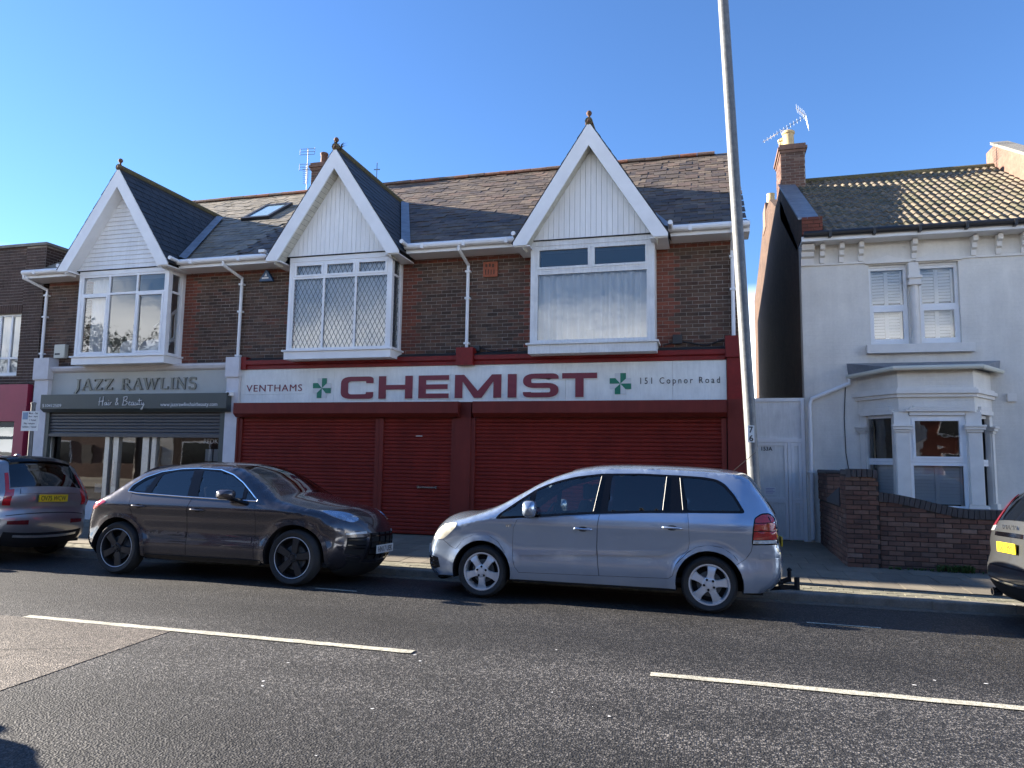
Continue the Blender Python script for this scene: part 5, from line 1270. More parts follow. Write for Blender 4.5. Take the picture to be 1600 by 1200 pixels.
class Car:
    def __init__(s, root, E, W, wheels, wr, arch, belt=.95, tum=.30, fil=.10, pf=(.7, .16), pr=(.7, .10), crown=None, sill=.25, shoulder=.012, lower=.03):
        s.root = root; s.E = smooth_curve(E); s.W = W; s.wheels = wheels; s.wr = wr; s.arch = arch; s.belt = belt; s.tum = tum; s.fil = fil; s.pf = pf; s.pr = pr
        s.x0, s.x1 = s.E[:, 0].min(), s.E[:, 0].max(); s.sill = sill; s.crown = crown; s.shoulder = shoulder; s.lower = lower
        T = np.gradient(s.E, axis=0); T /= np.linalg.norm(T, axis=1)[:, None]; s.N = np.stack([-T[:, 1], T[:, 0]], 1)   # outward (front->roof->rear runs clockwise seen from +y)
        mid = s.E[len(s.E)//2]
        if s.N[len(s.E)//2][1] < 0: s.N = -s.N
        s.ew = s.sides(s.E[:, 0], s.E[:, 1]); s.cache = {}
        cr = np.array([crown(p[0], p[1], n_) for p, n_ in zip(s.E, s.N)]); k = np.exp(-np.linspace(-2, 2, 25)**2); k /= k.sum()
        s.cr = np.convolve(np.pad(cr, 12, 'edge'), k, 'valid')
    def sides(s, X, Z):
        """half width of the body at side-view positions (arrays)"""
        X = np.asarray(X, float); Z = np.asarray(Z, float); y = np.full(X.shape, float(s.W))
        d = np.maximum(0, Z-s.belt); y -= s.tum*d+.10*d*d
        y += s.shoulder*np.exp(-((Z-(s.belt-.10))/.07)**2)-s.shoulder*.9*np.exp(-((Z-.62)/.13)**2)
        y -= s.lower*(np.maximum(0, .5-Z)/.25)**2
        l, a = s.pf; y -= a*np.maximum(0, (s.x0+l-X)/l)**2.3
        l, a = s.pr; y -= a*np.maximum(0, (X-(s.x1-l))/l)**2.3
        for wx in s.wheels:
            q = np.hypot(X-wx, Z-s.wr); y += .022*np.exp(-((q-s.arch-.01)/.05)**2)
        dd = np.full(X.shape, 9.0)
        for p in s.E: dd = np.minimum(dd, np.hypot(X-p[0], Z-p[1]))
        r = s.fil; k = np.clip(1-dd/r, 0, 1); y -= r*(1-np.sqrt(np.maximum(0, 1-k*k)))
        return y
    def side(s, x, z):
        d2 = (s.E[:, 0]-x)**2+(s.E[:, 1]-z)**2; dd = math.sqrt(d2.min()); y = s.W
        d = max(0, z-s.belt); y -= s.tum*d+.10*d*d
        y += s.shoulder*math.exp(-((z-(s.belt-.10))/.07)**2)-s.shoulder*.9*math.exp(-((z-.62)/.13)**2)
        y -= s.lower*(max(0, .5-z)/.25)**2
        l, a = s.pf; y -= a*max(0, (s.x0+l-x)/l)**2.3
        l, a = s.pr; y -= a*max(0, (x-(s.x1-l))/l)**2.3
        for wx in s.wheels: y += .022*math.exp(-((math.hypot(x-wx, z-s.wr)-s.arch-.01)/.05)**2)
        k = min(1, max(0, 1-dd/s.fil)); return y-s.fil*(1-math.sqrt(max(0, 1-k*k)))
    def outline(s):
        """closed side outline with wheel arches, and the run of it that the wrap shares"""
        E = [tuple(p) for p in s.E]; low = []
        zb = s.sill; a, b = E[-1], E[0]
        xs = sorted(s.wheels, reverse=True)                  # from the rear to the front along the bottom
        pts = []
        for wx in xs:
            th = math.acos(min(1, max(-1, (zb-s.wr)/s.arch))) if abs(zb-s.wr) < s.arch else math.pi/2
            ang0 = math.atan2(zb-s.wr, math.sqrt(s.arch**2-(zb-s.wr)**2))
            n = 26
            for k in range(n+1):
                t = ang0+(math.pi-2*ang0)*k/n; pts.append((wx+s.arch*math.cos(t), s.wr+s.arch*math.sin(t)))
        low = [(pts[0][0], max(zb, a[1]*.0+zb))]+pts
        path = dens([a]+pts+[b], .05, closed=False)[1:-1]
        return E, path
    def patch(s, poly, off=0, skirt=.012, holes=(), grid=.05, side=-1, rim=None):
        """the body side inside a polygon (x,z), lifted off the surface, with turned edges (worked out once, mirrored for the other side)"""
        key = (tuple(map(tuple, poly)), off, skirt, len(holes))
        if key not in s.cache:
            poly = dens(poly, .04); hs = [dens(h, .04) for h in holes]; mb = MB()
            s._cdt(mb, [poly]+hs, poly, hs, grid, off)
            if skirt:
                for lp in [poly]+hs:
                    A = np.array(lp); y = s.sides(A[:, 0], A[:, 1])
                    a = [(p[0], -(q+off), p[1]) for p, q in zip(lp, y)]; b = [(p[0], -(q+off-skirt), p[1]) for p, q in zip(lp, y)]; a.append(a[0]); b.append(b[0]); mb.strip(a, b)
            s.cache[key] = mb
        src = s.cache[key]; mb = MB()
        if side < 0: mb.add(src.v, src.f)
        else: mb.add([(x, -y, z) for x, y, z in src.v], [f[::-1] for f in src.f])
        return mb
    def _cdt(s, mb, loops, outer, holes, grid, off, extra=(), mapf=None):
        V = []; Ed = []
        for lp in loops:
            n = len(V); V += [Vector(p) for p in lp]; Ed += [(n+i, n+(i+1) % len(lp)) for i in range(len(lp))]
        A = np.array([tuple(v) for v in V])
        x0, z0 = A.min(0); x1, z1 = A.max(0); r = 0; z = z0+grid*.5
        G = []
        while z < z1:
            x = x0+grid*(.5 if r % 2 else 1.0)
            while x < x1: G.append((x, z)); x += grid
            z += grid*.87; r += 1
        G += list(extra)
        if G:
            G = np.array(G); m = inpolys(G, outer)
            G = G[m]
            if len(G):
                dm = np.full(len(G), 9.0)
                for q in A: dm = np.minimum(dm, (G[:, 0]-q[0])**2+(G[:, 1]-q[1])**2)
                V += [Vector(g) for g in G[dm > (grid*.32)**2]]
        vo, eo, fo, *_ = delaunay_2d_cdt(V, Ed, [], 0, 1e-5)
        vo = np.array([tuple(v) for v in vo]); fo = np.array([f for f in fo if len(f) == 3])
        c = vo[fo].mean(1); k = inpolys(c, outer)
        for h in holes: k &= ~inpolys(c, h)
        fo = fo[k]; used = np.unique(fo); ix = {u: i for i, u in enumerate(used)}; P = vo[used]
        if mapf: pts = [mapf(*p) for p in P]
        else: y = s.sides(P[:, 0], P[:, 1])+off; pts = [(p[0], -q, p[1]) for p, q in zip(P, y)]
        mb.add(pts, [tuple(ix[i] for i in f) for f in fo])
    def wpoly(s, pts, off, name, m, parent=None, skirt=.02):
        """a polygon on the shell given as (row, t), any outline"""
        P = dens(roundp([(i*.03, t) for i, t in pts], .03), .03); mb = MB(); f = lambda a, t: s.wrap(a/.03, t, off); g = lambda a, t: s.wrap(a/.03, t, off-skirt)
        s._cdt(mb, [P], P, [], .04, 0, mapf=f); mb.strip([f(*p) for p in P+P[:1]], [g(*p) for p in P+P[:1]])
        return mb.build(name, m, parent or s.root, smooth=True, auto=40)
    def body(s, cuts, m, name='body', wrapcuts=()):
        """both sides + the shell over the top; cuts: polygons left out of the sides; wrapcuts: (i0,i1,t) rows of the shell left open for glass"""
        E, low = s.outline(); loop = E+low; mb = MB()
        extra = []
        for i in range(0, len(E), 2):
            for d in (.12, .35, .65, 1.0):
                p = (E[i][0]-s.N[i][0]*s.fil*d, E[i][1]-s.N[i][1]*s.fil*d)
                extra.append(p)
        cl = [dens(c, .04) for c in cuts]
        one = MB(); s._cdt(one, [loop]+cl, loop, cl, .055, 0, extra)
        mb.add(one.v, one.f); mb.add([(x, -y, z) for x, y, z in one.v], [f[::-1] for f in one.f])
        rows = len(E); 
        cols = s.cols
        n = len(cols); base = len(mb.v)
        W_ = [s.wrap(i, t) for i in range(rows) for t in cols]
        fl = []
        for i in range(rows-1):
            for j in range(n-1):
                tm = (cols[j]+cols[j+1])/2
                if any(a <= i < b and abs(tm) < tt for a, b, tt in wrapcuts): continue
                fl.append((i*n+j, (i+1)*n+j, (i+1)*n+j+1, i*n+j+1))
        mb.add(W_, fl)
        o = mb.build(name, m, s.root, smooth=True)
        bm = bmesh.new(); bm.from_mesh(o.data); bmesh.ops.remove_doubles(bm, verts=bm.verts, dist=.0015); bmesh.ops.recalc_face_normals(bm, faces=bm.faces); bm.to_mesh(o.data); bm.free()
        o.data.polygons.foreach_set('use_smooth', [True]*len(o.data.polygons))
        try: o.data.set_sharp_from_angle(angle=R(48))
        except Exception: pass
        return o
    cols = [-1, -.96, -.9, -.8, -.65, -.45, -.22, 0, .22, .45, .65, .8, .9, .96, 1]
    def wrap(s, i, t, off=0):
        i = min(max(i, 0), len(s.E)-1); a = int(i); b = min(a+1, len(s.E)-1); f = i-a
        p = s.E[a]*(1-f)+s.E[b]*f; nn = s.N[a]*(1-f)+s.N[b]*f; w_ = s.ew[a]*(1-f)+s.ew[b]*f
        h = (s.cr[a]*(1-f)+s.cr[b]*f)*(1-abs(t)**2.4)+off
        return (p[0]+nn[0]*h, t*w_, p[1]+nn[1]*h)
    def row(s, z=None, x=None, part='front'):
        """row index where the outline passes height z on the nose/tail, or abscissa x along the top"""
        n = len(s.E); k = int(np.argmax(s.E[:, 1]))
        if x is not None: return int(np.argmin(np.abs(s.E[:, 0]-x)+(s.E[:, 1] < .75)*9))
        rng = range(0, k) if part == 'front' else range(k, n)
        return min(rng, key=lambda i: abs(s.E[i][1]-z))
    def wpatch(s, i0, i1, t0, t1, off, name, m, parent=None, skirt=.02, rows=None, label=None):
        mb = MB(); ni = max(2, int(abs(i1-i0))+1); nj = max(2, int(abs(t1-t0)*14)+2)
        I = np.linspace(i0, i1, ni); J = np.linspace(t0, t1, nj)
        mb.add([s.wrap(i, t, off) for i in I for t in J], [(a*nj+b, (a+1)*nj+b, (a+1)*nj+b+1, a*nj+b+1) for a in range(ni-1) for b in range(nj-1)])
        if skirt:
            for pth in ([(i0, t) for t in J], [(i1, t) for t in J], [(i, t0) for i in I], [(i, t1) for i in I]):
                mb.strip([s.wrap(i, t, off) for i, t in pth], [s.wrap(i, t, off-skirt) for i, t in pth])
        return mb.build(name, m, parent or s.root, smooth=True, auto=40, label=label)
    def seam(s, pts, w_=.006, side=-1, m='under', name='panel_gap'):
        P = dens(pts, .03, closed=False); mb = MB(); mb.tube([(p[0], side*(s.side(*p)-.001), p[1]) for p in P], w_/2, 5); return mb
    def wheel(s, x, side, design, yo=None):
        wr = s.wr; w_ = .21; ys = yo if yo is not None else s.W-.015
        c = (x, side*(ys-w_/2), wr); h = w_/2; rr = s.rim
        wh = bpy.data.objects.new('wheel', None); C.objects.link(wh); wh.parent = s.root; wh.location = c; wh.empty_display_size = .1
        ROOT[wh.name] = Vector(c)
        o = side
        prof = [(rr*.99, -h+.02), (rr+.015, -h), (wr-.035, -h-.006), (wr-.012, -h+.018), (wr, -h+.05), (wr, h-.05), (wr-.012, h-.018), (wr-.035, h+.006), (rr+.015, h), (rr*.99, h-.02)]
        mb = MB(); n = 48; V = []
        for r, y in prof:
            for j in range(n): a = 6.28319*j/n; V.append((c[0]+r*math.cos(a), c[1]+y, c[2]+r*math.sin(a)))
        k = len(prof); mb.add(V, [(i*n+j, i*n+(j+1) % n, (i+1)*n+(j+1) % n, (i+1)*n+j) for i in range(k-1) for j in range(n)])
        mb.build('tyre', 'tyre', wh, smooth=True, auto=50)
        fy = c[1]+o*(h-.02)            # plane of the rim face
        mb = MB(); ri = [(rr+.004, 0), (rr+.004, o*.012), (rr-.012, o*.012), (rr-.018, -o*.01), (rr-.028, -o*.06), (rr-.03, -o*.13)]; V = []
        for r, y in ri:
            for j in range(n): a = 6.28319*j/n; V.append((c[0]+r*math.cos(a), fy+y, c[2]+r*math.sin(a)))
        mb.add(V, [(i*n+j, i*n+(j+1) % n, (i+1)*n+(j+1) % n, (i+1)*n+j) for i in range(len(ri)-1) for j in range(n)])
        lip = mb.build('rim', design['rim'], wh, smooth=True, auto=40)
        mb = MB(); mb.add([(c[0]+(rr-.03)*math.cos(6.28319*j/n), fy-o*.10, c[2]+(rr-.03)*math.sin(6.28319*j/n)) for j in range(n)], [tuple(range(n))]); mb.build('brake_backing', 'under', wh)
        mb = MB(); mb.lathe([(rr*.62, -.01), (rr*.62, .01)], (c[0], fy-o*.075, c[2]), axis='y', n=32); mb.build('brake_disc', 'galv', wh)
        # five spokes
        pr = design['spoke']; a0 = design.get('phase', 90)
        for q in range(5):
            an = R(a0+72*q); ca, sa = math.cos(an), math.sin(an); mb = MB(); L0 = []; 
            for u, hw, dep in pr: L0.append((u*rr, hw*rr, dep))
            V = []
            for u, hw, dep in L0:
                for v, dd in ((-hw, -.022), (-hw*.82, 0), (hw*.82, 0), (hw, -.022)): V.append((c[0]+u*ca-v*sa, fy+o*(dep+dd), c[2]+u*sa+v*ca))
            k = len(L0); mb.add(V, [(i*4+j, i*4+j+1, (i+1)*4+j+1, (i+1)*4+j) for i in range(k-1) for j in range(3)])
            mb.build('spoke', design['m'], wh, smooth=True, auto=35)
        mb = MB(); hub = design.get('hub', .30)*rr; prof = [(hub, -o*.03), (hub, o*.004), (hub*.85, o*.012), (hub*.5, o*.010), (hub*.45, o*.02), (.0001, o*.022)]; V = []
        for r, y in prof:
            for j in range(24): a = 6.28319*j/24; V.append((c[0]+r*math.cos(a), fy+y, c[2]+r*math.sin(a)))
        mb.add(V, [(i*24+j, i*24+(j+1) % 24, (i+1)*24+(j+1) % 24, (i+1)*24+j) for i in range(5) for j in range(24)]); hb = mb.build('hub_cap', design['m'], wh, smooth=True, auto=40)
        mb = MB()
        for q in range(5):
            an = R(a0+36+72*q); mb.lathe([(.014, 0), (.014, o*.004), (.0001, o*.004)], (c[0]+hub*.72*math.cos(an), fy+o*.0125, c[2]+hub*.72*math.sin(an)), axis='y', n=10)
        mb.build('wheel_bolts', 'under', hb)
        return wh
    def wells(s):
        for wx in s.wheels:
            for sd in (-1, 1):
                mb = MB(); n = 24; a0, a1 = -.25, math.pi+.25; r = s.arch+.0; yo = []
                po = []; pi_ = []
                for k in range(n+1):
                    t = a0+(a1-a0)*k/n; x, z = wx+r*math.cos(t), s.wr+r*math.sin(t); z = max(z, s.sill-.02); po.append((x, sd*(s.side(x, max(z, s.sill))-.004), z)); pi_.append((x, sd*(s.W-.36), z))
                mb.strip(po, pi_); mb.add(pi_, [tuple(range(n+1))]); mb.build('wheel_arch_liner', 'under', s.root)
    def floor(s, z=.23):
        x0, x1 = s.E[0][0]+.03, s.E[-1][0]-.03; mb = MB(); xs = sorted(s.wheels); r = s.arch
        segs = [(x0, xs[0]-r, s.W-.14), (xs[0]-r, xs[0]+r, s.W-.365), (xs[0]+r, xs[1]-r, s.W-.05), (xs[1]-r, xs[1]+r, s.W-.365), (xs[1]+r, x1, s.W-.12)]
        for a, b, w_ in segs: mb.box(a, b, -w_, w_, z, z+.05)
        mb.tube([(xs[1], -s.W+.3, s.wr), (xs[1], s.W-.3, s.wr)], .06, 8); mb.tube([(xs[0], -s.W+.3, s.wr), (xs[0], s.W-.3, s.wr)], .05, 8)
        mb.build('underbody', 'under', s.root)
    def cabin(s, xs, zseat=.55, rhd=-1, wheel_x=None, dash=None):
        mb = MB()
        for x in xs:
            for y in (-.38, .38):
                mb.box(x-.26, x+.26, y-.24, y+.24, zseat-.22, zseat)
                mb.prism([(x+.16, zseat-.02), (x+.30, zseat-.02), (x+.46, zseat+.56), (x+.36, zseat+.60)], 'y', y-.23, y+.23)
                mb.box(x+.37, x+.46, y-.13, y+.13, zseat+.60, zseat+.80)
        mb.build('seats', 'cabin', s.root, bevel=.03)
        if dash: mb = MB(); mb.prism([(dash-.35, .5), (dash+.12, .5), (dash+.15, .86), (dash-.05, .95), (dash-.35, .93)], 'y', -s.W+.12, s.W-.12); mb.build('dashboard', 'cabin', s.root, bevel=.02)
        if wheel_x:
            cx, cy, cz = wheel_x; mb = MB(); pts = []
            for k in range(25): a = 6.28319*k/24; pts.append((cx+.06*math.sin(a)*1.2, cy+.185*math.cos(a), cz+.18*math.sin(a)))
            mb.tube(pts, .016, 8, cap=False); mb.tube([(cx, cy-.17, cz), (cx, cy+.17, cz)], .02, 6); mb.tube([(cx, cy, cz), (cx-.3, cy, cz-.12)], .03, 6); mb.build('steering_wheel', 'cabin', s.root)
        mb = MB(); z = .3; mb.box(s.wheels[0]+.1, s.wheels[1]+.3, -s.W+.16, s.W-.16, z, z+.05); mb.build('cabin_floor', 'cabin', s.root)
    def plate(s, txt, face, i, tc, m, w_=.52, h_=.112, tilt=None):
        """number plate on the nose (face=-1) or tail (face=+1) at shell row i"""
        p = Vector(s.wrap(i, tc, .026)); x, y, z = p
        mb = MB(); mb.box(x-.006, x+.006, y-w_/2, y+w_/2, z-h_/2, z+h_/2); pl = mb.build('number_plate', m, s.root)
        if not txt: return pl
        t = text_poly(txt, 0, w_*.86, 0, h_*.66, 0, depth=.002, off=.0, space=1.0)
        t.v = [(x+face*(.0065+(-b)), y+face*(a-w_*.43), z-h_*.33+c_) for a, b, c_ in t.v]; t.build('lettering', 'ink', pl); return pl
    def mirror(s, pts, y, m, arm):
        (x0, x1, z0, z1) = pts
        for sd in (-1, 1):
            mb = MB(); n, k = 14, 9; V = []
            for i in range(k):
                u = -1+2*i/(k-1); r = math.sqrt(max(0.0, 1-abs(u)**2.6)); 
                for j in range(n):
                    a = 6.28319*j/n; ca, sa = math.cos(a), math.sin(a); q = lambda v: math.copysign(abs(v)**.55, v)
                    V.append(((x0+x1)/2+(x1-x0)/2*q(ca)*max(r, .05), sd*(y+.11*u), (z0+z1)/2+(z1-z0)/2*q(sa)*max(r, .05)))
            mb.add(V, [(i*n+j, i*n+(j+1) % n, (i+1)*n+(j+1) % n, (i+1)*n+j) for i in range(k-1) for j in range(n)]+[tuple(range(n)), tuple(range((k-1)*n, k*n))])
            mr = mb.build('door_mirror', m, s.root, smooth=True)
            mb = MB(); mb.tube([((x0+x1)/2, sd*(y-.02), z0+.03), (arm[0], sd*(s.side(arm[0], arm[1])-.02), arm[1])], .03, 8); mb.build('mirror_arm', 'trim', mr)
    def handle(s, x0, x1, z, m, zt=0):
        for sd in (-1, 1):
            mb = MB(); n = 8; P = [(x0+(x1-x0)*k/n, sd*(s.side(x0+(x1-x0)*k/n, z)+.028*math.sin(math.pi*(.12+.76*k/n))), z+zt*k/n) for k in range(n+1)]
            mb.tube(P, [.010]+[.014]*(n-1)+[.010], 8); h = mb.build('door_handle', m, s.root, smooth=True)
            cx = (x0+x1)/2; mb = s.patch([(cx+.062*math.cos(6.283*k/14), z+zt*.5+.030*math.sin(6.283*k/14)) for k in range(14)], .0015, 0, side=sd); mb.build('handle_cup', 'under', h)
    def grow(s, poly, d): return polyoff(poly, d)

def side_set(c, windows, trim_poly, doors, glassmats, bodym, trim='trim', doorgap=.004):
    """cut the openings, then add doors, window trim and panes on both sides; returns the list of cuts"""
    cuts = [trim_poly]+[polyoff(d, doorgap*.5) for d in doors]
    for sd in (-1, 1):
        for d in doors:
            mb = c.patch(polyoff(d, -doorgap*.5), 0, .02, side=sd); mb.build('door', bodym, c.root, smooth=True, auto=50)
            mb = c.patch(polyoff(d, .012), -.019, 0, side=sd); mb.build('door_seal', 'under', c.root)
        if sd:
            mb = c.patch(polyoff(trim_poly, .003), .001, .014, holes=windows, side=sd); mb.build('window_trim', trim, c.root, smooth=True, auto=40)
        for wpoly, gm in zip(windows, glassmats):
            mb = c.patch(polyoff(wpoly, .006), -.006, 0, side=sd); mb.build('window', gm, c.root, smooth=True)
    return cuts

# ---- silver people carrier (front to the left)
zf = thing('people_carrier', 'silver blue people carrier parked in front of the red shutters', 'car', (-3.64, 8.54+.90, -.045), rot=(R(-2.2), 0, 0), local=True)
E = [(.30, .235), (.225, .30), (.198, .40), (.20, .49), (.215, .575), (.237, .645), (.272, .715), (.329, .79), (.413, .856), (.514, .90), (.62, .932), (.747, .972), (.923, 1.03), (1.05, 1.08), (1.16, 1.135), (1.299, 1.215), (1.453, 1.305), (1.584, 1.382), (1.763, 1.468), (1.998, 1.55), (2.233, 1.598), (2.545, 1.62), (2.881, 1.622), (3.359, 1.612), (3.75, 1.592), (4.02, 1.555), (4.10, 1.515), (4.15, 1.45), (4.232, 1.335), (4.345, 1.155), (4.385, 1.06), (4.398, .93), (4.402, .80), (4.42, .735), (4.435, .64), (4.437, .52), (4.41, .40), (4.33, .30), (4.25, .25)]
def crz(x, z, n):
    if z > 1.2 and n[1] > .8: return .055
    if x < .55 and z < .95: return .17-.06*max(0, (z-.6))
    if x > 4.0: return .05
    return .06
car = Car(zf, E, .90, (.936, 3.639), .315, .375, belt=1.02, tum=.30, fil=.09, pf=(.75, .09), pr=(.6, .09), crown=crz, sill=.245)
car.rim = .225
Q = [(1.155, .985), (1.175, 1.012), (1.53, 1.262), (1.478, 1.012)]
FG = [(1.60, 1.318), (1.70, 1.36), (1.848, 1.415), (2.083, 1.478), (2.385, 1.518), (2.308, 1.085), (1.555, 1.022)]
RG = [(2.52, 1.525), (2.85, 1.532), (3.165, 1.522), (3.122, 1.128), (2.48, 1.095)]
QG = [(3.35, 1.515), (3.545, 1.505), (3.713, 1.482), (3.803, 1.43), (3.906, 1.315), (4.0, 1.15), (3.41, 1.135)]
DLO = [(1.10, .957), (1.16, 1.025), (1.40, 1.20), (1.60, 1.335), (1.72, 1.39), (1.86, 1.44), (2.083, 1.498), (2.40, 1.54), (2.88, 1.55), (3.35, 1.535), (3.60, 1.522), (3.74, 1.498), (3.83, 1.445), (3.93, 1.325), (4.045, 1.125), (3.41, 1.11), (2.9, 1.095), (2.30, 1.058), (1.60, .995)]
D1 = [(1.385, .965), (1.335, .855), (1.327, .671), (1.333, .503), (1.359, .398), (1.41, .33), (2.385, .345), (2.37, .481), (2.357, .658), (2.364, .925), (2.386, 1.054)]
D2 = [(2.392, 1.054), (2.370, .925), (2.363, .658), (2.376, .481), (2.391, .345), (3.185, .36), (3.233, .393), (3.268, .517), (3.345, .628), (3.41, .69), (3.424, .768), (3.42, .952), (3.41, 1.102), (2.9, 1.089)]
cuts = side_set(car, [roundp(p, .03) for p in (Q, FG, RG, QG)], roundp(DLO, .04), [D1, D2], ['glass_car', 'glass_car', 'glass_tint', 'glass_tint'], 'silver_blue')
rw = (car.row(x=1.10), car.row(x=2.0), .90); rg = (car.row(z=1.50, part='rear'), car.row(z=1.13, part='rear'), .93)
car.body(cuts, 'silver_blue', wrapcuts=(rw, rg))
car.wpatch(rw[0], rw[1], -.905, .905, -.004, 'windscreen', 'glass_car', skirt=0); car.wpatch(rg[0]-.3, rg[1]+.3, -.94, .94, .006, 'rear_window', 'glass_tint', skirt=.02)
car.wells(); car.floor(.22); car.cabin((1.75, 2.65, 3.4), .62, wheel_x=(1.66, -.37, .98), dash=1.42)
for sd in (-1, 1):
    lens = [(.252, .668), (.268, .715), (.32, .795), (.405, .862), (.52, .893), (.60, .895), (.585, .842), (.51, .765), (.415, .685)]
    car.patch(roundp(lens, .03), .004, .015, side=sd).build('headlight', 'lamp_white', zf, smooth=True, auto=40)
    lamp = [(4.15, 1.068), (4.222, 1.117), (4.30, 1.124), (4.352, 1.089), (4.378, .959), (4.383, .797), (4.118, .785), (4.13, .95)]
    tlp = car.patch(roundp(polyoff(lamp, .012), .03), .003, .012, side=sd).build('tail_light', 'trim', zf, smooth=True, auto=40)
    car.patch(roundp([(4.15, 1.066), (4.222, 1.113), (4.30, 1.12), (4.35, 1.085), (4.361, 1.035), (4.142, 1.020)], .02), .006, .006, side=sd).build('lens', 'lamp_red', tlp, smooth=True)
    car.patch([(4.141, 1.012), (4.362, 1.027), (4.373, .945), (4.132, .932)], .006, .006, side=sd).build('lens', 'lamp_red', tlp, smooth=True)
    car.patch([(4.131, .922), (4.374, .935), (4.38, .845), (4.123, .833)], .006, .006, side=sd).build('lens', 'lamp_red', tlp, smooth=True)
    car.patch([(4.122, .826), (4.380, .838), (4.38, .800), (4.119, .789)], .006, .006, side=sd).build('lens', 'lamp_clear', tlp, smooth=True)
    for a, b in (((1.412, .534), (2.350, .635)), ((2.378, .576), (3.15, .668))):
        z0, z1 = a[1], b[1]
        if a[0] < 2: p = [(1.43, .537), (2.35, .581), (2.35, .637), (1.43, .592), (1.405, .565)]
        else: p = [(2.378, .583), (3.13, .612), (3.165, .645), (3.15, .668), (2.378, .638)]
        car.patch(roundp(p, .012), .020, .022, side=sd).build('side_moulding', 'silver_blue', zf, smooth=True, auto=40)
    for pts in ([(3.925, .545), (4.036, .617), (4.100, .709), (4.115, .785)], [(.409, .674), (.522, .596), (.60, .57)], [(3.27, .52), (3.40, .66), (3.50, .725), (3.63, .755), (3.78, .735), (3.90, .665), (3.95, .60)], [(.60, .58), (.70, .70), (.84, .76), (1.0, .765), (1.15, .68), (1.24, .55)]):
        car.seam(pts, .006, sd).build('panel_gap', 'under', zf)
    car.patch([(.203, .486), (.347, .454), (.38, .335), (.29, .305), (.225, .335)], .002, .006, side=sd).build('bumper_grille', 'under', zf)
    gm = [(.21, .465), (.345, .437), (.352, .415), (.208, .440)]
    for k in range(3): car.patch([(x+.004*k, z-.042*k) for x, z in gm], .006, .006, side=sd).build('grille_bar', 'trim', zf)
    car.patch([(4.19, .62), (4.42, .635), (4.42, .70), (4.19, .69)], .010, .012, side=sd).build('bumper_moulding', 'silver_blue', zf, smooth=True, auto=40)
    P = dens([(3.168, 1.52), (3.126, 1.13)], .1, closed=False); mb = MB(); mb.tube([(x, sd*(car.side(x, z)+.002), z) for x, z in P], .004, 5); mb.build('window_bar', 'bar_grey', zf)
    P = dens([(3.32, 1.51), (3.355, 1.14)], .1, closed=False); mb = MB(); mb.tube([(x, sd*(car.side(x, z)+.002), z) for x, z in P], .0035, 5); mb.build('window_bar', 'bar_grey', zf)
    P = dens([(2.392, 1.51), (2.315, 1.09)], .1, closed=False); mb = MB(); mb.tube([(x, sd*(car.side(x, z)+.002), z) for x, z in P], .0035, 5); mb.build('window_bar', 'bar_grey', zf)
    t = text_poly('VVT', 0, .075, 0, .035, 0, depth=.002, off=.01)
    if sd < 0: t.v = [(1.24+a, -(car.side(1.24+a, .87+c_)+.003)+b, .865+c_) for a, b, c_ in t.v]; t.build('badge', 'chrome', zf)
car.handle(2.085, 2.305, .882, 'silver_blue', -.008); car.handle(3.12, 3.345, .936, 'silver_blue', -.008)
car.mirror((1.475, 1.645, 1.0, 1.195), 1.01, 'silver_blue', (1.56, 1.02))
des = {'rim': 'alloy', 'm': 'alloy', 'phase': 90, 'hub': .36, 'spoke': [(.25, .22, .006), (.45, .18, .008), (.70, .20, .006), (.88, .27, -.004), (.985, .36, -.012)]}
for wx, ph in ((.936, -90), (3.639, 80)):
    for sd in (-1, 1): car.wheel(wx, sd, {**des, 'phase': ph})
i0 = car.row(z=.66); car.wpatch(i0-1, i0+4, -.55, .55, .008, 'grille', 'trim'); car.plate('', -1, car.row(z=.50), 0, 'plate_w')
car.plate('', 1, car.row(z=.78, part='rear'), 0, 'plate_y')
mb = MB(); mb.tube([(4.30, 0, .30), (4.50, 0, .30), (4.58, 0, .33)], .03, 8); mb.tube([(4.58, 0, .30), (4.58, 0, .42)], .022, 8); mb.lathe([(.0, -.03), (.03, -.01), (.03, .01), (0, .03)], (4.58, 0, .44), n=12); mb.box(4.36, 4.50, -.10, .10, .27, .30)
mb.tube([(4.44, -.22, .26), (4.46, -.22, .45)], .012, 6); mb.box(4.42, 4.62, -.60, -.57, .28, .33); mb.tube([(4.60, -.585, .28), (4.60, -.585, .42)], .03, 8); mb.tube([(4.25, -.5, .26), (4.55, -.585, .305)], .025, 6); mb.build('tow_bar', 'under', zf)
mb = MB(); mb.tube([(3.95, .0, 1.62), (4.22, .0, 1.86)], .004, 5); mb.build('roof_aerial', 'under', zf)
mb = MB(); mb.tube([(4.34, .55, 1.19), (4.42, .55, 1.20)], .016, 6); mb.tube([(4.40, .55, 1.20), (4.30, .1, 1.26)], .008, 5); mb.build('rear_wiper', 'under', zf)

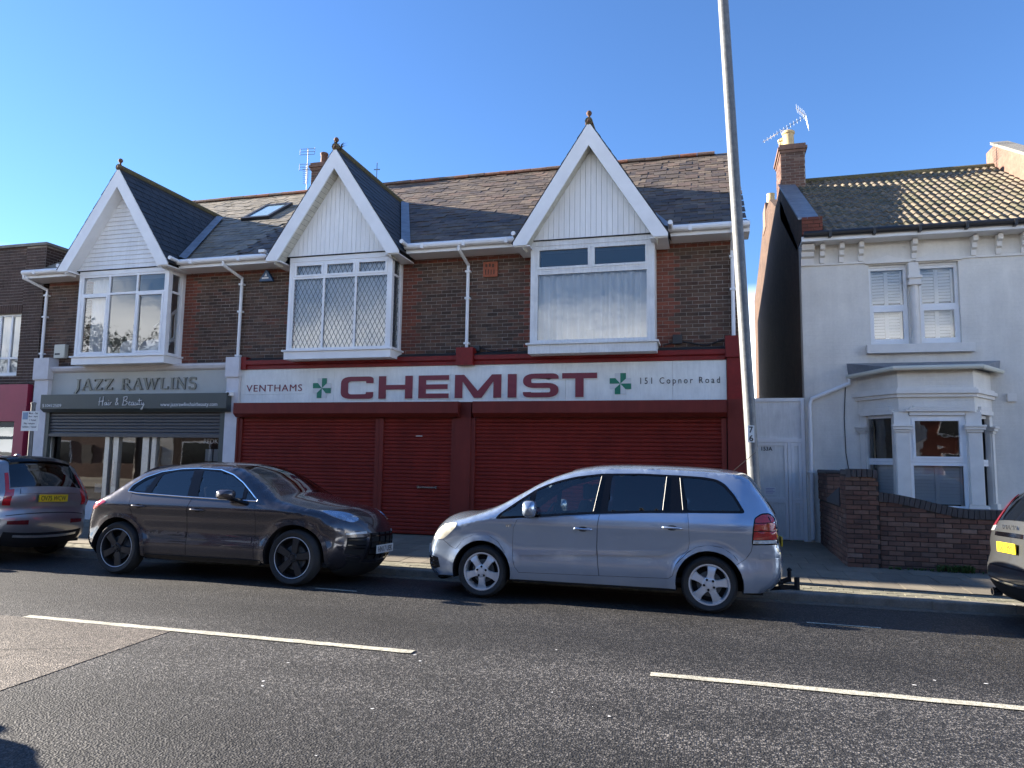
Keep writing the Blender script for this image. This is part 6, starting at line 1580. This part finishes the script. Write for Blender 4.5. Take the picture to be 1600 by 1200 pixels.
# ---- dark mauve-grey SUV (front to the right: built nose at local x=0 and turned round)
mc = thing('dark_suv', 'dark mauve grey sports SUV with black five spoke wheels outside the salon', 'car', (-4.37, 8.41+.955, -.045), rot=(R(2.4), 0, math.pi), local=True)
E = [(.50, .235), (.40, .27), (.335, .36), (.31, .46), (.30, .56), (.30, .66), (.32, .75), (.37, .83), (.46, .90), (.58, .957), (.80, 1.02), (1.05, 1.075), (1.22, 1.115), (1.40, 1.21), (1.60, 1.335), (1.80, 1.452), (2.02, 1.525), (2.25, 1.552), (2.55, 1.56), (2.85, 1.55), (3.06, 1.53), (3.30, 1.492), (3.52, 1.44), (3.66, 1.36), (3.78, 1.27), (3.92, 1.16), (4.07, 1.075), (4.17, 1.01), (4.25, .91), (4.30, .80), (4.335, .68), (4.335, .58), (4.31, .46), (4.26, .36), (4.14, .27)]
def crm(x, z, n):
    if x < .62 and z < .40: return .17
    if x < .62 and z < .97: return .31-.21*min(1, max(0, (z-.68)/.22))
    if x > 4.0: return .16
    if z > 1.25 and n[1] > .85: return .06
    if x > 3.4: return .10
    return .085
car = Car(mc, E, .955, (.888, 3.695), .362, .43, belt=1.05, tum=.42, fil=.12, pf=(.85, .15), pr=(.7, .06), crown=crm, sill=.27, shoulder=.03, lower=.05)
car.rim = .262
Q = [(3.555, 1.168), (3.50, 1.235), (3.40, 1.312), (3.235, 1.385), (3.335, 1.15)]
RGm = [(3.22, 1.14), (3.15, 1.405), (2.955, 1.455), (2.655, 1.475), (2.60, 1.115)]
FGm = [(2.43, 1.108), (2.505, 1.478), (2.215, 1.462), (2.0, 1.405), (1.80, 1.30), (1.735, 1.255), (1.715, 1.09)]
TG = [(1.66, 1.088), (1.675, 1.215), (1.52, 1.10), (1.53, 1.088)]
DLO = [(3.62, 1.15), (3.575, 1.24), (3.41, 1.355), (3.178, 1.44), (2.873, 1.487), (2.596, 1.50), (2.221, 1.487), (1.98, 1.42), (1.78, 1.315), (1.62, 1.20), (1.455, 1.075), (1.81, 1.078), (2.629, 1.10), (3.45, 1.13)]
D1 = [(2.505, 1.088), (2.55, .914), (2.548, .612), (2.537, .32), (1.475, .31), (1.478, .53), (1.472, .838), (1.487, 1.066), (1.81, 1.07)]
D2 = [(2.512, 1.088), (2.557, .914), (2.555, .612), (2.544, .32), (3.213, .32), (3.25, .491), (3.345, .66), (3.47, .83), (3.52, 1.0), (3.53, 1.125), (3.45, 1.121)]
D2 = [(min(x, 3.30) if z < .6 else x, z) for x, z in D2]
cuts = side_set(car, [roundp(p, .025) for p in (Q, RGm, FGm, TG)], roundp(DLO, .03), [D1, D2], ['glass_tint', 'glass_tint', 'glass_car', 'glass_car'], 'brown_grey')
rw = (car.row(x=1.25), car.row(x=2.0), .90); rg = (car.row(x=3.60), car.row(x=4.0), .86)
car.body(cuts, 'brown_grey', wrapcuts=(rw, rg))
car.wpatch(rw[0], rw[1], -.905, .905, -.004, 'windscreen', 'glass_car', skirt=0); car.wpatch(rg[0], rg[1], -.87, .87, -.004, 'rear_window', 'glass_tint', skirt=0)
car.wells(); car.floor(.25); car.cabin((1.85, 2.75), .66, wheel_x=(1.78, .38, 1.0), dash=1.52)
for sd in (-1, 1):
    P = dens(DLO, .06); mb = MB(); pp = [(x, sd*(car.side(x, z)+.003), z) for x, z in roundp(DLO, .03)]; pp.append(pp[0]); mb.tube(pp, .0095, 6, cap=False); mb.build('chrome_line', 'chrome', mc)
    hp_ = [(.975, .985), (.955, .91), (.915, .78), (.86, .66), (.81, .60), (.785, .66), (.79, .80), (.83, .92), (.90, .985)]
    car.wpoly([(car.row(z=q), sd*t_) for q, t_ in hp_], .006, 'headlight', 'lamp_blue')
    i0, i1 = car.row(z=.44), car.row(z=.63); car.wpatch(i0, i1, *((.60, .96) if sd > 0 else (-.96, -.60)), .004, 'side_intake', 'under', skirt=.01)
    for q in (.48, .53, .58): a = car.row(z=q); car.wpatch(a, a+.5, *((.62, .95) if sd > 0 else (-.95, -.62)), .016, 'intake_blade', 'trim', skirt=.015)
    a = car.row(z=.645); car.wpatch(a, a+.7, *((.60, .98) if sd > 0 else (-.98, -.60)), .012, 'running_light', 'lamp_clear', skirt=.02)
    a = car.row(z=.36); car.wpatch(a, a+1.2, *((.62, .90) if sd > 0 else (-.90, -.62)), .010, 'fog_light', 'alloy_black', skirt=.02)
    tl_ = [(3.93, 1.0), (4.02, 1.035), (4.13, .995), (4.19, .90), (4.15, .875), (4.05, .93)]
    car.patch(roundp(tl_, .02), .004, .012, side=sd).build('tail_light', 'lamp_red', mc, smooth=True, auto=40)
    a = car.row(z=.93, part='rear'); car.wpatch(a-2, a+2, *((.55, .995) if sd > 0 else (-.995, -.55)), .006, 'tail_light', 'lamp_red', skirt=.02)
    blade = [(1.50, .36), (1.50, .575), (2.53, .62), (2.53, .365)]
    car.patch(roundp([(1.52, .52), (2.52, .548), (2.52, .625), (1.52, .60)], .02), .010, .012, side=sd).build('side_blade', 'brown_grey', mc, smooth=True, auto=40)
    car.patch(roundp([(2.565, .55), (3.20, .57), (3.235, .635), (2.565, .625)], .02), .010, .012, side=sd).build('side_blade', 'brown_grey', mc, smooth=True, auto=40)
    car.patch(roundp([(1.36, .235), (3.22, .235), (3.22, .30), (1.36, .30)], .02), .012, .02, side=sd).build('sill_trim', 'trim', mc, smooth=True, auto=40)
    for wx in car.wheels:      # darker arch rims
        n = 22; r0, r1 = .43, .475; P0 = []; P1 = []; a0 = -.15
        for k in range(n+1):
            t = a0+(math.pi-2*a0)*k/n
            for r, L_ in ((r0-.004, P0), (r1, P1)): x, z = wx+r*math.cos(t), .362+r*math.sin(t); L_.append((x, sd*(car.side(x, max(.27, z))+.008), z))
        mb = MB(); mb.strip(P0, P1); mb.strip([(x, y-sd*.03, z) for x, y, z in P0], P0); mb.strip(P1, [(x, y-sd*.012, z) for x, y, z in P1]); mb.build('arch_trim', 'brown_grey', mc, smooth=True, auto=40)
    car.seam([(1.46, 1.06), (1.30, .99), (1.0, .935), (.70, .945)], .005, sd).build('panel_gap', 'under', mc); car.seam([(.62, .76), (.50, .73), (.34, .715)], .006, sd).build('panel_gap', 'under', mc)
car.handle(3.46, 3.23, .958, 'brown_grey', -.01); car.handle(2.49, 2.26, .935, 'brown_grey', -.01)
car.mirror((1.735, 1.985, 1.085, 1.22), 1.09, 'brown_grey', (1.60, 1.03))
des = {'rim': 'alloy_black', 'm': 'alloy_black', 'phase': 96, 'hub': .24, 'spoke': [(.16, .17, -.004), (.4, .185, .0), (.75, .20, .004), (.97, .235, .0)]}
for wx, ph in ((.888, 99), (3.695, 118)):
    for sd in (-1, 1):
        wh = car.wheel(wx, sd, {**des, 'phase': ph}, yo=.95)
        ring = MB(); n = 48; yq = sd*(.95-.02+.013); ring.tube([(wx+.262*math.cos(6.28319*k/n), yq, .362+.262*math.sin(6.28319*k/n)) for k in range(n+1)], .0045, 5, cap=False); ring.v = [(x, y, z) for x, y, z in ring.v]; ring.build('rim_line', 'alloy', wh)
i0, i1 = car.row(z=.40), car.row(z=.66); car.wpatch(i0, i1, -.50, .50, .004, 'grille', 'under', skirt=.01)
for q in (.44, .50, .56, .62): a = car.row(z=q); car.wpatch(a, a+.5, -.5, .5, .014, 'grille_bar', 'trim', skirt=.015)
for t_ in (-.5, -.25, 0, .25, .5): car.wpatch(i0, i1, t_-.012, t_+.012, .018, 'grille_bar', 'trim', skirt=.02)
car.plate('HN17 UEK', -1, car.row(z=.485), 0, 'plate_w'); car.plate('HN17 UEK', 1, car.row(z=.62, part='rear'), 0, 'plate_y')
a, b = car.row(x=3.46), car.row(x=3.66); car.wpatch(a, b, -.80, .80, .035, 'roof_spoiler', 'brown_grey', skirt=.05)
a = car.row(z=.27); car.wpatch(max(0, a-3), a+3, -.85, .85, .012, 'front_skirt', 'under', skirt=.03)

# ---- estate SUVs seen from behind at either end of the frame
def rear_car(root, L_, W, H, m, spec):
    s = L_/4.69
    base = [(.45, .24), (.30, .30), (.24, .42), (.22, .56), (.23, .70), (.28, .82), (.40, .92), (.65, 1.0), (1.0, 1.06), (1.30, 1.11), (1.55, 1.24), (1.85, 1.42), (2.10, 1.53), (2.40, 1.585), (2.9, 1.60), (3.5, 1.585)]
    E = [(x*s, z*H/1.64) for x, z in base]+spec['tail']
    def cr(x, z, n):
        if x < .7 and z < 1: return .2
        if x > L_-1.0 and n[1] < .75: return spec.get('bulge', .13)
        return .06
    c = Car(root, E, W, (spec['wb'][0], spec['wb'][1]), spec['wr'], spec['wr']+.07, belt=1.02*H/1.64, tum=.36, fil=.10, pf=(.8, .15), pr=(.75, spec.get('pr', .12)), crown=cr, sill=.27, shoulder=.025)
    c.rim = spec['wr']*.70
    k = H/1.64
    win = [[(2.50*s, 1.10*k), (2.50*s, 1.50*k), (2.2*s, 1.47*k), (1.72*s, 1.22*k), (1.60*s, 1.09*k)], [(2.62*s, 1.10*k), (2.62*s, 1.505*k), (3.42*s, 1.49*k), (3.50*s, 1.13*k)], spec['qwin']]
    dlo = [(1.50*s, 1.07*k), (1.70*s, 1.24*k), (2.18*s, 1.49*k), (2.6*s, 1.525*k), (3.40*s, 1.51*k)]+spec['dlo']+[(2.6*s, 1.075*k)]
    drs = [[(1.48*s, 1.05*k), (1.46*s, .6), (1.48*s, .33), (2.53*s, .33), (2.55*s, .6), (2.55*s, 1.06*k)], [(2.556*s, 1.06*k), (2.556*s, .6), (2.536*s, .33), (3.18*s, .33), (3.28*s, .62), (3.42*s, .80), (3.48*s, 1.075*k)]]
    cuts = side_set(c, [roundp(p, .03) for p in win], roundp(dlo, .03), drs, ['glass_tint']*3, m)
    rw = (c.row(x=1.34*s), c.row(x=2.05*s), .90); z0, z1, tt = spec['rwin']; rg = (c.row(z=z0, part='rear'), c.row(z=z1, part='rear'), tt)
    c.body(cuts, m, wrapcuts=(rw, rg)); c.wpatch(rw[0], rw[1], -.905, .905, -.004, 'windscreen', 'glass_tint', skirt=0); c.wpatch(rg[0]-.4, rg[1]+.4, -tt-.03, tt+.03, .004, 'rear_window', 'glass_tint', skirt=.015)
    c.wells(); c.floor(.25); c.cabin((1.9*s, 2.75*s), .66)
    d = {'rim': 'alloy_black', 'm': 'alloy', 'phase': 80, 'hub': .28, 'spoke': [(.2, .14, 0), (.6, .13, .004), (.97, .2, 0)]}
    for wx in spec['wb']:
        for sd in (-1, 1): c.wheel(wx, sd, d)
    c.handle(3.42*s, 3.20*s, .95*k, m); c.handle(2.48*s, 2.26*s, .93*k, m); c.mirror((1.72*s, 1.92*s, 1.07*k, 1.21*k), W+.13, m, (1.62*s, 1.03*k))
    for sd in (-1, 1): c.patch(roundp([(.62, .93*k), (.45, .90*k), (.30, .80*k), (.36, .74*k), (.55, .80*k)], .02), .004, .012, side=sd).build('headlight', 'lamp_clear', root, smooth=True)
    i0, i1 = c.row(z=.45), c.row(z=.70); c.wpatch(i0, i1, -.5, .5, .006, 'grille', 'trim')
    return c
xc = thing('grey_suv', 'mid grey SUV with yellow rear plate at the left edge', 'car', (-10.25-4.62, 8.36+.95, -.045), rot=(R(-2.4), 0, 0), local=True)
c = rear_car(xc, 4.62, .95, 1.66, 'mid_grey', dict(wb=(.87, 3.735), wr=.365, bulge=.12, pr=.13, rwin=(1.50, 1.135, .88),
    tail=[(3.95, 1.575), (4.20, 1.545), (4.26, 1.50), (4.30, 1.42), (4.38, 1.28), (4.45, 1.14), (4.48, 1.05), (4.485, .95), (4.475, .84), (4.49, .76), (4.52, .68), (4.525, .58), (4.50, .48), (4.46, .38), (4.38, .30)],
    qwin=[(3.52, 1.155), (3.47, 1.49), (3.80, 1.46), (4.08, 1.30), (4.10, 1.20)], dlo=[(3.86, 1.49), (4.15, 1.32), (4.16, 1.17), (3.50, 1.11)]))
a, b = c.row(x=4.02), c.row(z=1.50, part='rear'); c.wpatch(a, b, -.90, .90, .03, 'roof_spoiler', 'trim', skirt=.06)
for sd in (-1, 1):      # tall hooked lamps
    P = [(4.20, 1.42), (4.26, 1.40), (4.36, 1.22), (4.445, 1.08), (4.455, .86), (4.30, .86), (4.28, .93), (4.38, .99), (4.37, 1.06), (4.28, 1.19)]
    c.patch(roundp(P, .015), .006, .014, side=sd).build('tail_light', 'lamp_red', xc, smooth=True, auto=40)
    u = (.84, .995) if sd > 0 else (-.995, -.84); v = (.70, .995) if sd > 0 else (-.995, -.70)
    i0, i1, i2, i3 = (c.row(z=q, part='rear') for q in (1.36, 1.10, 1.02, .87))
    c.wpatch(i0, i1, *((.93, 1.0) if sd > 0 else (-1.0, -.93)), .008, 'tail_light', 'lamp_red', skirt=.02); c.wpatch(i1, i2, *u, .009, 'tail_light', 'lamp_red', skirt=.02); c.wpatch(i2, i3, *((.86, .995) if sd > 0 else (-.995, -.86)), .008, 'tail_light', 'lamp_red', skirt=.02)
    a = c.row(z=.60, part='rear'); c.wpatch(a-.8, a+.8, *((.55, .97) if sd > 0 else (-.97, -.55)), .004, 'reflector', 'lamp_dim', skirt=.01)
a = c.row(z=1.07, part='rear'); c.wpatch(a-1, a+1.2, -.72, .72, .016, 'tailgate_ledge', 'mid_grey', skirt=.02)
c.plate('OV75 WCW', 1, c.row(z=1.0, part='rear'), .0, 'plate_y', .53, .115)
a, b = c.row(z=.47, part='rear'), len(c.E)-1; c.wpatch(a, b, -.97, .97, .008, 'rear_skirt', 'under', skirt=.02); a = c.row(z=.45, part='rear'); c.wpatch(a, a+.8, -.78, .78, .02, 'skid_trim', 'alu', skirt=.01)
a = c.row(z=.715, part='rear'); c.wpatch(a, a+.25, -.98, .98, .003, 'panel_gap', 'under', skirt=0)
mb = MB(); mb.tube([(4.36, -.1, 1.20), (4.34, .30, 1.25)], .009, 5); mb.build('rear_wiper', 'under', xc)
mb = MB(); mb.prism([(3.70, 1.63), (3.86, 1.63), (3.84, 1.665), (3.78, 1.69), (3.72, 1.66)], 'y', -.03, .03); mb.build('shark_fin_aerial', 'mid_grey', xc, bevel=.01)
for y in (-.5, -.42): MB().tube([(4.40, y, .33), (4.48, y, .33)], .03, 10).build('exhaust', 'alu_bright', xc)

de = thing('grey_hatchback', 'dark grey hatchback with tall red tail lamps at the right edge', 'car', (3.265+4.33, 8.47+.885, -.045), rot=(R(2.4), 0, math.pi), local=True)
c = rear_car(de, 4.50, .885, 1.52, 'dark_grey', dict(wb=(.92, 3.62), wr=.325, bulge=.06, pr=.07, rwin=(1.40, 1.12, .80),
    tail=[(3.70, 1.46), (3.95, 1.425), (4.03, 1.38), (4.10, 1.28), (4.18, 1.14), (4.23, 1.04), (4.26, .95), (4.27, .85), (4.28, .74), (4.31, .66), (4.335, .56), (4.33, .46), (4.29, .37), (4.22, .29)],
    qwin=[(3.44, 1.09), (3.38, 1.37), (3.60, 1.34), (3.80, 1.22), (3.82, 1.13)], dlo=[(3.64, 1.36), (3.86, 1.23), (3.87, 1.11), (3.40, 1.03)]))
for sd in (-1, 1):
    P = [(3.92, 1.36), (4.02, 1.33), (4.12, 1.18), (4.20, 1.06), (4.20, 1.00), (4.12, 1.02), (4.02, 1.16), (3.92, 1.30)]
    c.patch(roundp(P, .015), .008, .016, side=sd).build('tail_light', 'lamp_red', de, smooth=True, auto=40)
    i0, i1 = (c.row(z=q, part='rear') for q in (1.40, 1.04)); c.wpatch(i0, i1, *((.80, 1.0) if sd > 0 else (-1.0, -.80)), .010, 'tail_light', 'lamp_red', skirt=.02)
    i2 = c.row(z=.99, part='rear'); c.wpatch(i1, i2, *((.72, .99) if sd > 0 else (-.99, -.72)), .010, 'tail_light_base', 'lamp_clear', skirt=.02)
a = c.row(z=.945, part='rear'); c.wpatch(a-.6, a+.6, -.55, .55, .022, 'chrome_bar', 'chrome', skirt=.02)
c.plate('LS63 PPO', 1, c.row(z=.83, part='rear'), 0, 'plate_y', .52, .112)
P = Vector(c.wrap(c.row(z=1.0, part='rear'), 0, .008)); t = text_poly('DELTA', 0, .44, 0, .045, 0, depth=.003, off=.01, space=2.2); ib = c.row(z=1.0, part='rear'); t.v = [(c.wrap(ib, (a-.22)/c.ew[ib], .006)[0]-b, a-.22, P.z-.01+c_) for a, b, c_ in t.v]; t.build('badge', 'chrome', de)
a = c.row(z=.60, part='rear'); c.wpatch(a-.25, a+.25, -.97, .97, .004, 'panel_gap', 'under', skirt=0)
a, b = c.row(z=.42, part='rear'), len(c.E)-1; c.wpatch(a, b, -.80, .80, .010, 'rear_skirt', 'under', skirt=.02)
a = c.row(z=.46, part='rear'); c.wpatch(a, a+.4, -.92, .92, .012, 'bumper_chrome', 'chrome', skirt=.01)
for y in (-.58, .58): MB().lathe([(.045, 0), (.05, .02), (.05, .10), (.038, .10), (.035, .02), (.0, .02)], (4.24, y, .27), axis='x', n=14).build('exhaust', 'alu_bright', de)
# hatchback copy added unseen on the near side to cast the corner shadow
def copy_tree(o, parent=None):
    k = o.copy(); C.objects.link(k); k.parent = parent
    for ch in list(o.children): copy_tree(ch, k)
    return k
nc = copy_tree(de); nc.name = 'grey_hatchback'; nc.location = (-5.75, 2.72, 0); nc.rotation_euler = (0, 0, math.pi); nc['label'] = 'dark hatchback on the near side whose shadow reaches the lower left corner'
# ------------------------------------------------------------------ the houses across the road, behind the camera (mirrored in the shop glass, panes and paintwork)
OY = -12.0
kinds = [('brick_wall_s', 'red brown brick'), ('render', 'cream rendered'), ('brick_dark_s', 'dark brick'), ('pil_white', 'white painted'), ('brick_red_s', 'red brick'), ('render_trim', 'grey rendered')]
ADJ = ['a white gable at the far left end', 'a plain tiled roof at the far left', 'a white gable beside the tall tree', 'a plain tiled roof behind the tree', 'a white gable left of centre', 'a plain tiled roof left of centre', 'a white gable opposite the salon', 'a plain tiled roof opposite the salon', 'a white gable opposite the chemist', 'a plain tiled roof opposite the chemist', 'a white gable opposite the gate', 'a plain tiled roof opposite the bay', 'a white gable at the right', 'a plain tiled roof at the far right']
for i, x0 in enumerate(np.arange(-45.2, 32, 5.6)):
    km, kw = kinds[i % 6]; hgt = 5.6+(i*7 % 3)*.35
    t = thing('opposite_house', f'{kw} house across the road with {ADJ[i]}', 'house', (x0+2.8, OY, .15), 'terrace on the near side of the road')
    MB().box(x0, x0+5.58, OY-8, OY, .1, hgt).build('wall', km, t)
    mb = MB(); mb.prism([(OY+.3, hgt-.05), (OY-4, hgt+2.6), (OY-8.3, hgt-.05)], 'x', x0, x0+5.58); mb.build('roof', 'tile_s' if i % 2 else 'slate_s', t)
    if i % 2 == 0:
        mb = MB(); mb.prism([(x0+.5, hgt-.1), (x0+3.3, hgt-.1), (x0+1.9, hgt+2.2)], 'y', OY-3, OY+.4); mb.build('gable', 'white_board', t)
    for xa, za, w_, h_ in ((x0+.9, 3.3, 1.8, 1.5), (x0+3.7, 3.3, 1.0, 1.4), (x0+.8, .8, 2.0, 1.6)):
        f = MB().box(xa-.08, xa+w_+.08, OY+.002, OY+.05, za-.08, za+h_+.08).build('window', 'white', t); MB().box(xa, xa+w_, OY+.051, OY+.06, za, za+h_).build('pane', 'trim', f)
    MB().box(x0+3.8, x0+4.7, OY+.002, OY+.05, .15, 2.2).build('door', 'wood_dark', t)
    MB().box(x0, x0+5.58, OY+3.0, OY+3.25, .1, 1.0).build('front_wall', 'brick_wall_s', t)

def tree(x, y, h, r, label, seed):
    rr = random.Random(seed); t = thing('street_tree', label, 'tree', (x, y, .1), 'trees on the near side of the road')
    mb = MB(); mb.tube([(x, y, .0), (x+.05, y, h*.3), (x+.1, y+.1, h*.75)], [.22, .17, .05], 9)
    for k in range(9):
        a = k*2.4; z = h*(.28+.05*k); mb.tube([(x+.05, y, z), (x+math.cos(a)*r*.4, y+math.sin(a)*r*.4, z+h*.09), (x+math.cos(a)*r*.75, y+math.sin(a)*r*.75, z+h*.2)], [.07, .045, .015], 6)
    mb.build('trunk', 'wood_dark', t); mb = MB()
    cl = [(rr.uniform(-1, 1), rr.uniform(-1, 1), rr.uniform(-1, 1)) for _ in range(46)]
    for cx, cy, cz in cl:
        n = math.sqrt(cx*cx+cy*cy+cz*cz)+1e-6; q = rr.uniform(.35, 1)/max(n, .6)
        c = Vector((x+cx*q*r, y+cy*q*r, h*.66+cz*q*h*.34))
        for _ in range(95):
            p = c+Vector((rr.gauss(0, .38), rr.gauss(0, .38), rr.gauss(0, .30))); a = Vector((rr.uniform(-1, 1), rr.uniform(-1, 1), rr.uniform(-1, 1))).normalized(); b = a.orthogonal().normalized(); l = rr.uniform(.06, .13)
            mb.add([p-a*l, p+b*l*.5, p+a*l, p-b*l*.5], [(0, 1, 2, 3)])
    mb.build('crown', 'leaf', t)
tree(-29, -3.6, 9.5, 3.4, 'tall leafy tree across the road reflected in the salon window', 1); tree(-36.5, -4.2, 8.2, 3.2, 'smaller leafy tree further left across the road', 2); tree(11.5, -4.0, 8.0, 2.8, 'leafy tree across the road to the right', 3)
